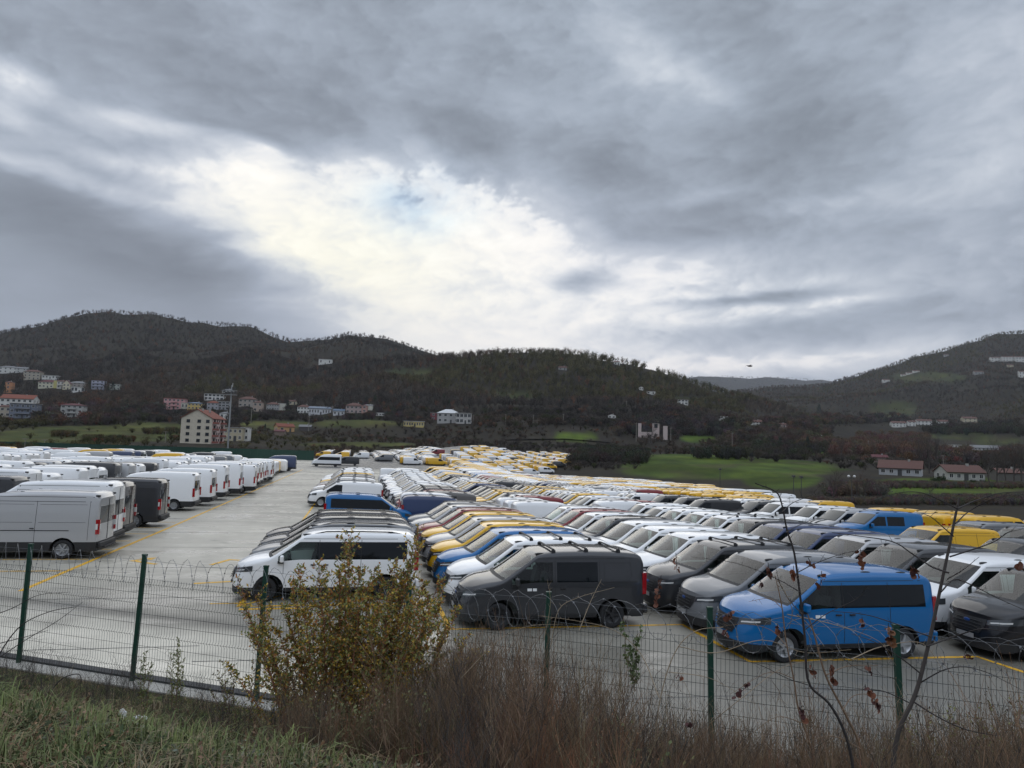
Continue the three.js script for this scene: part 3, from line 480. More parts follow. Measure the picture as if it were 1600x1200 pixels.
// Build one van with its parts. detail 2: near, 1: middle distance, 0: one mesh.
const vanCache = new Map();
function vanParts(kind) {
  if (vanCache.has(kind.key)) return vanCache.get(kind.key);
  const { tall, windows, detail } = kind, q = tall ? tallVan(kind.H) : kind.alt ? altVan(kind.long) : smallVan(kind.long), sides = [1, -1];
  q.coarse = !detail;
  const parts = skin(q, detail, tagger(q, windows, tall, tall || windows === 2));
  const P = []; // [name, geometry, material key, parent name]
  const add = (name, g, m, parent) => P.push([name, g, m, parent]);
  const L = q.L, X = (s) => L / 2 - s;
  for (const n of ['body', 'lower_trim', 'windscreen', 'cab_window', 'side_window', 'pillar_trim', 'rear_window']) if (parts[n]) {
    if (detail && (n === 'cab_window' || n === 'side_window' || n === 'pillar_trim' || n === 'lower_trim')) { // one pane per side (and per row)
      const src = parts[n], p = src.attributes.position.array, nn = src.attributes.normal.array, sets = {};
      for (let k = 0; k < p.length; k += 9) { const cx = (p[k] + p[k + 3] + p[k + 6]) / 3, cy = (p[k + 1] + p[k + 4] + p[k + 7]) / 3, cz = p[k + 2] + p[k + 5] + p[k + 8], side = cz > 0 ? 'a' : 'b';
        const key = n === 'lower_trim' ? (cy > 0.9 ? 'windscreen_cowl' : cx > X(q.arches[0]) ? 'front_bumper' : cx < X(q.arches[1]) ? 'rear_valance' : 'sill_' + side) : side + (n !== 'cab_window' && cx < X(n === 'pillar_trim' ? 3 : 3.72) ? 'r' : 'f'); (sets[key] ??= []).push(k); }
      for (const key in sets) { const g = new THREE.BufferGeometry(), a = [], b = []; for (const k of sets[key]) for (let j = 0; j < 9; j++) { a.push(p[k + j]); b.push(nn[k + j]); } g.setAttribute('position', new THREE.Float32BufferAttribute(a, 3)); g.setAttribute('normal', new THREE.Float32BufferAttribute(b, 3)); add(n === 'lower_trim' ? key.replace(/_[ab]$/, '') : n, g, n === 'lower_trim' ? 'black' : n === 'cab_window' ? (detail > 1 ? 'clear' : 'dark') : 'dark'); }
    } else add(n, parts[n], n === 'body' ? 'paint' : n === 'windscreen' ? (detail > 1 ? 'clear' : 'screen') : n.includes('window') ? (n === 'rear_window' && tall ? 'grey' : 'dark') : n === 'pillar_trim' ? 'dark' : 'black');
  }
  if (!detail) {
    for (const s of q.arches) { const g = new THREE.CylinderGeometry(q.wheel, q.wheel, 1.96, 8).rotateX(Math.PI / 2).translate(X(s), q.wheel, 0); add('wheel', g, 'black'); }
  } else {
    // arch linings, floor and underside
    const u = new Build();
    for (const a of q.arches) for (const side of sides) { let prev; for (let k = 0; k <= 10; k++) { const t = k / 10 * Math.PI, s = a - Math.cos(t) * (q.arch + 0.004), y = q.wheel + Math.sin(t) * (q.arch + 0.004), row = [u.vert(X(s), y, side * (q.half(s) - 0.015)), u.vert(X(s), y, side * (q.half(s) - 0.30))]; if (prev) u.quad(prev[0], prev[1], row[1], row[0]); prev = row; } }
    u.box(X(L - 0.2), 0.24, -0.66, X(0.25), 0.42, 0.66); u.box(X(L - 0.05), 0.42, -0.93, X(L - 0.2 - 0.001), 0.5, 0.93);
    u.box(X(q.arches[1] - q.arch), 0.42, -0.96, X(q.arches[0] + q.arch), 0.47, 0.96); add('underbody', u.flat, 'black');
    // wheels
    for (const a of q.arches) for (const side of sides) P.push(['wheel', null, side, null, V(X(a) - (a < 2 ? 0.03 : 0), q.wheel, side * (q.half(a) - 0.125))]);
    // front: grille, badge, lamps
    const gr = new Build(); const gy = tall ? [0.62, 0.98] : [0.56, 0.90];
    { let prev; for (let k = 0; k <= 8; k++) { const z = lerp(-0.46, 0.46, k / 8), row = []; for (const [y, w] of [[gy[0], 0.78], [lerp(...gy, 0.55), 1.0], [gy[1], 1.02]]) { const p = q.place(0, y, z * w); row.push(gr.vert(p.x + 0.016, p.y, p.z)); } if (prev) for (let j = 0; j < 2; j++) gr.quad(prev[j], prev[j + 1], row[j + 1], row[j]); prev = row; } }
    for (let k = 1; k < 5; k++) { const y = lerp(gy[0], gy[1], k / 5); const w = 0.40; const p = q.place(0, y, 0); gr.box(p.x + 0.006, y - 0.008, -w, p.x + 0.028, y + 0.008, w); }
    add('grille', gr.flat, 'black');
    add('badge', new THREE.SphereGeometry(1, 14, 8).scale(0.012, 0.042, 0.095).translate(q.place(0, gy[1] - 0.09, 0).x + 0.026, gy[1] - 0.09, 0), 'badge');
    const lampY = tall ? [[0.86, 0.97], [0.98, 1.20]] : [[0.775, 0.89], [0.865, 1.02]];
    for (const side of sides) {
      const h = new Build(), strip = new Build(), path = []; for (let k = 0; k <= 3; k++) path.push([0, lerp(0.47, 0.68, k / 3)]); for (const s of [0.05, 0.12, 0.22, 0.34, 0.5]) path.push([s, null]);
      let prev, pv; path.forEach(([s, z], k) => {
        const t = k / (path.length - 1), lo = lerp(lampY[0][0], lampY[1][0], t), hi = Math.min(lerp(lampY[0][1], lampY[1][1], t), q.yTop(s) - 0.02), row = [], r2 = [];
        for (const y of [lo, (lo + hi) / 2, hi]) { const zz = z ?? q.zSide(s, y), p = q.place(s, y, zz * side); row.push(h.vert(p.x + 0.010, p.y, p.z + side * (z == null ? 0.010 : 0.003))); }
        for (const f of [0.30, 0.55]) { const y = lerp(lo, hi, f), zz = z ?? q.zSide(s, y), p = q.place(s, y, zz * side); r2.push(strip.vert(p.x + 0.014, p.y, p.z + side * (z == null ? 0.014 : 0.004))); }
        if (prev) { for (let j = 0; j < 2; j++) side > 0 ? h.quad(prev[j], prev[j + 1], row[j + 1], row[j]) : h.quad(prev[j], row[j], row[j + 1], prev[j + 1]); if (k > 1 && k < 7) strip.quad(pv[0], pv[1], r2[1], r2[0]); }
        prev = row; pv = r2;
      });
      add('headlight', h.geometry, 'lamp'); if (detail > 1) add('reflector', strip.flat, 'lens', 'headlight');
      // tail lamps
      const t = new Build(), w = new Build(), ty = tall ? [0.92, 1.47] : [0.86, 1.42], bx = tall ? 0.05 : 0.075;
      const block = (b, y0, y1, o) => { const z0 = q.zSide(L - 0.02, (y0 + y1) / 2); b.box(X(L - 0.11), y0, side > 0 ? z0 - 0.02 : -z0 - 0.012 - o, X(L) + bx - 0.012, y1, side > 0 ? z0 + 0.012 + o : -z0 + 0.02); b.box(X(L) - 0.012 - o, y0, side > 0 ? z0 - 0.10 : -z0 + 0.021, X(L) + bx, y1, side > 0 ? z0 - 0.021 : -z0 + 0.10); };
      block(t, ty[0], ty[1], 0.012); add('taillight', t.flat, 'red');
      if (tall && detail > 1) { block(w, 1.10, 1.31, 0.016); add('reversing_lens', w.flat, 'lens', 'taillight'); }
      // mirrors
      const mz = q.zSide(1.5, q.belt + 0.08) + 0.13;
      const mg = new RoundedBoxGeometry(0.11, tall ? 0.30 : 0.20, 0.20, 2, 0.045).translate(X(1.48), q.belt + (tall ? 0.20 : 0.11), side * mz); add('mirror', mg, kind.plain ? 'black' : 'paint');
      add('mirror_arm', new THREE.BoxGeometry(0.16, 0.07, 0.14).translate(X(1.44), q.belt + 0.0, side * (mz - 0.12)), 'black');
      if (detail > 1) {
        const seam = new Build(), top = q.wtop + 0.06, up = (s, a = 0.34, b = top) => ribbon(seam, q, line([s, Math.max(a, q.yBot(s) + 0.03)], [s, b], 8), 0.014, 0.002, side);
        if (tall) { up(2.42, 0.5, q.H - 0.35); up(3.80, 0.5, q.H - 0.35); up(L - 0.34, 0.7, q.H - 0.35); up(1.42, 0.86, 1.28); ribbon(seam, q, line([2.5, 1.06], [L - 1.0, 1.06], 10), 0.03, 0.004, side); ribbon(seam, q, line([2.42, q.H - 0.37], [L - 0.3, q.H - 0.37], 10), 0.016, 0.002, side); ribbon(seam, q, line([2.0, q.H - 0.20], [L - 0.2, q.H - 0.20], 10), 0.016, 0.002, side); }
        else { up(1.38, 0.79, 1.11); up(2.51); up(3.73, 0.8); ribbon(seam, q, line([1.38, 0.345], [3.55, 0.345], 8), 0.012, 0.002, side); ribbon(seam, q, line([2.0, top + 0.03], [L - 0.4, top + 0.03], 8), 0.012, 0.002, side); if (windows < 2) ribbon(seam, q, line([3.2, 1.06], [L - 0.35, 1.06], 6), 0.016, 0.003, side); }
        if (windows < 2 && !tall) { const s0 = windows ? 3.86 : 2.66, s1 = L - 0.42; ribbon(seam, q, line([s0, 1.19], [s1 - 0.12, 1.19]), 0.010, 0.002, side); ribbon(seam, q, line([s1 - 0.12, 1.19], [s1, 1.33], 3), 0.010, 0.002, side); ribbon(seam, q, line([s1, 1.33], [s1 - 0.03, 1.68], 3), 0.010, 0.002, side); ribbon(seam, q, line([s1 - 0.03, 1.68], [s0, 1.68]), 0.010, 0.002, side); ribbon(seam, q, line([s0, 1.68], [s0, 1.19], 3), 0.010, 0.002, side); }
        if (tall) { for (const [s0, s1] of [[2.52, 3.70], [3.90, L - 0.45]]) { ribbon(seam, q, line([s0, 1.36], [s1, 1.36]), 0.010, 0.002, side); ribbon(seam, q, line([s0, 2.02], [s1, 2.02]), 0.010, 0.002, side); } }
        add('seal_and_seam_shade', seam.flat, 'rubber');  // dark ribbons on door gaps and pressed panel lines, painting in groove shade
        for (const s of tall ? [2.30, 3.70] : [2.36, 2.72]) add('door_handle', new RoundedBoxGeometry(0.15, 0.035, 0.04, 1, 0.014).translate(X(s), tall ? 1.14 : 1.05, side * (q.zSide(s, 1.05) + 0.014)), 'rubber');
        if (kind.sticker) { const k = new Build(); ribbon(k, q, line([1.66, 1.02], [1.80, 1.02], 2), 0.07, 0.004, side); ribbon(k, q, line([1.83, 1.02], [1.95, 1.02], 2), 0.07, 0.004, side); add('paper_sticker', k.flat, 'paper'); }
      }
    }
    // roof fittings
    if (!tall) { for (const side of sides) for (const s of [2.15, 3.3, L - 0.8]) { const y = q.yTop(s); add('roof_mount', new THREE.SphereGeometry(1, 10, 6).scale(0.15, 0.035, 0.055).translate(X(s), y - 0.012, side * (q.zSide(s, y) - 0.15)), 'rubber'); } }
    else { for (const side of sides) add('marker_lamp', new RoundedBoxGeometry(0.16, 0.07, 0.10, 1, 0.02).translate(X(L - 0.13), q.H - 0.15, side * (q.zSide(L - 0.1, q.H - 0.2) - 0.05)), 'rubber'); for (const side of sides) add('roof_mount', new RoundedBoxGeometry(0.12, 0.03, 0.05, 1, 0.01).translate(X(3.2), q.H - 0.03, side * 0.78), 'rubber'); }
    if (kind.bars) { for (const s of [2.5, 3.4, L - 0.75]) { const b = new Build(), y = q.yTop(s) + 0.055, w = q.zSide(s, 1.9) - 0.10; b.box(X(s) - 0.03, y, -w, X(s) + 0.03, y + 0.025, w); for (const e of [-1, 1]) b.box(X(s) - 0.05, y - 0.09, e * w - 0.03, X(s) + 0.05, y, e * w + 0.03); add('roof_bar', b.flat, 'black'); } }
    if (kind.rails) for (const side of sides) { const pts = [], rad = []; for (let k = 0; k <= 8; k++) { const s = lerp(2.35, L - 0.5, k / 8), e = k === 0 || k === 8; pts.push(V(X(s), q.yTop(s) + (e ? -0.01 : 0.03), side * (q.zSide(s, 1.9) - 0.13))); rad.push(e ? 0.012 : 0.02); } add('roof_rail', new Build().tube(pts, rad, 6, true).geometry, 'black'); }
    if (kind.stripes) for (const z of [-0.26, 0.26]) { const b = new Build(); let prev; for (let k = 0; k <= 8; k++) { const s = lerp(0.12, 0.98, k / 8), row = [-0.11, 0.11].map((d) => { const p = q.place(s, q.yTop(s) + 0.035 * (1 - ((z + d) / 0.72) ** 2) + 0.005, z + d); return b.vert(p.x, p.y, p.z); }); if (prev) b.quad(prev[0], prev[1], row[1], row[0]); prev = row; } add('bonnet_stripe', b.flat, 'rubber'); }
    add('rear_bumper', new RoundedBoxGeometry(0.14, tall ? 0.22 : 0.26, 1.78, 2, 0.05).translate(X(L) - 0.01, tall ? 0.50 : 0.47, 0), tall || kind.plain ? 'black' : 'paint');
    if (detail > 1) {
      add('number_plate', new THREE.BoxGeometry(0.012, 0.11, 0.50).translate(q.place(0, 0.47, 0).x + 0.02, 0.47, 0), 'plate');
      if (tall) { const b = new Build(); b.box(X(L) + 0.002, 0.66, -0.006, X(L) + 0.006 - 0.02, q.H - 0.3, 0.006); add('seal_and_seam_shade', b.flat, 'rubber'); add('rear_step', new THREE.BoxGeometry(0.16, 0.04, 1.3).translate(X(L) - 0.08, 0.42, 0), 'black'); }
      // cabin seen through the glass
      const fy = tall ? 0.25 : 0.12;
      for (const z of [-0.46, 0.46]) { const g = mergeGeometries([new RoundedBoxGeometry(0.5, 0.16, 0.5, 2, 0.06).translate(0, 0.62 + fy, 0), new RoundedBoxGeometry(0.16, 0.66, 0.5, 2, 0.07).rotateZ(0.22).translate(-0.28, 0.95 + fy, 0), new RoundedBoxGeometry(0.12, 0.2, 0.28, 2, 0.05).rotateZ(0.15).translate(-0.36, 1.36 + fy, 0)]); add('seat', g.translate(X(2.05), 0, z), 'seat'); }
      add('dashboard', new RoundedBoxGeometry(0.42, 0.3, 1.66, 2, 0.08).translate(X(1.36), q.belt - 0.12, 0), 'cabin');
      add('steering_wheel', new THREE.TorusGeometry(0.18, 0.018, 6, 18).rotateY(Math.PI / 2).rotateZ(-0.45).translate(X(1.66), q.belt - 0.02, -0.46), 'seat');
      const bs = windows ? 3.72 : 2.5; const bh = new Build(); for (const s of [windows ? 2.53 : 2.5]) bh.box(X(s) - 0.01, 0.4, -(q.zSide(s, q.belt) - 0.04), X(s) + 0.01, q.belt - 0.01, q.zSide(s, q.belt) - 0.04).box(X(s) - 0.01, q.belt - 0.01, -(q.zSide(s, q.wtop) - 0.05), X(s) + 0.01, q.yTop(s) - 0.10, q.zSide(s, q.wtop) - 0.05); add('bulkhead', bh.flat, 'cabin');
    }
  }
  const made = { P, q }; vanCache.set(kind.key, made); return made;
}
const prototypes = new Map();
function van(kind, colour, pos, turn, label, group) {
  kind.key = [kind.tall ? 'tall' + kind.H : kind.long ? 'long' : 'short', kind.windows, kind.detail, kind.bars, kind.rails, kind.plain, kind.sticker, kind.stripes, kind.alt].join();
  const key = kind.key + colour + kind.rims; let root = prototypes.get(key);
  const noun = kind.tall ? 'tall_van' : kind.windows === 2 ? 'minivan' : kind.windows ? 'crew_van' : 'panel_van';
  if (root) { root = root.clone(); root.name = numbered(noun); scene.add(root); }
  else {
    const { P, q } = vanParts(kind), M = { paint: PAINT[colour], black: BLACK, clear: GLASS.clear, dark: GLASS.dark, grey: GLASS.grey, screen: GLASS.screen, rubber: RUBBER, lamp: LAMPGLASS, lens: CLEARLENS, red: REDLENS, paper: PAPER, plate: std(rgb(0.3, 0.3, 0.3), 0.5), badge: BADGE, seat: SEAT, cabin: CABIN };
    if (!kind.detail) {
      const by = {}; for (const [, g, m] of P) (by[m] ??= []).push(strip(g));
      const keys = Object.keys(by), g = mergeGeometries(keys.map((k) => mergeGeometries(by[k])), true);
      root = new THREE.Mesh(g, keys.map((k) => M[k])); root.castShadow = root.receiveShadow = true; root.name = numbered(noun); scene.add(root);
    } else {
      root = new THREE.Group(); root.name = numbered(noun); scene.add(root); const holder = {};
      for (const [name, g, m, parent, at] of P) {
        if (name === 'wheel') {
          const w = kind.detail > 1 ? new THREE.Group() : new THREE.Mesh(wheelGeo.tyreFew, TYRE); w.name = 'wheel'; w.position.copy(at); w.rotation.y = m > 0 ? 0 : Math.PI; root.add(w);
          if (kind.detail > 1) mesh('tyre', kind.tall ? wheelGeo.tyreTall : wheelGeo.tyre, TYRE, w);
          mesh('rim', kind.detail > 1 ? (kind.tall ? wheelGeo.rimTall : wheelGeo.rim) : wheelGeo.rimFew, RIMS[kind.rims ?? 'alloy'], w); continue;
        }
        holder[name] = mesh(name, g, M[m], parent ? holder[parent] : root); if (name === 'seal_and_seam_shade') holder[name].userData.kind = 'stuff';
      }
    }
    prototypes.set(key, root);
  }
  tag(root, label, 'van', group ?? null); if (!group) delete root.userData.group;
  root.position.copy(pos);
  const h = 1.5, n = V(lotY(pos.x - h, pos.z) - lotY(pos.x + h, pos.z), 2 * h, lotY(pos.x, pos.z - h) - lotY(pos.x, pos.z + h)).normalize();
  root.quaternion.setFromUnitVectors(V(0, 1, 0), n).multiply(new THREE.Quaternion().setFromAxisAngle(V(0, 1, 0), turn + (hash2(Math.round(pos.x * 7), Math.round(pos.z * 7)) - 0.5) * 0.035));
  if (kind.detail < 2) root.scale.set(1, 0.975 + 0.05 * hash2(Math.round(pos.x * 5), Math.round(pos.z * 9)), 1);
  return root;
}
const strip = (g) => { const n = g.index ? g.toNonIndexed() : g.clone(); for (const k of Object.keys(n.attributes)) if (k !== 'position' && k !== 'normal') n.deleteAttribute(k); if (!n.attributes.normal) n.computeVertexNormals(); return n; };

// ---------------------------------------------------------------- where the vans stand
const FACE = Math.PI - AISLE, BACK = -AISLE;                              // nose to the aisle, or tail to it
const RV = rng(771), chance = (p) => RV() < p, jit = (a) => (RV() - 0.5) * 2 * a;
const palette = (list) => { let t = RV() * list.reduce((a, [, w]) => a + w, 0); for (const [c, w] of list) if ((t -= w) <= 0) return c; return list[0][0]; };
const MIX = [['white', 56], ['yellow', 11], ['dark grey', 8], ['mid grey', 7], ['black', 6], ['silver', 5], ['dark red', 3], ['navy', 2], ['blue', 2], ['brown grey', 2]];
const YELLOWISH = [['white', 42], ['yellow', 50], ['dark grey', 4], ['blue', 2], ['dark red', 2], ['silver', 4]];
const WHITISH = [['white', 82], ['silver', 6], ['dark grey', 7], ['navy', 2], ['yellow', 3]];
const slots = [];                                                          // { column, nose u, v, colour, kind, turn }
function slot(column, u, v, colour, kind = {}, turn = FACE) {
  const L = kind.tall ? 5.95 : kind.long ? 5.42 : 5.05, p = lotPoint(u + L / 2, v), D = -p.z, [px, py] = inPhoto(p.clone().setY(p.y + 1.6));
  if (D < 4 || px < -1.15 * L / 2 * FOCAL / D || px > 1600 + 1.1 * L / 2 * FOCAL / D || py > 1330) return;
  slots.push({ column, u, v, colour, kind, turn, p, D, px, py });
}
const W0 = { windows: 0, plain: true }, W0b = { windows: 0 }, W1 = { windows: 1 }, W2 = { windows: 2 };
// first column, beside the aisle
const heads = [
  // column 0
  [[23.0, 'white', { windows: 2, long: true, rails: true, sticker: false, rims: 'black' }], [25.4, 'mid grey', { windows: 2, long: true, rails: true }], [27.7, 'dark grey', { windows: 0, long: true }], [30.0, 'black', { windows: 1, long: true }], [41.3, 'blue', { windows: 2, flip: true, shift: 1.75 }], [55.2, 'white', { windows: 0, long: true, plain: true, alt: true }], [57.6, 'mid grey', W2], [59.9, 'white', W0], [62.2, 'dark red', W0], [64.6, 'mid grey', W0b], [67.2, 'dark grey', W1], [70.5, 'yellow', W0], [74, 'white', W0]],
  [[19.2, 'dark grey', { windows: 1, bars: true, sticker: true, rims: 'black' }], [21.5, 'white', { windows: 0, bars: true }], [23.8, 'blue', W1], [26.1, 'yellow', W0b], [28.4, 'silver', W0b], [30.7, 'yellow', W0b], [33.0, 'dark red', W2], [35.3, 'silver', W2], [37.6, 'mid grey', W2], [41.6, 'navy', { windows: 0, flip: true }], [44.6, 'white', { windows: 0, flip: true }], [47.2, 'brown grey', W1], [49.5, 'dark red', W0], [51.8, 'dark grey', W1], [54.1, 'dark grey', W0]],
  [[15.8, 'blue', { windows: 2, sticker: true }], [18.1, 'mid grey', { windows: 2, sticker: true }], [20.4, 'dark grey', { windows: 1, bars: true }], [22.7, 'white', W0b], [25.0, 'white', W0b], [27.3, 'white', W0], [29.6, 'dark grey', W0b], [31.9, 'white', W0b], [34.2, 'dark red', W0], [36.5, 'white', W0], [40, 'white', { windows: 0, flip: true }], [42.4, 'white', { windows: 0, flip: true }], [44.8, 'white', { windows: 0, flip: true }], [47.3, 'dark red', W1], [49.6, 'white', W0]],
  [[12.5, 'black', W2], [15.1, 'black', { windows: 1, sticker: true }], [17.4, 'white', W0b], [19.7, 'dark grey', W2], [22.0, 'silver', W0b], [24.3, 'navy', W0b], [26.6, 'navy', W1], [28.9, 'black', W0b], [31.2, 'white', { windows: 0, bars: true }], [33.5, 'white', W0], [35.8, 'white', W0], [38.1, 'white', { windows: 0, plain: true }], [40.6, 'white', W0], [43, 'white', { windows: 0, flip: true }], [45.4, 'dark red', { windows: 1 }], [47.7, 'silver', W0b]],
  [[16.8, 'mid grey', W1], [19.1, 'dark grey', W0b], [21.4, 'black', { windows: 1, sticker: true }], [26.2, 'yellow', { windows: 0, shift: 0.8 }], [50, 'black', { windows: 0, shift: 2.4 }], [52.4, 'dark grey', { windows: 0, shift: 2.2 }], [55, 'dark grey', { windows: 1, shift: 1.6 }], [57.6, 'white', W0]],
  [[24.2, 'dark grey', W0b], [26.6, 'dark grey', W0b], [29.4, 'mid grey', W0b], [36.4, 'blue', { windows: 1, sticker: true }], [39.0, 'silver', { windows: 0, stripes: true }], [41.5, 'white', W0b], [45.8, 'white', { windows: 1 }], [48.6, 'dark grey', W0], [51, 'white', W0], [53.4, 'yellow', W0], [72, 'dark red', W0]],
];
const ends = [86, 96, 110, 128, 170, 196, 196, 190, 190, 180, 170];
for (let k = 0; k < 11; k++) {
  const u = k === 0 ? -3.5 : 2.6 + 6.1 * (k - 1); let v = k > 5 ? 34 : 12;
  const flipped = (kind, colour, uu, vv) => slot(k, uu, vv, colour, kind, kind.flip ? BACK : FACE);
  for (const [vv, colour, kind] of heads[k] ?? []) { flipped({ ...kind }, colour, u + (kind.shift ?? 0) + jit(0.08), vv); v = vv + 2.35; }
  let run = null, left = 0;
  for (; v < ends[k]; v += 2.33 + jit(0.14) + (chance(0.045) ? 2.3 : 0)) {
    const uu = u + jit(0.22), p = lotPoint(uu + 2.5, v); if (!inLot(uu - 0.4, v) || !inLot(uu + 5.6, v + 1)) continue;
    if (left-- <= 0) { run = palette(u > 28 || v > 88 ? YELLOWISH : MIX); left = Math.floor(RV() * 3); }
    const w = RV(); flipped({ alt: chance(0.3), windows: w < 0.62 ? 0 : w < 0.82 ? 1 : 2, plain: run === 'white' && chance(0.6), long: chance(0.2), flip: u > 31 && chance(0.75) || chance(0.04) }, run, uu, v);
  }
}
// tall vans beyond the aisle, tails towards it
const tallHeads = [[[28.5, 'silver', 2.5, -2.3], [30.9, 'silver', 2.5, 0.45], [33.6, 'white', 2.75, 0], [36.3, 'brown grey', 2.6, -0.3], [41.2, 'dark grey', 2.5, 0], [50.6, 'white', 2.5, -0.3], [54.6, 'white', 2.6, 0], [59.7, 'white', 2.75, 0], [64.2, 'white', 2.75, 0.4], [67.6, 'white', 2.5, 1.1]]];
for (let j = 0; j < 7; j++) {
  const rear = -9.9 - 7.0 * j - (j > 2 ? 4 : 0); let v = 30;
  for (const [vv, colour, H, du] of tallHeads[j] ?? []) { slot(20 + j, rear + du - 5.95, vv, colour, { tall: true, H, windows: 0, plain: true, rims: 'steel' }); v = vv + 3.0; }
  for (; v < (j < 2 ? 128 : 150); v += 2.75 + (chance(0.06) ? 2.5 : 0)) { if (!inLot(rear - 6.5, v) || !inLot(rear, v)) continue; slot(20 + j, rear - 5.95 + jit(0.4), v, palette(v > 100 ? MIX : WHITISH), v > 95 && chance(0.6) ? { windows: 0, plain: true, flip: false } : { tall: true, H: pick([2.5, 2.5, 2.6, 2.75]), windows: 0, plain: true, rims: 'steel' }); }
}
// two vans standing at the far end of the aisle, and the far apron
{ const put = (px, py, colour, kind, turn) => { const p = onLot(px, py), [u, v] = toLot(p.x, p.z); slot(40, u - 2.6, v, colour, kind, turn); };
  put(507, 729, 'white', { windows: 2, tall: true, H: 2.5 }, FACE); put(541, 727, 'dark grey', { windows: 0, long: true }, FACE);
  const inside = (poly, x, y) => { let c = false; for (let i = 0, j = poly.length - 1; i < poly.length; j = i++) { const [a, b] = poly[i], [p, q] = poly[j]; if ((b > y) !== (q > y) && x < (p - a) * (y - b) / (q - b) + a) c = !c; } return c; };
  const apron = [[608, 735], [655, 748], [830, 750], [850, 742], [925, 708], [900, 703], [735, 703], [690, 722], [640, 722]], clump = [[492, 714], [500, 701], [560, 702], [668, 700], [690, 716], [660, 722], [610, 722], [560, 716]];
  for (let u = -30; u < 110; u += 6.2) for (let v = 176; v < 310; v += 2.5) { const p = lotPoint(u, v), [px, py] = inPhoto(p); if (inside(apron, px, py) && !(v % 25 < 4)) slot(41, u - 2.5 + jit(0.3), v, palette(YELLOWISH), { windows: chance(0.7) ? 0 : 1, plain: true, flip: true }, BACK); else if (inside(clump, px, py) && v % 22 > 5) slot(42, u - 2.5, v, palette(MIX), { windows: 0, plain: true }, FACE); }
}
// name them by colour, kind and place in their column, counted from the fence
slots.sort((a, b) => a.D - b.D);
const MOST = 298, counts = new Map(), far = [];
slots.forEach((s, i) => { const n = (counts.get(s.column) ?? 0) + 1; counts.set(s.column, n); s.n = n; });
slots.forEach((s, i) => {
  if (i >= MOST && s.column !== 40) { far.push(s); return; }
  const k = s.kind, noun = k.tall ? (k.windows ? 'tall minibus' : k.H > 2.7 ? 'high-roofed tall van' : 'tall van') : k.windows === 2 ? 'minivan' : k.windows ? 'crew van' : 'panel van';
  const extra = k.bars ? ' with roof bars' : k.rails ? ' with roof rails' : k.stripes ? ' with dark bonnet stripes' : '';
  const where = s.column === 40 ? 'alone where the aisle meets the dark gravel' : s.column >= 20 ? `${ordinal(s.n)} from the fence in the ${ordinal(s.column - 19)} tall-van column` : `${ordinal(s.n)} from the fence in the ${ordinal(s.column + 1)} low-van column`;
  const kind = { ...k, detail: s.D < 40 ? 2 : s.D < 85 ? 1 : 0 };
  van(kind, s.colour, s.p, s.turn, `${s.colour} ${noun}${extra}, ${where}`, s.column >= 20 && s.column < 40 ? 'tall delivery vans parked tail to the aisle' : 'low vans parked in columns across the lot');
});
// the rest, too far to tell apart: one mass of vans
{
  const root = new THREE.Group(); root.name = 'distant_vans'; scene.add(root); tag(root, 'mass of small white and yellow vans filling the far lot', 'vans', null, 'stuff');
  const sorts = new Map(); for (const s of far) { const key = s.kind.tall ? 'tall' : s.kind.windows ? 'crew' : 'panel'; (sorts.get(key) ?? sorts.set(key, []).get(key)).push(s); }
  for (const [key, list] of sorts) {
    const { P } = vanParts({ key: 'far' + key, tall: key === 'tall', H: 2.55, windows: key === 'crew' ? 1 : 0, detail: 0 });
    for (const [part, names, mat] of [['body', ['body'], new THREE.MeshPhysicalMaterial({ color: rgb(1, 1, 1), roughness: 0.42, clearcoat: 1, clearcoatRoughness: 0.05 })], ['windows', ['windscreen', 'cab_window', 'side_window', 'rear_window'], GLASS.dark], ['lower_trim', ['lower_trim', 'wheel'], BLACK]]) {
      const g = mergeGeometries(P.filter(([n]) => names.includes(n)).map(([, g]) => strip(g))), im = new THREE.InstancedMesh(g, mat, list.length), m = new THREE.Matrix4(), e = new THREE.Euler();
      list.forEach((s, i) => { m.makeRotationY(s.turn).setPosition(s.p); im.setMatrixAt(i, m); if (part === 'body') im.setColorAt(i, PAINT[s.colour].color); });
      im.name = `distant_van_${part}`; im.castShadow = im.receiveShadow = true; im.userData.kind = 'stuff'; root.add(im);
    }
  }
}
console.log('vans', slots.length, 'single', slots.length - far.length, 'detail', slots.filter((s, i) => i < MOST && s.D < 40).length, slots.filter((s, i) => i < MOST && s.D >= 40 && s.D < 85).length, 'last D', slots[MOST]?.D);

// ---------------------------------------------------------------- houses of the valley and the hillsides
const WALLS = {}, wallOf = (r, g, b) => WALLS[[r, g, b]] ??= std(rgb(r, g, b), 0.9, { map: plaster });
const plaster = dataTex(256, (u, v, x, y) => { const q = 0.86 + 0.1 * hash2(x >> 1, y >> 1) - 0.22 * Math.max(0, fbm(u * 7, v * 5, 4)) ; return [q, q, q * 0.98]; });
const tiles = dataTex(128, (u, v, x, y) => { const q = 0.74 + 0.26 * hash2(x >> 2, y >> 2) - ((y & 7) < 2 ? 0.25 : 0); return [q, q, q]; });
const ROOFS = { red: std(rgb(0.22, 0.065, 0.038), 0.85, { map: tiles }), brown: std(rgb(0.13, 0.062, 0.048), 0.85, { map: tiles }), blue: std(rgb(0.035, 0.09, 0.16), 0.5, { map: tiles }), pale: std(rgb(0.62, 0.63, 0.63), 0.45, { map: tiles }), dark: std(rgb(0.05, 0.045, 0.045), 0.8, { map: tiles }), grey: std(rgb(0.2, 0.2, 0.2), 0.8, { map: tiles }), maroon: std(rgb(0.12, 0.03, 0.035), 0.8, { map: tiles }) };
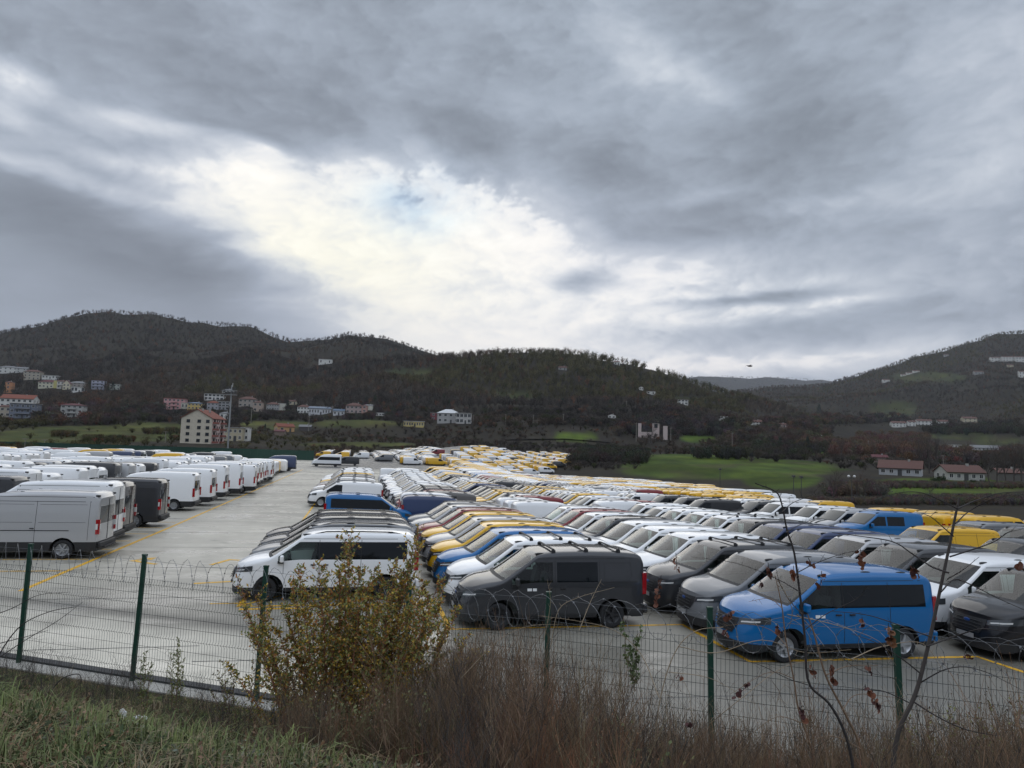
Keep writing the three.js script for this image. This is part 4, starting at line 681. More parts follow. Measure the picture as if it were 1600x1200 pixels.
const PANE = std(rgb(0.02, 0.024, 0.028), 0.12), FRAME = std(rgb(0.62, 0.61, 0.58), 0.6), CONCRETE = std(rgb(0.34, 0.33, 0.31), 0.95, { map: plaster }), IRON = std(rgb(0.05, 0.05, 0.05), 0.6);
const boxUv = (g, k = 3) => { const p = g.attributes.position, n = g.attributes.normal, uv = []; for (let i = 0; i < p.count; i++) { const nx = Math.abs(n.getX(i)), nz = Math.abs(n.getZ(i)); uv.push((nx > nz ? p.getZ(i) : p.getX(i)) / k, (Math.abs(n.getY(i)) > 0.6 ? p.getZ(i) : p.getY(i)) / k); } g.setAttribute('uv', new THREE.Float32BufferAttribute(uv, 2)); return g; };
const winGeo = new Map();
function windowAt(parent, w, h, x, y, z, ry, mat = FRAME, pane = true) {
  const key = [w.toFixed(2), h.toFixed(2)].join(); let g = winGeo.get(key);
  if (!g) { const f = new Build(), t = 0.09; f.box(-w / 2 - t, -h / 2 - t, -0.05, w / 2 + t, -h / 2, 0.10).box(-w / 2 - t, h / 2, -0.05, w / 2 + t, h / 2 + t, 0.06).box(-w / 2 - t, -h / 2, -0.05, -w / 2, h / 2, 0.06).box(w / 2, -h / 2, -0.05, w / 2 + t, h / 2, 0.06); if (w > 0.8) f.box(-0.03, -h / 2, -0.02, 0.03, h / 2, 0.045); g = { f: f.flat, p: new THREE.BoxGeometry(w - 0.004, h - 0.004, 0.05) }; winGeo.set(key, g); }
  const m = mesh('window', g.f, mat, parent); m.position.set(x, y, z); m.rotation.y = ry; if (pane) mesh('pane', g.p, PANE, m); return m;
}
// A house: px, py the middle of its foot in the photograph (surveyed onto the land), w and h its apparent size there
const homes = [[312, 693, 76, 50]];                                        // ground kept clear of trees before each house
function house(label, px, py, w, h, o = {}) {
  homes.push([px, py, w, h]);
  const foot = onLand(px, py), D = o.D ?? -foot.z, p = o.D ? V(ray(px, py).x / -ray(px, py).z * D, 0, -D) : foot; p.y = o.D ? EYE.y + ray(px, py).y / -ray(px, py).z * D : foot.y;
  const k = D / FOCAL, wide = w * k, tall = h * k, roofType = o.roof ?? 'gable', roofH = roofType === 'flat' ? 0.25 : (o.pitch ?? 0.3) * Math.min(wide, 12) * 0.6, eave = Math.max(2.2, tall - (roofType === 'flat' ? 0.25 : roofH)), deep = o.deep ?? Math.min(Math.max(wide * 0.7, 6), 13);
  const face = Math.atan2(-p.x, D) * 0.45 + (o.turn ?? 0);
  const g = thing('house', label, o.what ?? 'house', p, face);
  const hw = wide / 2, under = 4;
  // body; front face at z = 0
  const wall = wallOf(...(o.wall ?? [0.55, 0.54, 0.5])), b = new Build();
  b.box(-hw, -under, -deep, hw, eave, 0);
  const gableEnd = roofType === 'gable-front';
  if (gableEnd) for (const z of [0, -deep]) { const a = b.vert(-hw, eave, z), c = b.vert(hw, eave, z), d = b.vert(0, eave + roofH, z); z === 0 ? b.tri(a, c, d) : b.tri(a, d, c); }
  if (roofType === 'gable') for (const x of [-hw, hw]) { const a = b.vert(x, eave, 0), c = b.vert(x, eave, -deep), d = b.vert(x, eave + roofH, -deep / 2); x > 0 ? b.tri(a, c, d) : b.tri(a, d, c); }
  mesh('wall', boxUv(b.flat), wall, g);
  // roof with overhang and thickness
  const r = new Build(), ov = Math.min(0.5, wide * 0.04), th = 0.18;
  const slope = (p0, p1, p2, p3) => { const n = p1.clone().sub(p0).cross(p3.clone().sub(p0)).normalize().multiplyScalar(th), q = [p0, p1, p2, p3].map((v) => r.vert(v.x, v.y, v.z)), t = [p0, p1, p2, p3].map((v) => r.vert(v.x + n.x, v.y + n.y, v.z + n.z)); r.quad(q[3], q[2], q[1], q[0]); r.quad(...t); for (let i = 0; i < 4; i++) { const j = (i + 1) % 4; r.quad(q[i], q[j], t[j], t[i]); } };
  const e = eave + 0.01;
  if (roofType === 'flat') { r.box(-hw - ov, eave + 0.003, -deep - ov, hw + ov, eave + 0.28, ov); }
  else if (gableEnd) { const dy = roofH * ov / hw; slope(V(-hw - ov, e - dy, ov), V(0, e + roofH, ov), V(0, e + roofH, -deep - ov), V(-hw - ov, e - dy, -deep - ov)); slope(V(hw + ov, e - dy, -deep - ov), V(0, e + roofH, -deep - ov), V(0, e + roofH, ov), V(hw + ov, e - dy, ov)); }
  else if (roofType === 'hip') { const iw = Math.max(0.2, hw - deep / 2), dy = 0.1; const A = V(-hw - ov, e - dy, ov), B = V(hw + ov, e - dy, ov), C = V(hw + ov, e - dy, -deep - ov), E = V(-hw - ov, e - dy, -deep - ov), F = V(-iw, e + roofH, -deep / 2), G = V(iw, e + roofH, -deep / 2); const q = [A, B, C, E, F, G].map((v) => r.vert(v.x, v.y, v.z)); r.quad(q[0], q[1], q[5], q[4]); r.quad(q[2], q[3], q[4], q[5]); r.tri(q[1], q[2], q[5]); r.tri(q[3], q[0], q[4]); r.box(-hw - ov, e - dy - 0.16, -deep - ov, hw + ov, e - dy - 0.003, ov); }
  else { const dy = roofH * ov / (deep / 2); slope(V(-hw - ov, e - dy, ov), V(hw + ov, e - dy, ov), V(hw + ov, e + roofH, -deep / 2), V(-hw - ov, e + roofH, -deep / 2)); slope(V(hw + ov, e - dy, -deep - ov), V(-hw - ov, e - dy, -deep - ov), V(-hw - ov, e + roofH, -deep / 2), V(hw + ov, e + roofH, -deep / 2)); }
  const roof = mesh('roof', boxUv(r.flat, 1.4), roofType === 'flat' ? (o.tile ? ROOFS[o.tile] : CONCRETE) : ROOFS[o.tile ?? 'red'], g);
  if (o.chimney !== false && roofType !== 'flat' && wide > 5) mesh('chimney', new THREE.BoxGeometry(0.6, 1.5, 0.6).translate(hw * 0.4, eave + roofH * 0.9, -deep / 2 + 0.4), CONCRETE, roof);
  // storeys and windows
  const floors = o.floors ?? Math.max(1, Math.round(eave / 3)), cols = o.cols ?? Math.max(1, Math.round(wide / 3.4)), fh = eave / floors, ww = Math.min(1.5, wide / cols * 0.45) * (o.big ?? 1), wh = fh * 0.44 * (o.big ? 1.3 : 1);
  if (o.windows !== false) for (let f = 0; f < floors; f++) for (let c = 0; c < cols; c++) { const x = (c + 0.5) / cols * wide - hw; if (f === 0 && c === (o.door ?? cols >> 1) && wide > 6) { const d = mesh('door', new THREE.BoxGeometry(1.1, Math.min(2.2, fh * 0.8), 0.08), IRON, g); d.position.set(x, Math.min(2.2, fh * 0.8) / 2, 0.03); continue; } windowAt(g, ww, wh, x, (f + 0.55) * fh, 0, 0, o.frame ?? FRAME); }
  if (o.windows !== false && deep > 6) for (const s of [-1, 1]) for (let f = 0; f < floors; f++) for (const z of [-0.28, -0.7]) windowAt(g, 1.1, wh, s * hw, (f + 0.55) * fh, z * deep, s * Math.PI / 2, o.frame ?? FRAME);
  // balconies
  if (o.balcony) for (let f = 1; f < floors; f++) { const bw = wide * (o.balcony === true ? 0.8 : o.balcony), d = mesh('balcony', new Build().box(-bw / 2, f * fh - 0.12, 0.003, bw / 2, f * fh + 0.04, 1.3).flat, o.slab ?? wall, g); mesh('railing', new Build().box(-bw / 2, f * fh + 0.043, 1.2, bw / 2, f * fh + 0.95, 1.28).box(-bw / 2, f * fh + 0.043, 0.05, -bw / 2 + 0.08, f * fh + 0.95, 1.19).box(bw / 2 - 0.08, f * fh + 0.043, 0.05, bw / 2, f * fh + 0.95, 1.19).flat, o.rail ?? wall, d); }
  return g;
}
// the four-storey cream block with a gable end, its balconies on the right-hand side
{
  const p = onLand(305, 693), g = thing('apartment_block', 'cream four-storey apartment block with red gable roof and reddish balconies', 'apartment block', p, 0.0); g.scale.setScalar(-p.z / 352 * 1.06);
  const W = 14.4, H = 11.9, top = 4.0, deep = 15, b = new Build(); b.box(-W / 2, -6, -deep, W / 2, H, 0); for (const z of [0, -deep]) { const a = b.vert(-W / 2, H, z), c = b.vert(W / 2, H, z), e = b.vert(0, H + top, z); z === 0 ? b.tri(a, c, e) : b.tri(a, e, c); }
  mesh('wall', boxUv(b.flat), wallOf(0.58, 0.52, 0.42), g);
  const r = new Build(); for (const s of [-1, 1]) { const pts = [V(s * (W / 2 + 0.6), H - 0.33, 0.5), V(0, H + top, 0.5), V(0, H + top, -deep - 0.5), V(s * (W / 2 + 0.6), H - 0.33, -deep - 0.5)]; const a = pts.map((v) => r.vert(v.x, v.y + 0.02, v.z)), c = pts.map((v) => r.vert(v.x, v.y + 0.24, v.z)); r.quad(...a); r.quad(...c); for (let i = 0; i < 4; i++) r.quad(a[i], a[(i + 1) % 4], c[(i + 1) % 4], c[i]); }
  const roof = mesh('roof', boxUv(r.flat, 1.4), ROOFS.red, g); for (const [x, z] of [[1.2, -3], [2.5, -8]]) mesh('chimney', new THREE.BoxGeometry(0.7, 1.8, 0.7).translate(x, H + top - 0.2, z), CONCRETE, roof);
  for (let f = 0; f < 4; f++) for (const x of [-3.9, 1.2, 5.2]) windowAt(g, 1.5, 1.35, x, 1.45 + f * 3.0, 0, 0, IRON);
  const maroon = wallOf(0.26, 0.09, 0.07), pink = wallOf(0.66, 0.5, 0.46);
  mesh('side_wall_panel', new THREE.BoxGeometry(0.12, H - 0.3, deep - 0.6).translate(W / 2 + 0.062, H / 2 - 0.2, -deep / 2), pink, g);
  for (let f = 0; f < 4; f++) for (const z of [-2.6, -11.4]) { const bal = mesh('balcony', new Build().box(W / 2 + 0.125, f * 3 + 0.1, z - 2, W / 2 + 1.6, f * 3 + 0.28, z + 2).flat, CONCRETE, g); mesh('railing', new Build().box(W / 2 + 1.5, f * 3 + 0.283, z - 2, W / 2 + 1.6, f * 3 + 1.25, z + 2).box(W / 2 + 0.13, f * 3 + 0.283, z + 1.9, W / 2 + 1.49, f * 3 + 1.25, z + 2).box(W / 2 + 0.13, f * 3 + 0.283, z - 2, W / 2 + 1.49, f * 3 + 1.25, z - 1.9).flat, maroon, bal); windowAt(g, 1.8, 1.6, W / 2 + 0.13, 1.6 + f * 3, z, Math.PI / 2, IRON); }
  for (let f = 0; f < 4; f++) for (const z of [-5.8, -8.2]) windowAt(g, 0.8, 0.9, W / 2 + 0.13, 1.8 + f * 3, z, Math.PI / 2, IRON);
}
const white = [0.68, 0.67, 0.64], cream = [0.55, 0.49, 0.36], greyW = [0.36, 0.36, 0.36];
house('low cream house with flat roof just behind the cream apartment block', 363, 689, 28, 21, { wall: [0.48, 0.42, 0.30], roof: 'flat', cols: 4 });
house('small white two-storey house beside the low cream house', 381, 689, 12, 21, { wall: white, roof: 'flat', cols: 2, floors: 2 });
house('pink three-storey house with red roof edge and side balconies at the wood', 271, 640, 30, 18, { wall: [0.62, 0.33, 0.33], roof: 'flat', tile: 'red', floors: 3, cols: 5, balcony: 0.3 });
house('yellow house between the pink house and the white shell', 304, 640, 21, 12, { wall: [0.6, 0.44, 0.16], roof: 'hip', tile: 'blue', cols: 4, pitch: 0.15 });
house('small pale house squeezed between pink and yellow houses', 288, 639, 10, 10, { wall: [0.5, 0.48, 0.4], roof: 'flat', cols: 2 });
house('unfinished white concrete shell with rows of dark openings', 334, 625, 29, 10, { wall: white, roof: 'flat', floors: 2, cols: 5, big: 1.5 });
house('grey house with a red roof under the white concrete shell', 332, 640, 17, 14, { wall: [0.35, 0.34, 0.36], roof: 'hip', tile: 'red', cols: 3 });
house('grey concrete frame building beside the tall light mast', 349, 640, 17, 13, { wall: [0.3, 0.3, 0.31], roof: 'flat', floors: 3, cols: 3, big: 1.6 });
house('small white house right behind the red roof of the cream block', 350, 655, 14, 12, { wall: white, roof: 'hip', tile: 'grey', cols: 2 });
house('white house at the foot of the poplars on the wooded slope', 356, 614, 18, 7, { wall: white, roof: 'hip', tile: 'grey', cols: 3 });
house('brown-roofed house among trees right of the light mast', 386, 636, 26, 17, { wall: [0.36, 0.32, 0.28], roof: 'hip', tile: 'brown', cols: 4 });
house('pale corner house with terracotta front below the brown-roofed house', 402, 644, 14, 18, { wall: [0.42, 0.33, 0.27], roof: 'hip', tile: 'brown', cols: 2 });
house('long low grey house with several small windows in the village', 426, 641, 19, 13, { wall: greyW, roof: 'hip', tile: 'brown', cols: 5, floors: 2 });
house('plain white block without windows in the village', 440, 642, 11, 12, { wall: [0.62, 0.60, 0.52], roof: 'flat', windows: false });
house('cream house high behind the plain white block', 457, 632, 12, 7, { wall: cream, roof: 'gable', tile: 'brown', cols: 2 });
house('white house with brown hip roof left of the blue hall', 474, 646, 19, 14, { wall: white, roof: 'hip', tile: 'brown', cols: 4, floors: 2 });
house('long hall with dark blue roof and white bays', 501, 648, 37, 13, { wall: [0.6, 0.6, 0.62], roof: 'gable', tile: 'blue', cols: 9, floors: 1, pitch: 0.22, what: 'hall' });
house('small blue-roofed annex right of the long blue hall', 529, 649, 17, 10, { wall: [0.55, 0.55, 0.56], roof: 'gable', tile: 'blue', cols: 3, floors: 1 });
house('pinkish house with brown roof right of the blue hall', 553, 646, 26, 17, { wall: [0.42, 0.33, 0.31], roof: 'hip', tile: 'brown', cols: 4, floors: 2 });
house('rose house front beside the white barn with smoke', 569, 645, 9, 13, { wall: [0.45, 0.26, 0.22], roof: 'hip', tile: 'brown', cols: 1, floors: 2 });
house('white barn at the end of the village', 576, 641, 11, 9, { wall: [0.66, 0.65, 0.56], roof: 'gable', tile: 'grey', windows: false });
house('white camper-like shed on the track below the village', 594, 650, 13, 5, { wall: white, roof: 'flat', cols: 3, floors: 1, what: 'shed' });
house('orange farmhouse with wide red roof in the green field', 447, 675, 26, 13, { wall: [0.55, 0.34, 0.16], roof: 'gable', tile: 'red', cols: 2, floors: 1, turn: 0.5 });
house('dark hut beside the orange farmhouse', 476, 673, 18, 7, { wall: [0.1, 0.09, 0.09], roof: 'gable', tile: 'grey', windows: false, what: 'hut' });
house('low red roof of a barn half hidden in scrub', 436, 681, 15, 5, { wall: [0.2, 0.15, 0.12], roof: 'gable', tile: 'maroon', windows: false, what: 'barn' });
house('long low yellow building with flat roof in the scrub', 646, 667, 31, 9, { wall: [0.62, 0.5, 0.2], roof: 'flat', tile: 'pale', cols: 8, floors: 1 });
house('grey house with big pale metal roof and open white balconies', 700, 661, 34, 22, { wall: [0.42, 0.41, 0.40], roof: 'hip', tile: 'pale', cols: 4, floors: 2, pitch: 0.35 });
house('unfinished white frame joined to the pale-roofed house', 724, 662, 24, 17, { wall: [0.5, 0.48, 0.46], roof: 'flat', cols: 4, floors: 2, big: 1.6 });
house('maroon house behind the pale-roofed house', 677, 656, 10, 11, { wall: [0.2, 0.05, 0.06], roof: 'flat', cols: 1, floors: 2 });
house('white villa alone high on the wooded ridge', 508, 569, 20, 8, { wall: [0.72, 0.71, 0.68], roof: 'flat', cols: 3, floors: 1 });
house('large white house with red roof and white gable above the blue-grey block', 24, 645, 45, 29, { wall: white, roof: 'gable', tile: 'red', cols: 6, floors: 3, pitch: 0.4 });
house('blue-grey apartment house with glazed balconies below the white gable', 34, 654, 36, 24, { wall: [0.17, 0.19, 0.24], roof: 'flat', cols: 5, floors: 3, balcony: 0.6, slab: wallOf(...greyW) });
house('beige house with brown roof at the left end of the village', 7, 652, 15, 19, { wall: [0.46, 0.40, 0.32], roof: 'gable', tile: 'brown', cols: 2, floors: 2 });
house('white house wing with balconies stacked right of the blue-grey block', 50, 653, 7, 18, { wall: white, roof: 'flat', cols: 1, floors: 3, balcony: true });
house('orange tower house behind the dark cypress', 12, 613, 11, 18, { wall: [0.5, 0.24, 0.12], roof: 'hip', tile: 'brown', cols: 1, floors: 3 });
house('grey terraced house alone between the bare trees', 111, 652, 31, 22, { wall: [0.42, 0.42, 0.40], roof: 'hip', tile: 'maroon', cols: 4, floors: 3, balcony: 0.4, pitch: 0.15 });
house('white house at the top left of the hillside row', 12, 583, 26, 12, { wall: white, roof: 'hip', tile: 'grey', cols: 4, floors: 2 });
house('white house with grey roof second in the top row', 33, 582, 16, 9, { wall: [0.56, 0.56, 0.54], roof: 'gable', tile: 'grey', cols: 2, floors: 2 });
house('beige three-storey house with brown roof in the hillside row', 49, 593, 23, 16, { wall: [0.42, 0.38, 0.31], roof: 'hip', tile: 'brown', cols: 4, floors: 3 });
house('white flat-roofed house far up behind the cream house', 78, 592, 23, 6, { wall: white, roof: 'flat', cols: 5, floors: 1 });
house('broad cream house with a yellow end wall in the hillside row', 74, 606, 26, 13, { wall: [0.6, 0.58, 0.45], roof: 'hip', tile: 'maroon', cols: 5, floors: 2 });
house('yellow end house beside the broad cream house', 86, 606, 5, 12, { wall: [0.55, 0.5, 0.2], roof: 'flat', cols: 1, floors: 2, windows: false });
house('white house with timber balcony left of the pointed cream gable', 94, 607, 10, 13, { wall: [0.58, 0.56, 0.52], roof: 'gable', tile: 'brown', cols: 2, floors: 2, balcony: true });
house('narrow cream house with pointed gable to the valley', 103, 609, 10, 15, { wall: [0.62, 0.56, 0.42], roof: 'gable-front', tile: 'maroon', cols: 2, floors: 2, pitch: 0.9 });
house('white house with arcade in front of the grey-roofed houses', 121, 613, 19, 9, { wall: [0.7, 0.69, 0.66], roof: 'flat', cols: 4, floors: 1, big: 1.5 });
house('grey-roofed house above the white arcade', 120, 604, 24, 9, { wall: [0.4, 0.36, 0.33], roof: 'hip', tile: 'grey', cols: 4, floors: 2 });
house('lilac-grey flats with white balcony bands on the hillside', 152, 608, 18, 14, { wall: [0.42, 0.43, 0.52], roof: 'flat', tile: 'maroon', cols: 3, floors: 3, balcony: true });
house('pale green-grey house at the right end of the hillside row', 179, 609, 15, 9, { wall: [0.44, 0.47, 0.42], roof: 'flat', cols: 3, floors: 2 });
// houses scattered on the middle and right hills
for (const [label, px, py, w, h, o] of [
  ['white cottage high on the middle hill beside conifers', 964, 570, 9, 6, {}], ['long pale roof near the crest of the middle hill', 1016, 578, 13, 4, { roof: 'flat' }], ['grey stone house in a clearing left on the middle hill', 879, 578, 13, 6, { wall: greyW }], ['small pointed white hut halfway down the middle hill', 1002, 609, 6, 5, { roof: 'gable-front' }], ['low white building just right of the pointed white hut', 1017, 616, 14, 5, { roof: 'flat' }], ['white house with posts on the meadow edge of the middle hill', 1067, 632, 16, 8, { roof: 'flat', cols: 3, big: 1.4 }],
  ['white gabled hut in the scrub below the middle hill', 956, 654, 12, 6, { roof: 'gable-front' }], ['white two-step house right of the roofless ruin', 1128, 659, 18, 9, { roof: 'flat', cols: 3 }], ['long white house farthest right in the scrub valley', 1181, 664, 19, 7, { cols: 4 }], ['pinkish cottage among the russet trees', 1222, 668, 13, 6, { wall: [0.4, 0.3, 0.28] }], ['tiny pale shed below the russet trees', 1281, 684, 7, 3, { roof: 'flat' }],
  ['white twin house leftmost in the hamlet of the right valley', 1405, 667, 20, 9, { cols: 4, tile: 'brown' }], ['square white house second in the right valley hamlet', 1425, 666, 11, 9, { tile: 'brown' }], ['broad white house in the middle of the right valley hamlet', 1445, 665, 21, 10, { cols: 4, tile: 'brown' }], ['low white house at the right end of the hamlet', 1474, 662, 15, 6, { cols: 3, tile: 'brown' }], ['cream house with red roof above the right hamlet', 1516, 660, 19, 9, { wall: cream, cols: 3 }],
  ['lowest white house of the terrace on the far right slope', 1412, 588, 7, 4, {}], ['white house in the middle of the terrace on the far right slope', 1421, 585, 8, 4, {}], ['upper white house of the terrace on the far right slope', 1432, 582, 9, 4, {}], ['pale hut left of and below the white terrace', 1385, 597, 10, 5, {}], ['grey hut on the shoulder of the right hill', 1479, 557, 6, 4, { wall: greyW }], ['cream house left in the hilltop village', 1556, 565, 13, 8, { cols: 3 }], ['long cream house in the hilltop village', 1576, 565, 16, 9, { cols: 4 }], ['white house at the picture edge of the hilltop village', 1594, 566, 12, 10, { cols: 3 }], ['yellowish hut just under the hilltop village', 1579, 574, 8, 5, { wall: cream }], ['grey twin house in the pasture under the hilltop village', 1530, 585, 13, 6, { wall: greyW, cols: 3 }], ['tall white house at the right picture edge under the village', 1597, 590, 8, 11, {}],
]) house(label, px, py, w, h, { wall: white, tile: 'brown', cols: 2, floors: h > 6 ? 2 : 1, ...o });
house('white bungalow with brown gable roof by the green meadow', 1406, 743, 58, 17, { wall: [0.44, 0.45, 0.46], roof: 'gable', tile: 'brown', cols: 5, floors: 1, turn: -0.35, pitch: 0.32 });
house('long white bungalow with brown roof behind the hedge', 1510, 751, 56, 17, { wall: [0.45, 0.44, 0.42], roof: 'gable', tile: 'brown', cols: 5, floors: 1, turn: 0.2, pitch: 0.3 });
house('dark barn with brown roof at the right edge of the meadow', 1580, 752, 34, 16, { wall: [0.12, 0.11, 0.1], roof: 'gable', tile: 'brown', windows: false, what: 'barn' });
house('red-roofed shed half hidden left of the white bungalow', 1376, 722, 22, 8, { wall: [0.2, 0.15, 0.13], roof: 'gable', tile: 'maroon', windows: false, what: 'shed' });
house('flat white roof beyond the bare trees on the right', 1494, 699, 15, 4, { wall: white, roof: 'flat', floors: 1, cols: 3 });
house('low white row of sheds at the valley bottom on the right', 1540, 704, 44, 5, { wall: [0.5, 0.5, 0.5], roof: 'gable', tile: 'grey', floors: 1, cols: 8 });
// roofless pink and white ruin behind the bare trees
{
  const p = onLand(1020, 687), k = -p.z / FOCAL, g = thing('ruined_house', 'roofless pinkish white ruin with an arched end wall behind bare trees', 'ruin', p, 0.1), W = 47 * k, b = new Build();
  b.box(-W / 2, -2, -0.3, -W / 2 + 5 * k, 25 * k, 0).box(W / 2 - 7 * k, -2, -0.3, W / 2, 22 * k, 0).box(W * 0.06, -2, -5, W * 0.30, 26 * k, -4.7).box(-W * 0.33, -2, -5.001, W * 0.055, 12 * k, -4.7); mesh('wall', boxUv(b.flat), wallOf(0.56, 0.46, 0.43), g);
  mesh('arched_gable', new THREE.CylinderGeometry(W * 0.12, W * 0.12, 0.3, 16, 1, false, Math.PI / 2, Math.PI).rotateX(Math.PI / 2).rotateZ(Math.PI).translate(W * 0.18, 26 * k, -4.85), wallOf(0.55, 0.5, 0.46), g); windowAt(g, 5 * k, 6 * k, W * 0.18, 22 * k, -4.7, 0, IRON);
}
// ---------------------------------------------------------------- poles and lamps
const STEEL = std(rgb(0.30, 0.31, 0.31), 0.5, { metalness: 0.5 }), TIMBER = std(rgb(0.22, 0.20, 0.17), 0.9), GREEN = std(rgb(0.008, 0.045, 0.028), 0.5);
function pole(label, px, py, h, kind, D) {
  const d = ray(px, py), p = D ? V(d.x / -d.z * D, EYE.y + d.y / -d.z * D, -D) : onLand(px, py), k = -p.z / FOCAL, tall = h * k, g = thing(kind === 'globe' || kind === 'lamp' ? 'street_lamp' : kind === 'mast' ? 'light_mast' : 'utility_pole', label, kind === 'globe' || kind === 'lamp' ? 'street lamp' : kind === 'mast' ? 'light mast' : 'utility pole', p);
  const r = Math.max(0.06, kind === 'mast' ? 0.28 : 0.0), thin = Math.max(r, k * 0.55); mesh('pole', new Build().tube([V(0, -3, 0), V(0, tall * 0.5, 0), V(0, tall, 0)], [thin, thin * 0.85, thin * 0.6], 7, true).geometry, kind === 'wood' ? TIMBER : kind === 'mast' ? STEEL : IRON, g);
  if (kind === 'mast') { mesh('lamp_frame', new Build().box(-1.6, tall * 0.86, -0.5, 1.6, tall * 0.86 + 0.15, 0.5).box(-1.6, tall * 0.92, -0.4, 1.6, tall * 0.92 + 0.12, 0.4).flat, STEEL, g); for (const [x, y] of [[-1.3, 0.88], [-0.4, 0.88], [0.5, 0.88], [1.3, 0.88], [-0.9, 0.94], [0.9, 0.94]]) mesh('floodlight', new Build().box(x - 0.3, tall * y, 0.15, x + 0.3, tall * y + 0.5, 0.5).flat, IRON, g); mesh('lightning_rod', new Build().tube([V(0.3, tall * 0.98, 0), V(0.3, tall * 1.03, 0)], 0.08, 5, true).geometry, FRAME, g); }
  if (kind === 'globe') for (const s of [-1, 1]) { mesh('arm', new Build().tube([V(0, tall * 0.92, 0), V(s * 4.2 * k, tall * 0.95, 0)], thin * 0.6, 5, true).geometry, IRON, g); mesh('globe', new THREE.SphereGeometry(2.1 * k, 12, 8).translate(s * 4.4 * k, tall * 1.0, 0), FRAME, g); }
  if (kind === 'lamp') mesh('lamp_head', new Build().box(-1.6 * k, tall - 0.2, -0.3, 1.6 * k, tall + 0.8 * k, 0.3).flat, IRON, g);
  if (kind === 'wood') mesh('cross_arm', new Build().box(-0.9, tall * 0.93, -0.06, 0.9, tall * 0.93 + 0.14, 0.06).flat, TIMBER, g);
}
pole('tall steel floodlight mast beside the cream apartment block', 355, 714, 112, 'mast', 205);
pole('twin-globe lamp in front of the brown bushes', 1331, 784, 39, 'globe', 84);
pole('dark lamp post at the corner of the far fence', 1240, 776, 32, 'lamp', 98); pole('plain dark post beside the corner lamp', 1252, 766, 21, 'lamp', 104); pole('dark lamp post standing before the green meadow', 1125, 752, 19, 'lamp', 150);
for (const [label, px, py, h] of [['thin dark pole at the foot of the left field', 38, 705, 20], ['pale pole in front of the left field scrub', 69, 702, 15], ['thin pole left of the cream apartment block', 258, 692, 18], ['utility pole behind the orange farmhouse', 482, 674, 24], ['pole right of the brown-roofed house', 392, 662, 24], ['pole left of the blue hall annex', 519, 648, 14], ['white pole in the scrub right of the ruin', 1144, 702, 26], ['pole left of the roofless ruin', 994, 690, 30], ['pole right of the roofless ruin', 1048, 692, 24], ['pole on the small green rise', 1357, 712, 24], ['tall pale pole near the white bungalow', 1474, 735, 24], ['pole in the scrub of the middle valley', 880, 662, 15], ['second pole in the scrub of the middle valley', 833, 662, 14], ['pole in the meadow strip under the middle hill', 979, 640, 14], ['pole right of the pale-roofed house', 739, 662, 14], ['pole farther right of the pale-roofed house', 790, 662, 15]]) pole(label, px, py, h, 'wood');
// green screen fence along the back of the left lot
{
  const g = thing('screen_fence', 'long dark green screen fence behind the back rows of tall vans', 'fence'); const pts = []; for (let px = -60; px <= 492; px += 11) { const d = ray(px, 712 + (px > 330 ? 2 : 0)), D = 196, k = D / -d.z; pts.push(V(d.x * k, lotY(d.x * k, -D) - 0.2, -D)); }
  pts.forEach((p, i) => { mesh('post', new THREE.BoxGeometry(0.1, 3.0, 0.1).translate(p.x, p.y + 1.5, p.z), GREEN, g); if (i) { const q = pts[i - 1], b = new Build(), w = 0.03; const a = [b.vert(q.x, q.y, q.z), b.vert(p.x, p.y, p.z), b.vert(p.x, p.y + 2.8, p.z), b.vert(q.x, q.y + 2.8, q.z)], c = [b.vert(q.x, q.y, q.z - w), b.vert(p.x, p.y, p.z - w), b.vert(p.x, p.y + 2.8, p.z - w), b.vert(q.x, q.y + 2.8, q.z - w)]; b.quad(...a); b.quad(c[1], c[0], c[3], c[2]); b.quad(a[3], a[2], c[2], c[3]); mesh('panel', b.flat, GREEN, g); } });
}
// pale farm track across the scrub
function track(label, pts, width) { const b = new Build(); let prev; const fine = []; for (let i = 0; i < pts.length - 1; i++) for (let k = 0; k < 14; k++) fine.push([lerp(pts[i][0], pts[i + 1][0], k / 14), lerp(pts[i][1], pts[i + 1][1], k / 14)]); for (const [px, py] of fine) { const p = onLand(px, py), row = [b.vert(p.x, p.y + 0.25, p.z - width / 2), b.vert(p.x, p.y + 0.25, p.z + width / 2)]; if (prev) b.quad(prev[1], row[1], row[0], prev[0]); prev = row; } tag(mesh('farm_track', b.geometry, std(rgb(0.27, 0.24, 0.19), 1)), label, 'track', null, 'structure'); }
track('pale dirt track along the scrub above the far apron', [[596, 699], [660, 697], [745, 692], [800, 687], [880, 686], [960, 692]], 3.5); track('short pale dirt track right of the ruin', [[1096, 696], [1140, 701]], 4);

// ---------------------------------------------------------------- woods on the hills, scrub in the valley, single bare trees
const barkBrown = std(rgb(0.060, 0.050, 0.043), 0.95), twigBrown = std(rgb(0.070, 0.055, 0.046), 0.95);
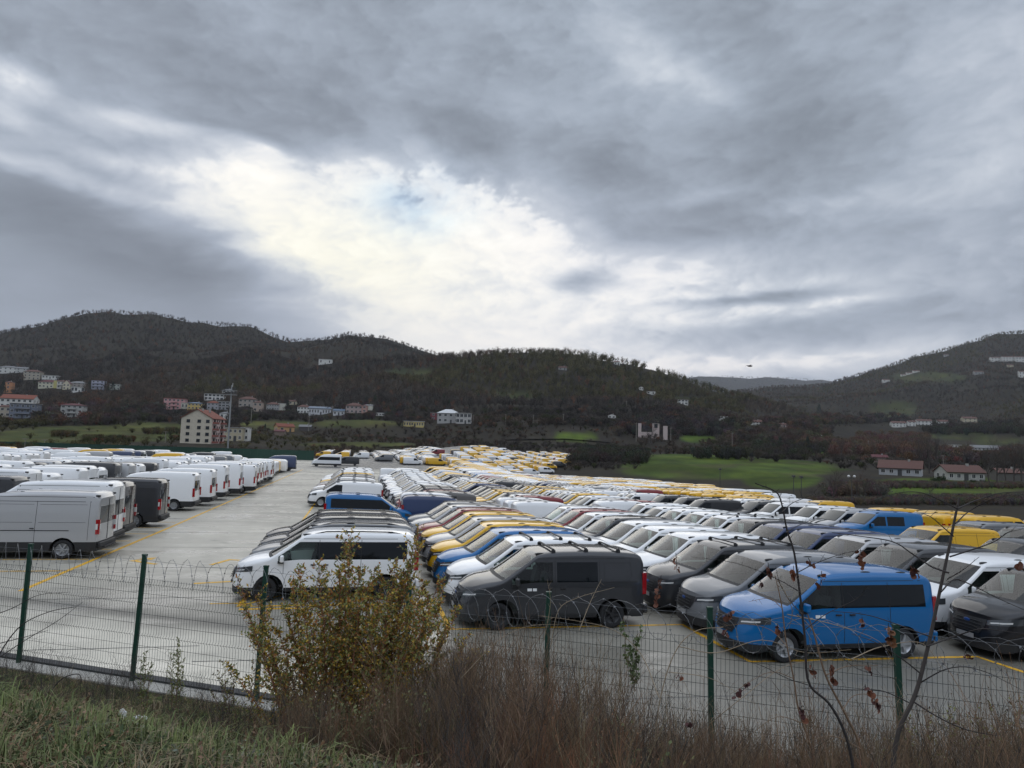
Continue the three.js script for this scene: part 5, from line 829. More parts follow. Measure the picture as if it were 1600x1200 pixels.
// crown of a leafless tree as seen from afar: many upright slivers of twig filling an uneven crown
function twigClump(seed, slivers, flakes, wide = 0.5) {
  const r = rng(seed), b = new Build(), lobes = Array.from({ length: 6 }, () => [(r() - 0.5) * wide * 1.1, 0.38 + r() * 0.36, (r() - 0.5) * wide * 1.1, 0.14 + r() * 0.16]);
  const put = (x, y, z, dx, dy, dz, w) => { const a = r() * 6.28, ex = Math.cos(a) * w, ez = Math.sin(a) * w; b.tri(b.vert(x - ex, y, z - ez), b.vert(x + ex, y, z + ez), b.vert(x + dx, y + dy, z + dz)); };
  for (let k = 0; k < slivers; k++) { const l = lobes[k % 6], a = r() * 6.28, q = Math.sqrt(r()) * l[3] * 1.2; put(l[0] * 0.35 * r(), 0.02 + r() * 0.3, l[2] * 0.35 * r(), l[0] + Math.cos(a) * q, l[1] + l[3] * (0.4 + r() * 0.9) - 0.05, l[2] + Math.sin(a) * q, 0.014 + r() * 0.012); }
  for (let k = 0; k < flakes; k++) { const l = lobes[k % 6], u = r() * 2 - 1, a = r() * 6.28, q = l[3] * (0.6 + 0.5 * r()), s = Math.sqrt(1 - u * u); put(l[0] + Math.cos(a) * s * q, l[1] + u * q * 0.9, l[2] + Math.sin(a) * s * q, (r() - 0.5) * 0.12, 0.05 + r() * 0.12, (r() - 0.5) * 0.12, 0.02 + r() * 0.035); }
  return b.geometry;
}
function scatter(name, label, geos, spots, kindMat) {
  const g = new THREE.Group(); g.name = name; scene.add(g); tag(g, label, 'woods', null, 'stuff');
  geos.forEach((geo, v) => { const mine = spots.filter((s, i) => i % geos.length === v), im = new THREE.InstancedMesh(geo, kindMat, mine.length), m = new THREE.Matrix4(), q = new THREE.Quaternion(), c = new THREE.Color(); mine.forEach((s, i) => { q.setFromAxisAngle(V(0, 1, 0), s.turn); m.compose(s.p, q, V(s.w, s.h, s.w)); im.setMatrixAt(i, m); im.setColorAt(i, c.setRGB(...s.c)); }); im.name = name + '_clump'; im.castShadow = im.receiveShadow = true; im.userData.kind = 'stuff'; g.add(im); });
}
const twigMat = new THREE.MeshPhysicalMaterial({ roughness: 1, specularIntensity: 0.15 });
const hidesHouse = (px, py, top) => homes.some(([x, y, w, h]) => Math.abs(px - x) < w / 2 + 2 && py > y - 3 && py - top < y - 2);
const inMeadow = (px, py) => meadows.some((m) => ((px - m[0]) / m[2]) ** 2 + ((py - m[1]) / m[3]) ** 2 < 1.0);
{
  const r = rng(99), hill = [], ever = [], scrub = [];
  const colour = (x, D, k) => { const n = fbm(x * 0.004 + 5, D * 0.004, 3), n2 = r(); const w = 0.45 + n2 * 0.95; let c = [0.092, 0.071, 0.054]; if (n > 0.08) c = [0.092, 0.082, 0.040]; else if (n < -0.22) c = [0.070, 0.060, 0.052]; if (r() < 0.05) c = [0.14, 0.068, 0.042]; return c.map((q) => q * w * k); };
  const tryAt = (s, D, keep) => { const x = s * D, p = V(x, groundY(x, -D), -D), [px, py] = inPhoto(p); if (px < -420 || px > 2020) return; keep(p, px, py, x, D); };
  for (let i = 0; i < 82000; i++) {
    const near = i < 29000, D = near ? Math.sqrt(lerp(400 ** 2, 950 ** 2, r())) : Math.sqrt(lerp(900 ** 2, 2000 ** 2, r())), s = (r() - 0.5) * 2.05;
    tryAt(s, D, (p, px, py, x) => {
      if (py > 668 || inMeadow(px, py) && r() < 0.93) return; const patch = fbm(x * 0.012, D * 0.012, 3);
      const low = smooth(655, 625, py); if (patch < -0.25 - low * 0.5 && r() < 0.8) return;
      const h = lerp(4, 8.5, low) * (0.6 + r() * 0.5) * (near ? 1 : 0.8); if (hidesHouse(px, py, h * FOCAL / D)) return; if (r() < 0.035 + (px > 780 && px < 1150 ? 0.05 : 0)) ever.push({ p, turn: r() * 6.28, w: h * 0.55, h: h * 1.0, c: [0.026, 0.036, 0.022].map((q) => q * (0.7 + r() * 0.8)) });
      else hill.push({ p, turn: r() * 6.28, w: h * 1.15, h, c: colour(x, D, 1) });
    });
  }
  for (let i = 0; i < 5000; i++) { const D = lerp(5200, 6700, r()), s = (r() - 0.4) * 0.9; tryAt(s, D, (p, px, py, x) => hill.push({ p, turn: r() * 6, w: 30, h: 8, c: colour(x, D, 1) })); }
  // scrub of the valley floor
  for (let i = 0; i < 22000; i++) {
    const D = Math.sqrt(lerp(205 ** 2, 560 ** 2, r())), s = (r() - 0.5) * 2.05;
    tryAt(s, D, (p, px, py, x) => {
      const [u, v] = toLot(p.x, p.z); if (inLot(u, v) || inLot(u - 3, v - 3) || inMeadow(px, py) && r() < 0.985) return; if (py < 640 || py > 735) return;
      const patch = fbm(x * 0.03, D * 0.03, 3); if (patch < -0.1 && r() < 0.75) return; const h = (0.8 + r() * 1.5) * (py < 668 ? 2.1 : 1) * (px > 1000 ? 1.4 : 1); if (hidesHouse(px, py, h * FOCAL / D)) return;
      scrub.push({ p, turn: r() * 6.28, w: h * 2.0, h, c: r() < 0.12 ? [0.05, 0.055, 0.024] : colour(x, D, 0.92) });
    });
  }
  // hedges and brakes seen as dark bands: [px0, px1, py, height (m), deep, tint]
  const belts = [[0, 190, 662, 6, 30, 0], [0, 280, 650, 7, 40, 0], [380, 640, 652, 5, 30, 0], [960, 1300, 676, 6, 40, 0], [1000, 1300, 662, 6, 40, 0], [80, 118, 682, 2.5, 8, 0], [130, 210, 690, 2.2, 8, 0], [225, 282, 678, 3, 8, 0], [0, 60, 702, 2, 5, 0], [885, 1010, 722, 4.2, 50, 2], [905, 1000, 712, 4.0, 40, 2], [1085, 1260, 716, 5, 20, 2], [1180, 1300, 708, 6, 30, 2], [1130, 1300, 690, 6, 30, 0], [1285, 1385, 774, 1.9, 10, 4], [1300, 1600, 762, 1.2, 8, 4], [1400, 1600, 784, 1.1, 6, 4], [1455, 1540, 756, 1.6, 5, 3], [1300, 1600, 712, 7, 60, 1], [1340, 1450, 690, 7, 50, 1], [1420, 1600, 725, 6, 30, 0], [1250, 1460, 700, 6, 40, 1], [1440, 1600, 676, 9, 60, 2], [1240, 1420, 660, 7, 60, 0], [1260, 1600, 788, 1.0, 6, 4]];
  for (const [a, b, py, h, deep, tint] of belts) { const mid = onLand((a + b) / 2, py), k = -mid.z / FOCAL, n = Math.min(900, Math.round((b - a) * k * deep / (h * h * 0.34)) + 12); for (let i = 0; i < n; i++) { const p0 = onLand(lerp(a, b, r()), py + (r() - 0.5) * 3), z = p0.z - (r() - 0.3) * deep, x = p0.x * z / p0.z, [u, v] = toLot(x, z); if (inLot(u, v)) continue; const hh = h * (0.55 + r() * 0.6), p = V(x, groundY(x, z), z), ph = inPhoto(p); if (hidesHouse(ph[0], ph[1], hh * FOCAL / -z)) continue; const c = tint === 1 ? [0.125, 0.078, 0.056] : tint === 2 ? [0.052, 0.050, 0.036] : tint === 3 ? [0.03, 0.045, 0.02] : tint === 4 ? [0.115, 0.092, 0.074] : colour(x, -z, 1); scrub.push({ p, turn: r() * 6.28, w: hh * 1.35, h: hh, c: c.map((q) => q * (0.75 + r() * 0.5)) }); } }
  scatter('hillside_wood', 'leafless brown woods covering the hills around the valley', [twigClump(11, 16, 34), twigClump(12, 16, 34), twigClump(13, 14, 36)], hill, twigMat);
  scatter('evergreen_wood', 'dark evergreen trees scattered through the brown woods', [twigClump(21, 4, 60, 0.3), twigClump(22, 4, 60, 0.34)], ever, twigMat);
  scatter('scrubland', 'brown scrub, hedges and brambles on the valley floor', [twigClump(31, 40, 70, 0.6), twigClump(32, 44, 70, 0.6), twigClump(33, 40, 64, 0.7)], scrub, twigMat);
}
// single bare trees whose trunks can be told apart
function bareTree(seed, height, spread, upright) {
  const r = rng(seed), trunk = new Build(), twigs = new Build();
  const grow = (p, d, len, rad, level) => {
    const n = level < 2 ? 4 : 3, pts = [p.clone()], rads = [rad]; const q = p.clone(), dir = d.clone();
    for (let k = 1; k <= n; k++) { dir.x += (r() - 0.5) * 0.28; dir.z += (r() - 0.5) * 0.28; dir.y += level ? 0.06 * upright : 0; dir.normalize(); q.addScaledVector(dir, len / n); pts.push(q.clone()); rads.push(rad * (1 - 0.55 * k / n)); }
    (level < 3 ? trunk : twigs).tube(pts, rads, level < 2 ? 6 : 3);
    if (level >= 4) return; const kids = level === 0 ? 7 : level === 1 ? 6 : level === 2 ? 5 : 4;
    for (let k = 0; k < kids; k++) { const t = level === 0 ? 0.32 + 0.68 * (k + r() * 0.6) / kids : 0.25 + 0.75 * (k + r()) / kids, i = Math.min(n - 1, Math.floor(t * n)), at = pts[i].clone().lerp(pts[i + 1], t * n - i), a = k * 2.4 + r() * 1.2, tilt = spread * (0.55 + r() * 0.55), side = V(Math.cos(a), 0, Math.sin(a)); const nd = dir.clone().multiplyScalar(Math.cos(tilt)).addScaledVector(side, Math.sin(tilt)).normalize(); grow(at, nd, len * (level === 0 ? 0.5 : 0.58) * (0.75 + r() * 0.45), rads[i] * 0.52 + 0.002 * height / 10, level + 1); }
  };
  grow(V(0, -0.5, 0), V(0, 1, 0), height * 0.62, height * 0.019, 0);
  return [trunk.geometry, twigs.geometry];
}
{
  const kinds = [bareTree(1, 10, 0.75, 1), bareTree(2, 10, 0.6, 1.6), bareTree(3, 10, 0.9, 0.6), bareTree(4, 10, 0.4, 2.2)], mats = [twigBrown, std(rgb(0.10, 0.062, 0.046), 0.95), std(rgb(0.075, 0.065, 0.058), 0.95)];
  const list = [ // label, px, foot py, apparent height, kind, twig colour, depth
    ['bare tree standing just before the roofless ruin', 1017, 703, 40, 0, 0], ['wide bare tree with a dark trunk left of the twin-globe lamp', 1303, 770, 58, 0, 0, 102], ['low leaning bare tree right of the lamp post at the fence corner', 1278, 768, 34, 2, 2, 100],
    ['russet bare tree left of the white bungalow', 1398, 722, 42, 0, 1], ['tall bare tree just right of the white bungalow', 1437, 743, 66, 1, 0], ['tall bare tree between the two white bungalows', 1452, 740, 62, 1, 0], ['slim bare tree behind the hedge of the long bungalow', 1466, 736, 56, 3, 2], ['round russet tree with a tall double trunk', 1508, 726, 40, 0, 1], ['bare tree before the long white bungalow, left part', 1546, 756, 58, 3, 2], ['bare tree at the right end of the long white bungalow', 1557, 756, 66, 1, 0], ['slim bare tree left of the dark barn', 1572, 754, 60, 3, 2], ['bare tree in front of the dark barn', 1584, 756, 64, 1, 2], ['bare tree at the right picture edge by the barn', 1597, 757, 66, 1, 0], ['bare tree above the red-roofed shed', 1366, 720, 34, 0, 1],
    ['russet tree beyond the small green rise', 1380, 704, 26, 0, 1], ['bare tree on the near edge of the small green rise', 1338, 716, 34, 0, 0], ['bare tree in the brake left of the small green rise', 1316, 718, 36, 1, 0], ['pale twiggy tree low in the brown bushes', 1352, 778, 40, 0, 0, 110], ['bushy bare tree behind the twin-globe lamp', 1340, 776, 44, 0, 1, 112], ['bare tree in the brown bushes at the right end of the far row', 1374, 780, 36, 2, 0, 112], ['low bare bush-tree on the meadow before the bungalows', 1452, 780, 26, 2, 0, 118],
    ['tall poplar above the white concrete shell', 345, 617, 27, 3, 2], ['second poplar right of the first above the shell', 351, 617, 25, 3, 2], ['bare tree between the two left village houses', 66, 652, 30, 0, 2], ['bare tree left of the grey terraced house', 84, 654, 26, 0, 2], ['bare tree right of the grey terraced house', 142, 656, 30, 0, 2], ['bare tree farther right of the grey terraced house', 160, 656, 28, 1, 2], ['smoky grey tree behind the white barn', 568, 637, 20, 0, 2], ['small bare tree before the long yellow building', 641, 668, 12, 2, 0],
    ['lone tree on the crest right of the white cottage', 1032, 573, 13, 0, 0], ['lone tree at the lower crest of the middle hill', 1056, 586, 11, 0, 0], ['lone tree on the crest near the conifers', 946, 555, 11, 0, 0], ['rounded tree on the skyline of the middle hill', 832, 545, 11, 0, 0],
  ];
  const proto = new Map();
  for (const [label, px, py, h, k, c, D] of list) {
    const d = ray(px, py), p = D ? V(d.x / -d.z * D, 0, -D) : onLand(px, py, 100); if (D) p.y = Math.min(groundY(p.x, p.z), EYE.y + d.y / -d.z * D); const tall = h * -p.z / FOCAL, key = k + ',' + c; let t = proto.get(key);
    if (t) { t = t.clone(); t.name = numbered('bare_tree'); scene.add(t); } else { t = thing('bare_tree', null, null, p); mesh('trunk', kinds[k][0], barkBrown, t); mesh('crown', kinds[k][1], mats[c], t).userData.kind = 'stuff'; proto.set(key, t); }
    tag(t, label, 'tree'); t.position.copy(p); t.scale.setScalar(tall / 9.6); t.rotation.y = R() * 6.28;
  }
  // dark conifers near the left houses
  const cone = new Build(), q = rng(5); for (let i = 0; i < 900; i++) { const t = Math.pow(q(), 0.8), y = 0.06 + 0.94 * t, rad = 0.17 * Math.pow(1 - t, 0.6) * Math.sqrt(0.35 + 0.65 * q()), a = q() * 6.28, x = Math.cos(a) * rad, z = Math.sin(a) * rad, e = q() * 6.28, w = 0.012; cone.tri(cone.vert(x - Math.cos(e) * w, y, z - Math.sin(e) * w), cone.vert(x + Math.cos(e) * w, y, z + Math.sin(e) * w), cone.vert(x * 1.15, y + 0.05, z * 1.15)); }
  const needle = std(rgb(0.020, 0.034, 0.022), 0.9), cg = cone.geometry, tg = new Build().tube([V(0, -0.2, 0), V(0, 0.9, 0)], [0.018, 0.004], 6).geometry; let first;
  for (const [label, px, py, h] of [['big dark cypress before the orange tower house', 4, 618, 24], ['dark conifer left of the lilac-grey flats', 139, 609, 14], ['slender cypress right of the lilac-grey flats', 163, 608, 14], ['slender cypress left of the pale green-grey house', 176, 609, 13], ['dark conifer right of the plain white village block', 449, 642, 17], ['round dark evergreen left of the orange farmhouse', 414, 673, 11], ['dark fir in the valley right of the green meadow', 1280, 648, 17], ['dark evergreen in the brake below the middle hill', 1219, 703, 20], ['dark evergreen farther right in the same brake', 1262, 706, 24]]) {
    const p = onLand(px, py, 100); let t = first; if (t) { t = t.clone(); t.name = numbered('conifer'); scene.add(t); } else { first = t = thing('conifer', null, null, p); mesh('trunk', tg, barkBrown, t); mesh('crown', cg, needle, t).userData.kind = 'stuff'; }
    tag(t, label, 'tree'); t.position.copy(p); t.scale.set(h * -p.z / FOCAL * 1.3, h * -p.z / FOCAL, h * -p.z / FOCAL * 1.3); t.rotation.y = R() * 6;
  }
}
// a bird crossing the gap of sky
{
  const d = ray(1171, 572), p = EYE.clone().addScaledVector(d, 70), g = thing('bird', 'small dark bird flying low over the far blue ridge', 'bird', p, 0.4), m = std(rgb(0.015, 0.015, 0.016), 0.9), body = new THREE.SphereGeometry(1, 12, 8).scale(0.26, 0.075, 0.075);
  mesh('body', body, m, g); mesh('head', new THREE.SphereGeometry(0.055, 8, 6).translate(0.27, 0.02, 0), m, g); mesh('beak', new THREE.ConeGeometry(0.018, 0.07, 6).rotateZ(-Math.PI / 2).translate(0.35, 0.02, 0), m, g); const tail = new Build(); tail.tri(tail.vert(-0.2, 0, 0), tail.vert(-0.42, 0.01, 0.07), tail.vert(-0.42, 0.01, -0.07)); mesh('tail', tail.flat, m, g);
  for (const s of [-1, 1]) { const w = new Build(); const a = w.vert(0.1, 0.03, 0), b = w.vert(-0.12, 0.03, 0), c = w.vert(0.08, 0.10, s * 0.22), e = w.vert(-0.1, 0.09, s * 0.22), f = w.vert(-0.08, 0.02, s * 0.48); w.quad(a, c, e, b); w.tri(c, f, e); mesh('wing', w.geometry, m, g); }
}

// ---------------------------------------------------------------- mesh fence with razor wire along the near edge of the lot
const fenceAt = (x) => V(x, lotY(x, -FENCE(x)) + 0.02, -FENCE(x));
const WIRE = std(rgb(0.020, 0.034, 0.030), 0.55, { metalness: 0.3 }), GALV = std(rgb(0.20, 0.205, 0.21), 0.5, { metalness: 0.55 });
{
  // concrete footing with a raised dark strip on the lot side
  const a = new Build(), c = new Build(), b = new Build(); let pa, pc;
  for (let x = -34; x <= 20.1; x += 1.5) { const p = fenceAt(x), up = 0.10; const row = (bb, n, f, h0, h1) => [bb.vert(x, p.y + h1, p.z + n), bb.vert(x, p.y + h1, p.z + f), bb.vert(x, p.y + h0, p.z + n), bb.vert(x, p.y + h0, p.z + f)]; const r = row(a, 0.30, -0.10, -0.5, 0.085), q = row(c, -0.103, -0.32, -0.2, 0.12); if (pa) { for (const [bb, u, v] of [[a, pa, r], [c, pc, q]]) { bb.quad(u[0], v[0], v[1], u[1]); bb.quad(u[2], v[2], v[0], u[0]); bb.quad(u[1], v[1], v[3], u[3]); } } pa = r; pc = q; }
  const g = thing('concrete_footing', 'pale concrete footing with a dark strip under the mesh fence', 'footing'); mesh('beam', boxUv(a.flat, 1.2), std(rgb(0.40, 0.385, 0.35), 0.95, { map: plaster }), g); mesh('dark_strip', c.flat, std(rgb(0.035, 0.036, 0.038), 0.75), g);
}
const postX = [[45, 852], [221, 865], [412, 883], [640, 903], [856, 925], [1114, 952], [1408, 982]].map(([px, py]) => { const d = ray(px, py), s = d.x / -d.z; return s * 11.6 / (1 + 0.315 * s); });
postX.unshift(postX[0] - 2.45); postX.push(postX[postX.length - 1] + 2.4, postX[postX.length - 1] + 4.8);
{
  const g = thing('wire_mesh_fence', 'green welded wire mesh fence on dark green posts along the near lot edge', 'fence');
  postX.forEach((x, i) => { const p = fenceAt(x), post = mesh('post', new THREE.BoxGeometry(0.075, 2.75, 0.06).translate(0, 1.02, 0), GREEN, g); post.position.copy(p); post.rotation.z = [0.01, -0.018, -0.028, -0.02, 0, -0.006, 0.02, 0.03, 0, 0][i] ?? 0; const cap = mesh('cap', new THREE.BoxGeometry(0.085, 0.03, 0.07).translate(0, 2.41, 0), GREEN, post); });
  const folds = [[0.0, 0], [0.18, 0], [0.22, 0.035], [0.26, 0], [0.78, 0], [0.82, 0.035], [0.86, 0], [1.36, 0], [1.40, 0.035], [1.44, 0], [1.72, 0], [1.76, 0.035], [1.80, 0], [1.86, 0]];
  for (let i = 0; i < postX.length - 1; i++) {
    const p = fenceAt(postX[i] + 0.05), q = fenceAt(postX[i + 1] - 0.05), b = new Build(), n = Math.round(p.distanceTo(q) / 0.062), nrm = V(-(q.z - p.z), 0, q.x - p.x).normalize();
    for (let k = 0; k <= n; k++) { const base = p.clone().lerp(q, k / n), w = (R() - 0.5) * 0.006; b.tube(folds.map(([y, o]) => base.clone().addScaledVector(nrm, o + w).setY(base.y + 0.12 + y)), 0.0034, 3); }
    for (const [y, o] of [...folds.filter(([, o]) => o), [0.03, 0], [0.42, 0], [0.62, 0], [1.02, 0], [1.2, 0], [1.58, 0]]) b.tube([p.clone().addScaledVector(nrm, o - 0.006).setY(p.y + 0.12 + y), q.clone().addScaledVector(nrm, o - 0.006).setY(q.y + 0.12 + y)], 0.0034, 3);
    mesh('mesh_panel', b.geometry, WIRE, g);
  }
}
{ // razor wire coil lying on the fence
  const g = thing('razor_wire_coil', 'loose coil of grey razor wire stretched along the fence top', 'razor wire'), r = rng(8), main = new Build(), barbs = new Build(); const pts = []; const x0 = postX[0], x1 = postX[postX.length - 1], turns = 72, per = 18;
  for (let i = 0; i <= turns * per; i++) { const t = i / (turns * per), turn = t * turns, a = turn * 6.28318, wob = Math.sin(Math.floor(turn) * 2.3) * 0.03, x = lerp(x0, x1, t) + (hash2(Math.floor(turn), 3) - 0.5) * 0.03, p = fenceAt(x), rad = 0.27 + wob; pts.push(V(p.x + Math.sin(a) * 0.17, p.y + 2.12 + Math.cos(a) * rad * 0.95, p.z + Math.sin(a) * rad)); }
  main.tube(pts, 0.0040, 3);
  for (let i = 0; i < pts.length - 1; i += 2) { const p = pts[i], q = pts[i + 1], t = q.clone().sub(p).normalize(), n = V(r() - 0.5, r() - 0.5, r() - 0.5).cross(t).normalize(); for (const s of [-1, 1]) barbs.tri(barbs.vert(p.x - t.x * 0.012, p.y - t.y * 0.012, p.z - t.z * 0.012), barbs.vert(p.x + t.x * 0.012, p.y + t.y * 0.012, p.z + t.z * 0.012), barbs.vert(p.x + n.x * s * 0.022 + t.x * 0.02, p.y + n.y * s * 0.022 + t.y * 0.02, p.z + n.z * s * 0.022 + t.z * 0.02)); }
  mesh('wire', main.geometry, GALV, g); mesh('barb', barbs.flat, GALV, g).userData.kind = 'stuff';
  const ten = new Build(); for (const h of [1.98, 2.32]) { const l = []; for (let i = 0; i < postX.length; i++) { l.push(fenceAt(postX[i]).setY(fenceAt(postX[i]).y + h)); if (i < postX.length - 1) { const m = (postX[i] + postX[i + 1]) / 2; l.push(fenceAt(m).setY(fenceAt(m).y + h - 0.03)); } } ten.tube(l, 0.003, 3); } mesh('tension_wire', ten.geometry, GALV, g);
}

// ---------------------------------------------------------------- the overgrown bank in front of the fence
const sight = (px, py, D) => { const d = ray(px, py); return EYE.clone().addScaledVector(d, D / -d.z); };
const leafMat = (r, g, b, t = 0.25) => new THREE.MeshPhysicalMaterial({ color: rgb(r, g, b), roughness: 0.75, transmission: t, thickness: 0 });
const LEAF = { olive: leafMat(0.25, 0.255, 0.06, 0.35), green: leafMat(0.13, 0.17, 0.055), yellow: leafMat(0.58, 0.38, 0.04, 0.4), orange: leafMat(0.45, 0.19, 0.045, 0.4), brown: leafMat(0.14, 0.078, 0.042, 0.1), grey: leafMat(0.11, 0.12, 0.085, 0.15) };
const STEM = { brown: std(rgb(0.185, 0.120, 0.074), 0.9), tan: std(rgb(0.29, 0.225, 0.15), 0.9), dark: std(rgb(0.034, 0.028, 0.026), 0.9), grey: std(rgb(0.060, 0.050, 0.044), 0.9), russet: std(rgb(0.23, 0.105, 0.060), 0.9) };
function leaf(b, p, dir, len, wid, r) { // a folded leaf of four triangles
  const side = V(r() - 0.5, r() - 0.5, r() - 0.5).cross(dir).normalize(), up = side.clone().cross(dir).multiplyScalar(wid * 0.35), m = p.clone().addScaledVector(dir, len * 0.5), e = p.clone().addScaledVector(dir, len);
  const a = b.vert(p.x, p.y, p.z), c = b.vert(e.x, e.y, e.z), mid = b.vert(m.x, m.y, m.z), l = b.vert(m.x + side.x * wid + up.x, m.y + side.y * wid + up.y, m.z + side.z * wid + up.z), q = b.vert(m.x - side.x * wid + up.x, m.y - side.y * wid + up.y, m.z - side.z * wid + up.z);
  b.tri(a, mid, l); b.tri(mid, c, l); b.tri(a, q, mid); b.tri(mid, q, c);
}
const open = [[214, 1134], [190, 1124], [16, 1102]].map(([px, py]) => { const p = onLand(px, py + 10, 3, 30); return [p.x, p.z]; });   // where litter has pressed the weeds down
// small ground plants as instanced tufts
function tuft(seed, blades, h, spread, w, droop) { const r = rng(seed), b = new Build(); for (let k = 0; k < blades; k++) { const a = r() * 6.28, lean = spread * (0.2 + r()), x = (r() - 0.5) * spread * 0.7, z = (r() - 0.5) * spread * 0.7, hh = h * (0.45 + r() * 0.7), ex = Math.cos(a), ez = Math.sin(a), ww = w * (0.7 + r() * 0.6); const a0 = b.vert(x - ez * ww, 0, z + ex * ww), a1 = b.vert(x + ez * ww, 0, z - ex * ww), m0 = b.vert(x + ex * lean * 0.4 - ez * ww * 0.8, hh * 0.65, z + ez * lean * 0.4 + ex * ww * 0.8), m1 = b.vert(x + ex * lean * 0.4 + ez * ww * 0.8, hh * 0.65, z + ez * lean * 0.4 - ex * ww * 0.8), e = b.vert(x + ex * lean, hh * (1 - droop * r()), z + ez * lean); b.quad(a0, a1, m1, m0); b.tri(m0, m1, e); } return b.geometry; }
function weed(seed, n, h, spread, size) { const r = rng(seed), b = new Build(); for (let s = 0; s < n; s++) { const a = r() * 6.28, top = V(Math.cos(a) * spread * r(), h * (0.4 + r() * 0.6), Math.sin(a) * spread * r()); b.tube([V((r() - 0.5) * 0.04, 0, (r() - 0.5) * 0.04), top.clone().multiplyScalar(0.5).add(V(0, 0.03, 0)), top], [0.003, 0.0024, 0.001], 3); for (let k = 0; k < 9; k++) { const t = 0.25 + 0.75 * k / 8; leaf(b, top.clone().multiplyScalar(t), V(r() - 0.5, r() * 0.5, r() - 0.5).normalize(), size * (0.7 + r() * 0.6), size * 0.28, r); } } return b.geometry; }
function dryStalk(seed, stems, h, spread, fork = 1) { const r = rng(seed), b = new Build(); for (let s = 0; s < stems; s++) { const a = r() * 6.28, l = spread * r(), top = V(Math.cos(a) * l, h * (0.55 + r() * 0.5), Math.sin(a) * l), base = V((r() - 0.5) * 0.12, 0, (r() - 0.5) * 0.12), m = base.clone().lerp(top, 0.55).add(V((r() - 0.5) * 0.16, 0, (r() - 0.5) * 0.16)), wd = 0.6 + r() * 0.9; b.tube([base, m, top], [0.0044 * wd, 0.003 * wd, 0.0013], 3); for (let k = 0; k < 9 * fork; k++) { const t = 0.3 + r() * 0.65, p = t < 0.55 ? base.clone().lerp(m, t / 0.55) : m.clone().lerp(top, (t - 0.55) / 0.45), d = V(r() - 0.5, 0.35 + r() * 0.5, r() - 0.5).normalize(), q = p.clone().addScaledVector(d, h * 0.15 * (0.4 + r()) * (fork > 1 ? 1.5 : 1)); b.tube([p, q], [0.0019, 0.0009], 3); if (k < 5) { const c = q; b.tri(b.vert(c.x - 0.006, c.y, c.z), b.vert(c.x + 0.006, c.y + 0.004, c.z), b.vert(c.x, c.y + 0.014, c.z + 0.004)); } } } return b.geometry; }
function cover(name, label, category, items) { const g = new THREE.Group(); g.name = name; scene.add(g); tag(g, label, category, null, 'stuff'); for (const [part, geo, mat, all] of items) { const spots = all.filter(([x, z]) => !open.some(([a, b]) => Math.hypot(x - a, (z - b - 0.3) * 0.6) < 0.36)), im = new THREE.InstancedMesh(geo, mat, spots.length), m = new THREE.Matrix4(), q = new THREE.Quaternion(), c = new THREE.Color(); spots.forEach((s, i) => { q.setFromEuler(new THREE.Euler((R() - 0.5) * 0.3, R() * 6.28, (R() - 0.5) * 0.3)); m.compose(V(s[0], groundY(s[0], s[1]) - 0.01, s[1]), q, V(s[2], s[2] * (s[3] ?? 1), s[2])); im.setMatrixAt(i, m); const k = 0.6 + R() * 0.75; im.setColorAt(i, c.setRGB(k * (0.9 + R() * 0.2), k, k * (0.85 + R() * 0.2))); }); im.name = part; im.castShadow = im.receiveShadow = true; im.userData.kind = 'stuff'; g.add(im); } }
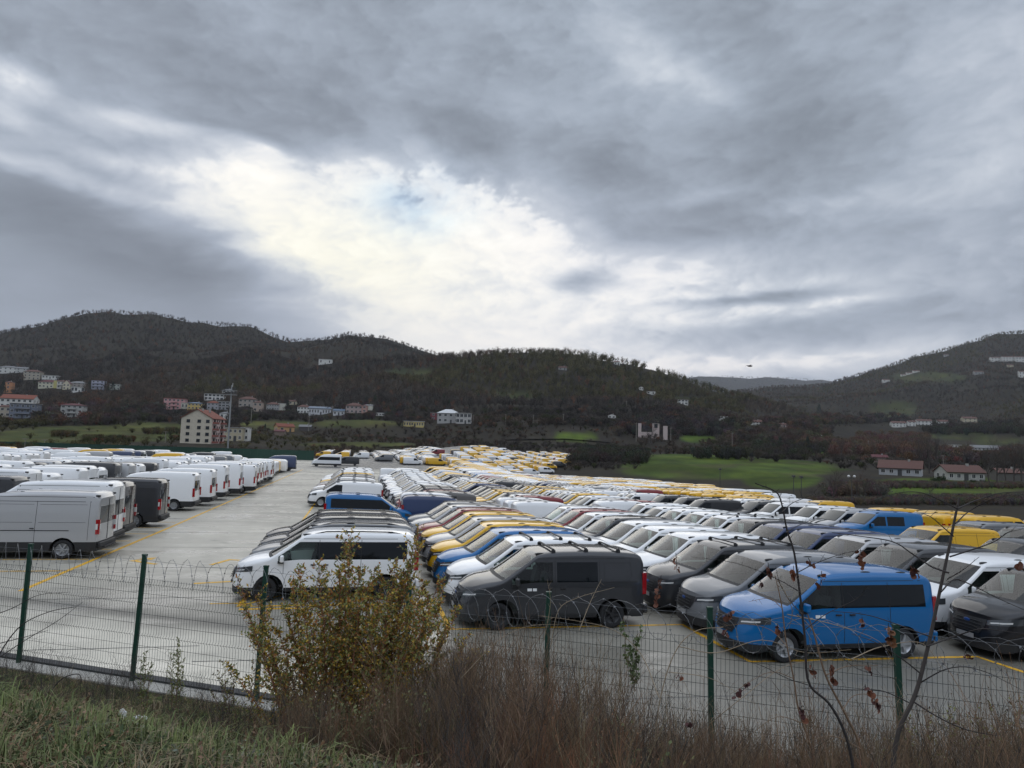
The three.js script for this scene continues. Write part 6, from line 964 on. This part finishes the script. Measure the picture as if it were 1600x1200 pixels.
{
  const stalkTop = table([[0, 1135], [300, 1105], [400, 1060], [600, 1030], [700, 985], [800, 962], [890, 980], [950, 1015], [1020, 1062], [1100, 1082], [1200, 1070], [1300, 1075], [1600, 1080]]);
  const r = rng(404), lists = { brown: [], high: [], spindle: [], grass: [], long: [], weed: [], grey: [], dry: [], straw: [], litter: [] };
  for (let i = 0; i < 30000; i++) {
    const D = Math.sqrt(lerp(3.6 ** 2, 16 ** 2, r())), x = (r() - 0.5) * 1.64 * D, f = FENCE(x) - D; if (f < 0.42) continue;
    const n = fbm(x * 0.55, D * 0.55, 3), m = fbm(x * 0.9 + 31, D * 0.9, 3), s = x / D, right = smooth(-0.12, 0.08, s), twig = smooth(-0.25, -0.02, s), z = -D;
    const t = r();
    if (f < 0.9 && t < 0.62) continue;
    if (s < -0.16 && f < 3.2 && n > -0.25 && t < 0.5) lists.grass.push([x, z, 0.55 + r() * 0.5 * smooth(0.3, 2, f)]);
    else if (s < -0.2 && f > 0.7 && f < 5 && t > 0.965) lists.spindle.push([x, z, 0.3 + r() * 0.35]);
    else if (f < 1.6 && t < 0.8) { if (r() < 0.4) lists.straw.push([x, z, 0.35 + r() * 0.4]); }
    else if (t < 0.30 - 0.12 * right) { if (m > -0.2) lists.weed.push([x, z, 0.55 + r() * r() * 0.9]); }
    else if (t < 0.42 && m > 0.05) lists.grey.push([x, z, 0.7 + r() * 0.7]);
    else if (t < 0.50 && n > 0.1) lists.long.push([x, z, 0.6 + r() * 0.7]);
    else if (t < 0.60 && m < 0.1 && s < 0) lists.brown.push([x, z, 0.6 + r() * 0.8]);
    else if (t < 0.70 + 0.2 * right && f > 0.8 && (f < 6.8 || r() < 0.5) && s > -0.42) { const tall = twig * (f > 1.2 ? 1 : 0.4); if (r() < (0.10 + 0.42 * twig) * lerp(1, 0.30, smooth(0.10, 0.26, s)) * (n > -0.1 ? 1 : 0.35)) { const y0 = groundY(x, z), px = inPhoto(V(x, y0, z))[0], lim = stalkTop(px) - 12 + Math.pow(r(), 0.8) * 130 + (r() < 0.35 ? 40 : 0), ry = ray(px, lim), h = EYE.y + ry.y / -ry.z * D - y0; if (h > 0.18) lists.dry.push([x, z, Math.min(h, 1.5) / 1.5]); } }
    else if (t < 0.93) lists.straw.push([x, z, 0.6 + r() * 0.6]);
  }
  // brush of the lowest strip of the view, and around the shrub
  for (let i = 0; i < 5200; i++) { const low = i < 3400, s = low ? lerp(-0.06, 0.78, r()) : lerp(-0.30, -0.03, r()), D = low ? lerp(4.2, 8.2, Math.sqrt(r())) : lerp(6.4, 9.6, r()), x = s * D, z = -D; if (FENCE(x) - D < 0.5) continue; const y0 = groundY(x, z), px = inPhoto(V(x, y0, z))[0], top = low ? lerp(1085, 1125, smooth(0.1, 0.3, s)) + Math.pow(r(), 0.7) * 100 : stalkTop(px) + 15 + r() * 120, ry = ray(px, top), h = EYE.y + ry.y / -ry.z * D - y0; const m2 = fbm(x * 1.1 + 50, D * 1.1, 3), leafy = m2 > (s < -0.06 ? -0.05 : 0.16), bare = m2 < -0.2; if (h > 0.15 && !leafy && (!bare || r() < 0.3)) lists.dry.push([x, z, Math.min(h, 1.6) / 1.5]); if (h > 0.25 && leafy && r() < 0.6) lists.high.push([x, z, Math.min(h, 1.1) / 0.5 * (0.5 + r() * 0.4)]); }
  for (let i = 0; i < 9000; i++) { const x = lerp(-13, -1.2, r()), f = 0.42 + r() * r() * 3.1, D = FENCE(x) - f, n = fbm(x * 0.8, D * 0.8, 3); if (n > -0.35 || r() < 0.3) (r() < 0.78 ? lists.grass : r() < 0.5 ? lists.brown : lists.weed).push([x, -D, (0.35 + r() * 0.45) * (0.6 + 0.4 * smooth(0.3, 1.4, f))]); }
  for (let i = 0; i < 2600; i++) { const x = lerp(-1.2, 7, r()), f = 0.3 + r() * 3, D = FENCE(x) - f; (r() < 0.5 ? lists.straw : r() < 0.6 ? lists.brown : lists.long).push([x, -D, 0.5 + r() * 0.6]); }
  cover('bank_grass', 'green grass and weeds on the bank before the fence', 'grass', [['short_grass', tuft(1, 26, 0.14, 0.16, 0.004, 0.5), std(rgb(0.14, 0.17, 0.05), 0.85), lists.grass], ['long_grass', tuft(2, 22, 0.34, 0.22, 0.0042, 0.6), std(rgb(0.13, 0.155, 0.055), 0.85), lists.long], ['straw', tuft(3, 14, 0.28, 0.3, 0.003, 0.7), std(rgb(0.21, 0.16, 0.095), 0.9), lists.straw.filter((_, i) => i % 5 < 3)], ['leafy_brush', weed(29, 8, 0.5, 0.22, 0.032), std(rgb(0.125, 0.135, 0.055), 0.85), lists.high.filter((_, i) => i % 3)], ['rusty_brush', weed(30, 8, 0.5, 0.24, 0.028), std(rgb(0.19, 0.095, 0.05), 0.85), lists.high.filter((_, i) => i % 3 === 0)], ['dead_weed', weed(9, 6, 0.24, 0.2, 0.028), std(rgb(0.20, 0.13, 0.08), 0.9), lists.brown], ['weed', weed(4, 7, 0.2, 0.18, 0.030), std(rgb(0.085, 0.10, 0.042), 0.8), lists.weed.filter((_, i) => i % 3)], ['broad_weed', weed(14, 5, 0.18, 0.2, 0.042), std(rgb(0.075, 0.105, 0.042), 0.75), lists.weed.filter((_, i) => i % 3 === 0)], ['grey_weed', weed(5, 7, 0.18, 0.16, 0.026), std(rgb(0.16, 0.17, 0.12), 0.85), lists.grey]]);
  cover('dry_thicket', 'mass of thin brown dry stalks standing before the fence', 'undergrowth', [['dry_stalk', dryStalk(6, 5, 1.5, 0.55), STEM.brown, lists.dry.filter((_, i) => i % 6 < 2)], ['branched_stalk', dryStalk(16, 3, 1.55, 0.75, 2.2), STEM.brown, lists.dry.filter((_, i) => i % 6 === 2)], ['pale_stalk', dryStalk(7, 4, 1.45, 0.6), STEM.tan, lists.dry.filter((_, i) => i % 6 === 3)], ['russet_stalk', dryStalk(17, 5, 1.3, 0.5, 1.5), STEM.russet, lists.dry.filter((_, i) => i % 6 === 4)], ['spindly_stalk', dryStalk(19, 3, 1.5, 0.6, 2.6), STEM.grey, lists.spindle], ['dark_stalk', dryStalk(18, 4, 1.6, 0.7, 1.6), STEM.grey, lists.dry.filter((_, i) => i % 6 === 5)]]);
}
// tangle of thin arching briars in front of and over the mesh
{
  const r = rng(818), g = new THREE.Group(); g.name = 'briar_tangle'; scene.add(g); tag(g, 'tangle of thin arching briars and bare twigs along the mesh fence', 'undergrowth', null, 'stuff');
  for (const [part, mat, count, x0, x1] of [['dark_briar', STEM.grey, 120, -1.5, 7.4], ['pale_briar', STEM.tan, 60, -1.5, 7.4], ['brown_briar', STEM.brown, 110, -2.5, 7.4], ['left_briar', STEM.grey, 46, -10.5, -3.2]]) {
    const b = new Build(); for (let k = 0; k < count; k++) { const x = lerp(x0, x1, r()), f = 0.4 + r() * 2.8, z = -(FENCE(x) - f), y = groundY(x, z), a = r() * 6.28, reach = 0.35 + r() * 1.1, tall = (x0 < -4 ? 0.35 + r() * 0.6 : 0.7 + r() * 1.1), dx = Math.cos(a) * reach, dz = Math.sin(a) * reach * 0.5, pts = []; for (let i = 0; i <= 9; i++) { const t = i / 9; pts.push(V(x + dx * t * t + (r() - 0.5) * 0.03, y + tall * Math.sin(t * (1.7 + 0.9 * hash2(k, 3))) , Math.min(z + dz * t * t, z + 0.9) + (r() - 0.5) * 0.03)); } const w = 0.0018 + r() * 0.0026; b.tube(pts, pts.map((_, i) => w * (1 - i / 11)), 4);
      for (let i = 2; i < 9; i++) { if (r() < 0.75) { const d = V(r() - 0.5, r() - 0.2, r() - 0.5).normalize(), q = pts[i].clone().addScaledVector(d, 0.05 + r() * 0.22); b.tube([pts[i], pts[i].clone().lerp(q, 0.5).add(V(0, 0.012, 0)), q], [w * 0.55, w * 0.45, 0.0006], 3); } } }
    mesh(part, b.geometry, mat, g).userData.kind = 'stuff';
  }
}
// a shrub: woody stems with side shoots and leaves of several colours
function shrub(name, label, at, stems, o) {
  const r = rng(o.seed), g = thing(name, label, 'shrub', at), wood = new Build(), leaves = {}; for (const k of Object.keys(o.leaves)) leaves[k] = new Build();
  const keys = Object.keys(o.leaves), total = keys.reduce((a, k) => a + o.leaves[k], 0), choose = (y) => { let t = r() * total; for (const k of keys) if ((t -= o.leaves[k]) <= 0) return leaves[k]; return leaves[keys[0]]; };
  for (const [dx, h, lean, dz, dense] of stems) {
    const n = 7, pts = [], rad = []; for (let k = 0; k <= n; k++) { const t = k / n; pts.push(V(dx * (0.35 + 0.65 * t) + lean * t * t + (r() - 0.5) * 0.05 * t, h * t, dz * (0.4 + 0.6 * t) + (r() - 0.5) * 0.05 * t)); rad.push(lerp(0.014, 0.0025, t) * (o.thick ?? 1)); } wood.tube(pts, rad, 5);
    const shoots = Math.round(h * (o.shoots ?? 13)); for (let s = 0; s < shoots; s++) {
      const t = (o.from ?? 0.25) + (1 - (o.from ?? 0.25)) * (s + r()) / shoots, i = Math.min(n - 1, Math.floor(t * n)), p = pts[i].clone().lerp(pts[i + 1], t * n - i), a = r() * 6.28, d = V(Math.cos(a), 0.35 + r() * 0.9, Math.sin(a)).normalize(), len = (0.10 + r() * 0.34) * (o.reach ?? 1) * (1.15 - 0.75 * t), q = p.clone().addScaledVector(d, len * 0.5), e = q.clone().addScaledVector(d.add(V(0, 0.15, 0)).normalize(), len * 0.5); wood.tube([p, q, e], [0.0035, 0.0025, 0.001], 3);
      const m = Math.round((o.dense ?? 9) * dense); for (let l = 0; l < m; l++) { const u = 0.2 + 0.8 * r(), c = u < 0.5 ? p.clone().lerp(q, u * 2) : q.clone().lerp(e, u * 2 - 1), ld = V(r() - 0.5, r() - 0.25, r() - 0.5).normalize(); leaf(choose(t), c, ld, (o.size ?? 0.038) * (0.6 + r() * 0.7), (o.size ?? 0.038) * 0.26, r); }
    }
  }
  mesh('stem', wood.geometry, STEM[o.stem ?? 'brown'], g).userData.kind = 'stuff'; for (const k of keys) if (leaves[k].p.length) mesh('foliage', leaves[k].geometry, LEAF[k], g).userData.kind = 'stuff'; return g;
}
{
  // the yellowing shrub in front of the white minivan: every stem by where its tip shows
  const D = 8.6, foot = sight(545, 1110, D); foot.y = groundY(foot.x, foot.z) - 0.05; const r = rng(61), stems = [];
  for (const [px, py, dense] of [[548, 838, 0.7], [540, 855, 0.8], [655, 830, 0.5], [648, 850, 0.6], [468, 892, 0.8], [480, 925, 1], [510, 905, 1], [530, 895, 1], [560, 890, 1], [575, 915, 1.1], [600, 905, 0.9], [618, 880, 0.8], [632, 905, 1], [665, 905, 0.9], [685, 905, 0.8], [690, 940, 1], [700, 985, 1], [450, 950, 1], [435, 985, 1], [420, 1010, 1], [372, 905, 0.25], [395, 985, 0.8], [500, 950, 1.2], [545, 950, 1.3], [590, 950, 1.3], [640, 950, 1.2], [668, 960, 1.1], [560, 990, 1.3], [610, 995, 1.2], [520, 1000, 1.2], [470, 1000, 1.2], [650, 1000, 1.1], [430, 1040, 0.7], [500, 1040, 0.7], [580, 1040, 0.6], [640, 1045, 0.6], [715, 955, 0.7], [730, 1000, 0.7], [755, 1020, 0.5], [385, 950, 0.5], [402, 930, 0.5], [362, 1040, 0.5], [408, 965, 0.8], [610, 930, 1.1], [585, 890, 0.9], [500, 880, 0.6], [455, 915, 0.9], [640, 880, 0.7], [672, 930, 1], [530, 925, 1.2], [560, 940, 1.2]]) { const p = sight(px, py, D + (r() - 0.5) * 1.0); stems.push([p.x - foot.x, p.y - foot.y, 0, p.z - foot.z, dense]); }
  shrub('yellowing_shrub', 'tall shrub with small yellow, olive and rust leaves before the white minivan', foot, stems, { seed: 62, leaves: { olive: 38, green: 16, yellow: 22, orange: 16, brown: 8 }, dense: 17, shoots: 26, from: 0.36, size: 0.042, reach: 1.05, stem: 'russet' });
  // two small dark evergreens by the fence
  const small = (label, px, py, tips, seed, leaves, o = {}) => { const D2 = o.D ?? 11.6, f = sight(px, py, D2); f.y = groundY(f.x, f.z) - 0.05; return shrub(o.name ?? 'small_shrub', label, f, tips.map(([x, y]) => { const p = sight(x, y, D2); return [p.x - f.x, Math.max(0.15, p.y - f.y), 0, (R() - 0.5) * 0.2, 1]; }), { seed, leaves, dense: 10, shoots: 22, from: 0.25, size: 0.03, reach: 0.45, thick: 0.6, ...o }); };
  small('small dark evergreen shrub beside the second fence post', 232, 1075, [[230, 1018], [224, 1030], [237, 1034]], 71, { green: 3, olive: 1 });
  small('upright dark evergreen sprig left of the yellowing shrub', 280, 1072, [[284, 998], [278, 1015], [268, 1022], [290, 1030]], 72, { green: 3, olive: 2 });
  small('arching shrub with faded leaves at the left foot of the yellowing shrub', 385, 1110, [[352, 1035], [365, 1050], [340, 1058], [395, 1040], [335, 1080], [410, 1060]], 73, { olive: 3, grey: 3, brown: 2 }, { reach: 0.8, D: 9.6 });
  small('pale green leafy bush low in the dry stalks', 922, 1200, [[915, 1178], [930, 1172], [905, 1188], [940, 1190]], 74, { green: 2, grey: 2 }, { D: 6.6, size: 0.04, reach: 0.5 });
  small('yellow-green bush low in front of the right fence post', 1040, 1200, [[1030, 1165], [1045, 1172], [1022, 1180]], 75, { olive: 3, yellow: 1 }, { D: 6.8, reach: 0.5 });
  small('olive bush under the saplings on the right', 1450, 1195, [[1420, 1130], [1450, 1120], [1480, 1105], [1500, 1130], [1390, 1160], [1530, 1120]], 76, { olive: 4, brown: 2, grey: 1 }, { D: 7.2, reach: 1.3, dense: 5, size: 0.034 });
  small('thin grey-green bush at the right picture edge', 1580, 1195, [[1560, 1110], [1580, 1090], [1600, 1100], [1540, 1140], [1620, 1080]], 77, { olive: 3, grey: 2, brown: 2 }, { D: 7.0, reach: 1.3, dense: 4, size: 0.032 });
  // climbing vine on the mesh
  const vine = thing('climbing_vine', 'green leafy vine hanging on the mesh right of the dark grey van', 'vine', sight(990, 1080, 10.2)), w = new Build(), l = new Build(), q = rng(78);
  for (const tip of [[1000, 975], [985, 1005], [972, 965], [995, 990]]) { const e = sight(tip[0], tip[1], 10.15).sub(vine.position), pts = []; for (let k = 0; k <= 8; k++) pts.push(e.clone().multiplyScalar(k / 8).add(V((q() - 0.5) * 0.08, 0, (q() - 0.5) * 0.04))); w.tube(pts, 0.004, 4); for (let k = 0; k < 60; k++) { const t = 0.15 + 0.85 * q(), i = Math.min(7, Math.floor(t * 8)); leaf(l, pts[i].clone().lerp(pts[i + 1], t * 8 - i), V(q() - 0.5, -0.6 * q(), q() - 0.2).normalize(), 0.055, 0.02, q); } }
  mesh('stem', w.geometry, STEM.brown, vine); mesh('foliage', l.geometry, leafMat(0.09, 0.13, 0.035), vine).userData.kind = 'stuff';
}
// bare saplings close to the camera on the right, their limbs followed through the photograph at a fixed few metres
function sapling(label, D, limbs, o = {}) {
  const base = sight(...limbs[0][0], D); base.y = Math.min(base.y, groundY(base.x, base.z)); const g = thing('sapling', label, 'sapling', base), r = rng(o.seed ?? 3), trunk = new Build(), twig = new Build(), thorns = new Build();
  limbs.forEach((pts, n) => {
    const wide = (o.widths?.[n] ?? 2.2) * 0.52 * D / FOCAL, line = pts.map(([x, y], i) => { const q = sight(x, y, D + (n ? (hash2(n, i + 5) - 0.5) * 0.35 : 0) + (n && i === 0 ? 0 : 0)).sub(base); return q; }); if (n === 0) line[0].y -= 0.4;
    const curve = new THREE.CatmullRomCurve3(line), m = Math.max(6, pts.length * 4), fine = curve.getPoints(m); (n < (o.trunks ?? 1) ? trunk : twig).tube(fine, fine.map((_, k) => wide * lerp(0.5, n < (o.trunks ?? 1) ? 0.2 : 0.16, k / m)), 6);
    for (let k = 2; k < m; k++) if (r() < (o.spurs ?? 0.5)) { const d = V(r() - 0.5, r() - 0.3, r() - 0.5).normalize(), e = fine[k].clone().addScaledVector(d, 0.02 + r() * (n < 2 ? 0.03 : 0.05)); twig.tube([fine[k], e], [wide * 0.10 + 0.0009, 0.0005], 3); }
  });
  mesh('trunk', trunk.geometry, STEM[o.stem ?? 'dark'], g); mesh('branches', twig.geometry, STEM[o.twig ?? 'brown'], g).userData.kind = 'stuff'; return g;
}
sapling('leaning bare sapling with forked tips, tallest of the saplings on the right', 4.6, [[[1386, 1215], [1402, 1150], [1430, 1085], [1450, 1010], [1467, 930], [1482, 860], [1494, 800], [1499, 778]], [[1496, 795], [1525, 782], [1560, 771], [1610, 768]], [[1493, 818], [1520, 795], [1555, 778], [1605, 772]], [[1496, 795], [1470, 782], [1440, 770], [1405, 770], [1370, 780]], [[1490, 838], [1475, 825], [1455, 808], [1440, 802]], [[1484, 870], [1515, 860], [1550, 848], [1575, 832], [1600, 826]], [[1482, 895], [1455, 885], [1425, 865], [1390, 845], [1345, 838], [1300, 832]], [[1480, 905], [1505, 890], [1530, 870]], [[1470, 925], [1495, 905], [1520, 915], [1560, 935], [1605, 955]], [[1455, 995], [1440, 990], [1400, 975], [1350, 960], [1300, 955]], [[1448, 1010], [1490, 995], [1530, 983], [1560, 985], [1610, 992]], [[1438, 1052], [1410, 1030], [1370, 1005], [1330, 990]], [[1432, 1070], [1480, 1045], [1540, 1050], [1600, 1080]], [[1425, 1100], [1380, 1080], [1330, 1078], [1250, 1075]], [[1425, 1095], [1465, 1120], [1510, 1140], [1560, 1150]]], { seed: 3, widths: [14, 4.5, 4, 4, 4, 5, 5.5, 3.5, 5, 4.5, 5, 4.5, 4, 4, 5], stem: 'grey', twig: 'dark' });
sapling('dark bare sapling whose thin stem crosses the blue van', 4.4, [[[1345, 1215], [1325, 1160], [1296, 1100], [1265, 1070], [1258, 1000], [1250, 930], [1240, 860], [1230, 830], [1222, 790], [1214, 770], [1180, 755]], [[1228, 832], [1250, 820], [1280, 808]], [[1222, 800], [1240, 785], [1262, 776], [1290, 762]], [[1245, 895], [1275, 880], [1330, 862], [1400, 862]], [[1250, 925], [1215, 905], [1150, 880], [1080, 870]], [[1256, 985], [1290, 960], [1340, 935], [1353, 917]], [[1254, 960], [1235, 940], [1220, 915], [1212, 885]], [[1262, 1070], [1230, 1060], [1190, 1040], [1150, 1030]], [[1258, 1010], [1300, 1015], [1340, 1045], [1400, 1060]]], { seed: 4, widths: [9, 3, 3, 3, 3, 3, 3, 3, 3], twig: 'dark' });
sapling('second dark stem rising from the same foot left of the leaning sapling', 4.7, [[[1362, 1215], [1345, 1170], [1322, 1118], [1290, 1055], [1272, 990], [1262, 960]], [[1316, 1110], [1340, 1085], [1400, 1090]], [[1290, 1055], [1330, 1040], [1372, 1040]], [[1345, 1170], [1300, 1150], [1260, 1160]]], { seed: 5, widths: [9, 3, 3, 3], stem: 'brown' });
sapling('slim bare sapling nearest the front of the blue van', 4.9, [[[1300, 1215], [1265, 1160], [1248, 1110], [1240, 1060], [1228, 1000], [1222, 950], [1216, 920], [1211, 900]], [[1222, 950], [1200, 935], [1170, 940]], [[1230, 1010], [1205, 985], [1165, 975], [1120, 980]], [[1240, 1060], [1205, 1050], [1140, 1085]], [[1255, 1130], [1215, 1120], [1170, 1150]]], { seed: 6, widths: [6, 2.5, 2.5, 2.5, 2.5], stem: 'brown' });
sapling('tangle of pale arching briars lying over the razor wire', 6.2, [[[1020, 1190], [1030, 1100], [1060, 1010], [1090, 985], [1130, 980]], [[1030, 1090], [1000, 1020], [960, 985], [900, 970], [840, 962]], [[1060, 1010], [1120, 1020], [1190, 1000], [1260, 1020], [1330, 1015]], [[1045, 1050], [1110, 1060], [1180, 1100]], [[860, 1010], [875, 950], [900, 935], [960, 918]], [[850, 1000], [860, 940], [855, 905]], [[905, 985], [925, 935], [940, 905]], [[1230, 960], [1300, 975], [1370, 1000], [1400, 1040]], [[1330, 1030], [1380, 1010], [1440, 1005], [1472, 1045]], [[1215, 905], [1237, 950], [1232, 985]], [[1245, 960], [1262, 975], [1288, 1010]], [[720, 1060], [780, 1000], [820, 980], [880, 975]], [[1110, 1130], [1160, 1090], [1230, 1040], [1300, 1030]]], { seed: 7, widths: [4, 3, 3, 2.5, 2.5, 2.5, 2.5, 3, 3, 3, 3, 2.5, 2.5], stem: 'tan', twig: 'tan', spurs: 0.8 });
sapling('thin pale stems arching from the left edge across the fence', 9.0, [[[-20, 1010], [30, 980], [80, 955], [120, 948]], [[-20, 1040], [40, 1000], [90, 970], [130, 940]], [[-20, 1010], [40, 995], [75, 985]], [[-20, 965], [20, 950], [60, 930], [110, 925]]], { seed: 8, widths: [4, 3, 3, 3], stem: 'dark', twig: 'dark' });
sapling('dark bent twig with a snapped end lying on the grass', 10.2, [[[60, 1078], [95, 1062], [124, 1054], [128, 1066]], [[95, 1062], [88, 1070]]], { seed: 9, widths: [4, 2], stem: 'dark', twig: 'dark' });
// hanging clusters of dry papery seed discs
{
  const disc = new THREE.CircleGeometry(1, 9), p = disc.attributes.position; for (let i = 0; i < p.count; i++) p.setZ(i, 0.35 * (p.getX(i) ** 2) * (p.getY(i) > 0 ? 1 : -0.6)); disc.computeVertexNormals(); const rust = [leafMat(0.20, 0.062, 0.024, 0.3), leafMat(0.14, 0.045, 0.022, 0.2), leafMat(0.065, 0.018, 0.016, 0.1), leafMat(0.26, 0.11, 0.045, 0.35)], q = rng(55);
  for (const [label, x0, y0, x1, y1, n, c, D, s] of [['rust seed cluster hanging before the mid grey van bonnet', 1056, 870, 1058, 895, 7, 0, 4.5, 5], ['long chain of rust seed discs before the mid grey van grille', 1033, 905, 1024, 948, 16, 0, 4.5, 4.5], ['rust seed cluster at the blue van windscreen', 1240, 890, 1238, 905, 9, 0, 4.4, 6.5], ['small rust seeds above the blue van windscreen edge', 1263, 878, 1274, 888, 6, 0, 4.4, 5], ['upright rust seed spike above the blue van roof', 1344, 862, 1348, 888, 10, 0, 4.5, 5.5], ['dark rust seed cluster by the white van side window', 1426, 885, 1430, 902, 9, 1, 4.6, 6], ['small seeds left of the blue van windscreen', 1200, 885, 1204, 903, 6, 1, 4.4, 5], ['single dark seed head low on the blue van windscreen', 1188, 913, 1192, 917, 3, 2, 4.4, 4.5], ['maroon seeds hanging over the blue van roof edge', 1284, 898, 1281, 918, 7, 2, 4.4, 5.5], ['orange seed cluster over the blue van grille', 1132, 968, 1146, 958, 12, 0, 4.6, 5], ['rust seeds beneath the blue van grille', 1135, 985, 1134, 995, 6, 1, 4.6, 5], ['rust seeds before the blue van front wheel', 1214, 980, 1218, 990, 7, 0, 4.8, 5], ['pale rust seed spike at the blue van rear wheel', 1388, 980, 1394, 1008, 15, 3, 4.6, 6.5], ['small rust seeds on the blue van side', 1347, 970, 1349, 980, 5, 1, 4.6, 4.5], ['rust seed pair at the yellow bay line', 1508, 1024, 1516, 1030, 5, 0, 4.7, 5], ['long rust seed spike under the blue van', 1298, 1045, 1303, 1070, 14, 0, 4.5, 5.5], ['rust seed strand left of the long spike', 1267, 1042, 1274, 1058, 9, 0, 4.5, 4.5], ['dark red seed cluster low between the saplings', 1362, 1082, 1372, 1108, 13, 2, 4.5, 6], ['small maroon seed head left of the dark red cluster', 1352, 1076, 1356, 1080, 4, 2, 4.5, 4.5], ['maroon seed spray slanting right of the fence post', 1148, 1090, 1172, 1068, 11, 2, 4.9, 5.5], ['maroon seed head in the middle of the mesh', 1060, 1058, 1064, 1060, 4, 2, 5.2, 4.5], ['maroon seeds low in the mesh near the post foot', 1076, 1132, 1080, 1136, 4, 2, 5.2, 4.5], ['dark seeds low on the slim sapling', 1250, 1100, 1257, 1128, 8, 2, 4.7, 5], ['dark seed head at the right edge by the black van', 1594, 882, 1598, 890, 5, 1, 4.6, 6], ['pale rust seeds on the thin stem under the bay line', 1356, 1042, 1360, 1052, 5, 1, 4.6, 4]]) {
    const at = sight(x0, y0, D), end = sight(x1, y1, D).sub(at), k = D / FOCAL, g = thing('seed_cluster', label, 'seed cluster', at); mesh('stalk', new Build().tube([V(0, 6 * k, 0), end.clone().multiplyScalar(0.5), end], [0.0022, 0.0018, 0.001], 4).geometry, STEM.dark, g);
    for (let i = 0; i < n; i++) { const m = mesh('seed_disc', disc, rust[q() < 0.65 ? c : (c + 1) % 3], g), t = (i + 0.5) / n; m.position.copy(end).multiplyScalar(t).add(V((q() - 0.5) * s * 1.3 * k, (q() - 0.5) * s * 0.7 * k, (q() - 0.5) * s * 1.3 * k)); m.scale.setScalar(s * k * (0.55 + q() * 0.42)); m.rotation.set(q() * 6, q() * 6, q() * 6); }
  }
}
// litter caught in the weeds
function scrap(label, px, py, D, w, h, seed) { const p = onLand(px, py + 10, 3, 30); p.y += h * 0.5 + 0.06; const g = new THREE.IcosahedronGeometry(1, 4), a = g.attributes.position; for (let i = 0; i < a.count; i++) { const x = a.getX(i), y = a.getY(i), z = a.getZ(i), n = 1 + 0.32 * fbm(x * 2.2 + seed, y * 2.2 + z * 1.7, 3) + 0.16 * Math.abs(fbm(x * 5 + z * 3, y * 5 + seed, 2)); a.setXYZ(i, x * w * n, y * h * n, z * w * 0.6 * n); } const m = tag(mesh('plastic_bag', toCreasedNormals(g, 0.5), new THREE.MeshPhysicalMaterial({ color: rgb(0.72, 0.72, 0.72), roughness: 0.45, transmission: 0.15, thickness: 0 })), label, 'litter'); m.position.copy(p); }
scrap('crumpled white plastic bag lying in the weeds, the wider of the two', 214, 1134, 9.0, 0.15, 0.10, 1); scrap('upright scrap of white plastic beside the wider white bag', 190, 1124, 9.1, 0.06, 0.11, 2); scrap('small white scrap in the grass at the left picture edge', 16, 1102, 10.4, 0.10, 0.06, 3);
renderer.render(scene, camera);
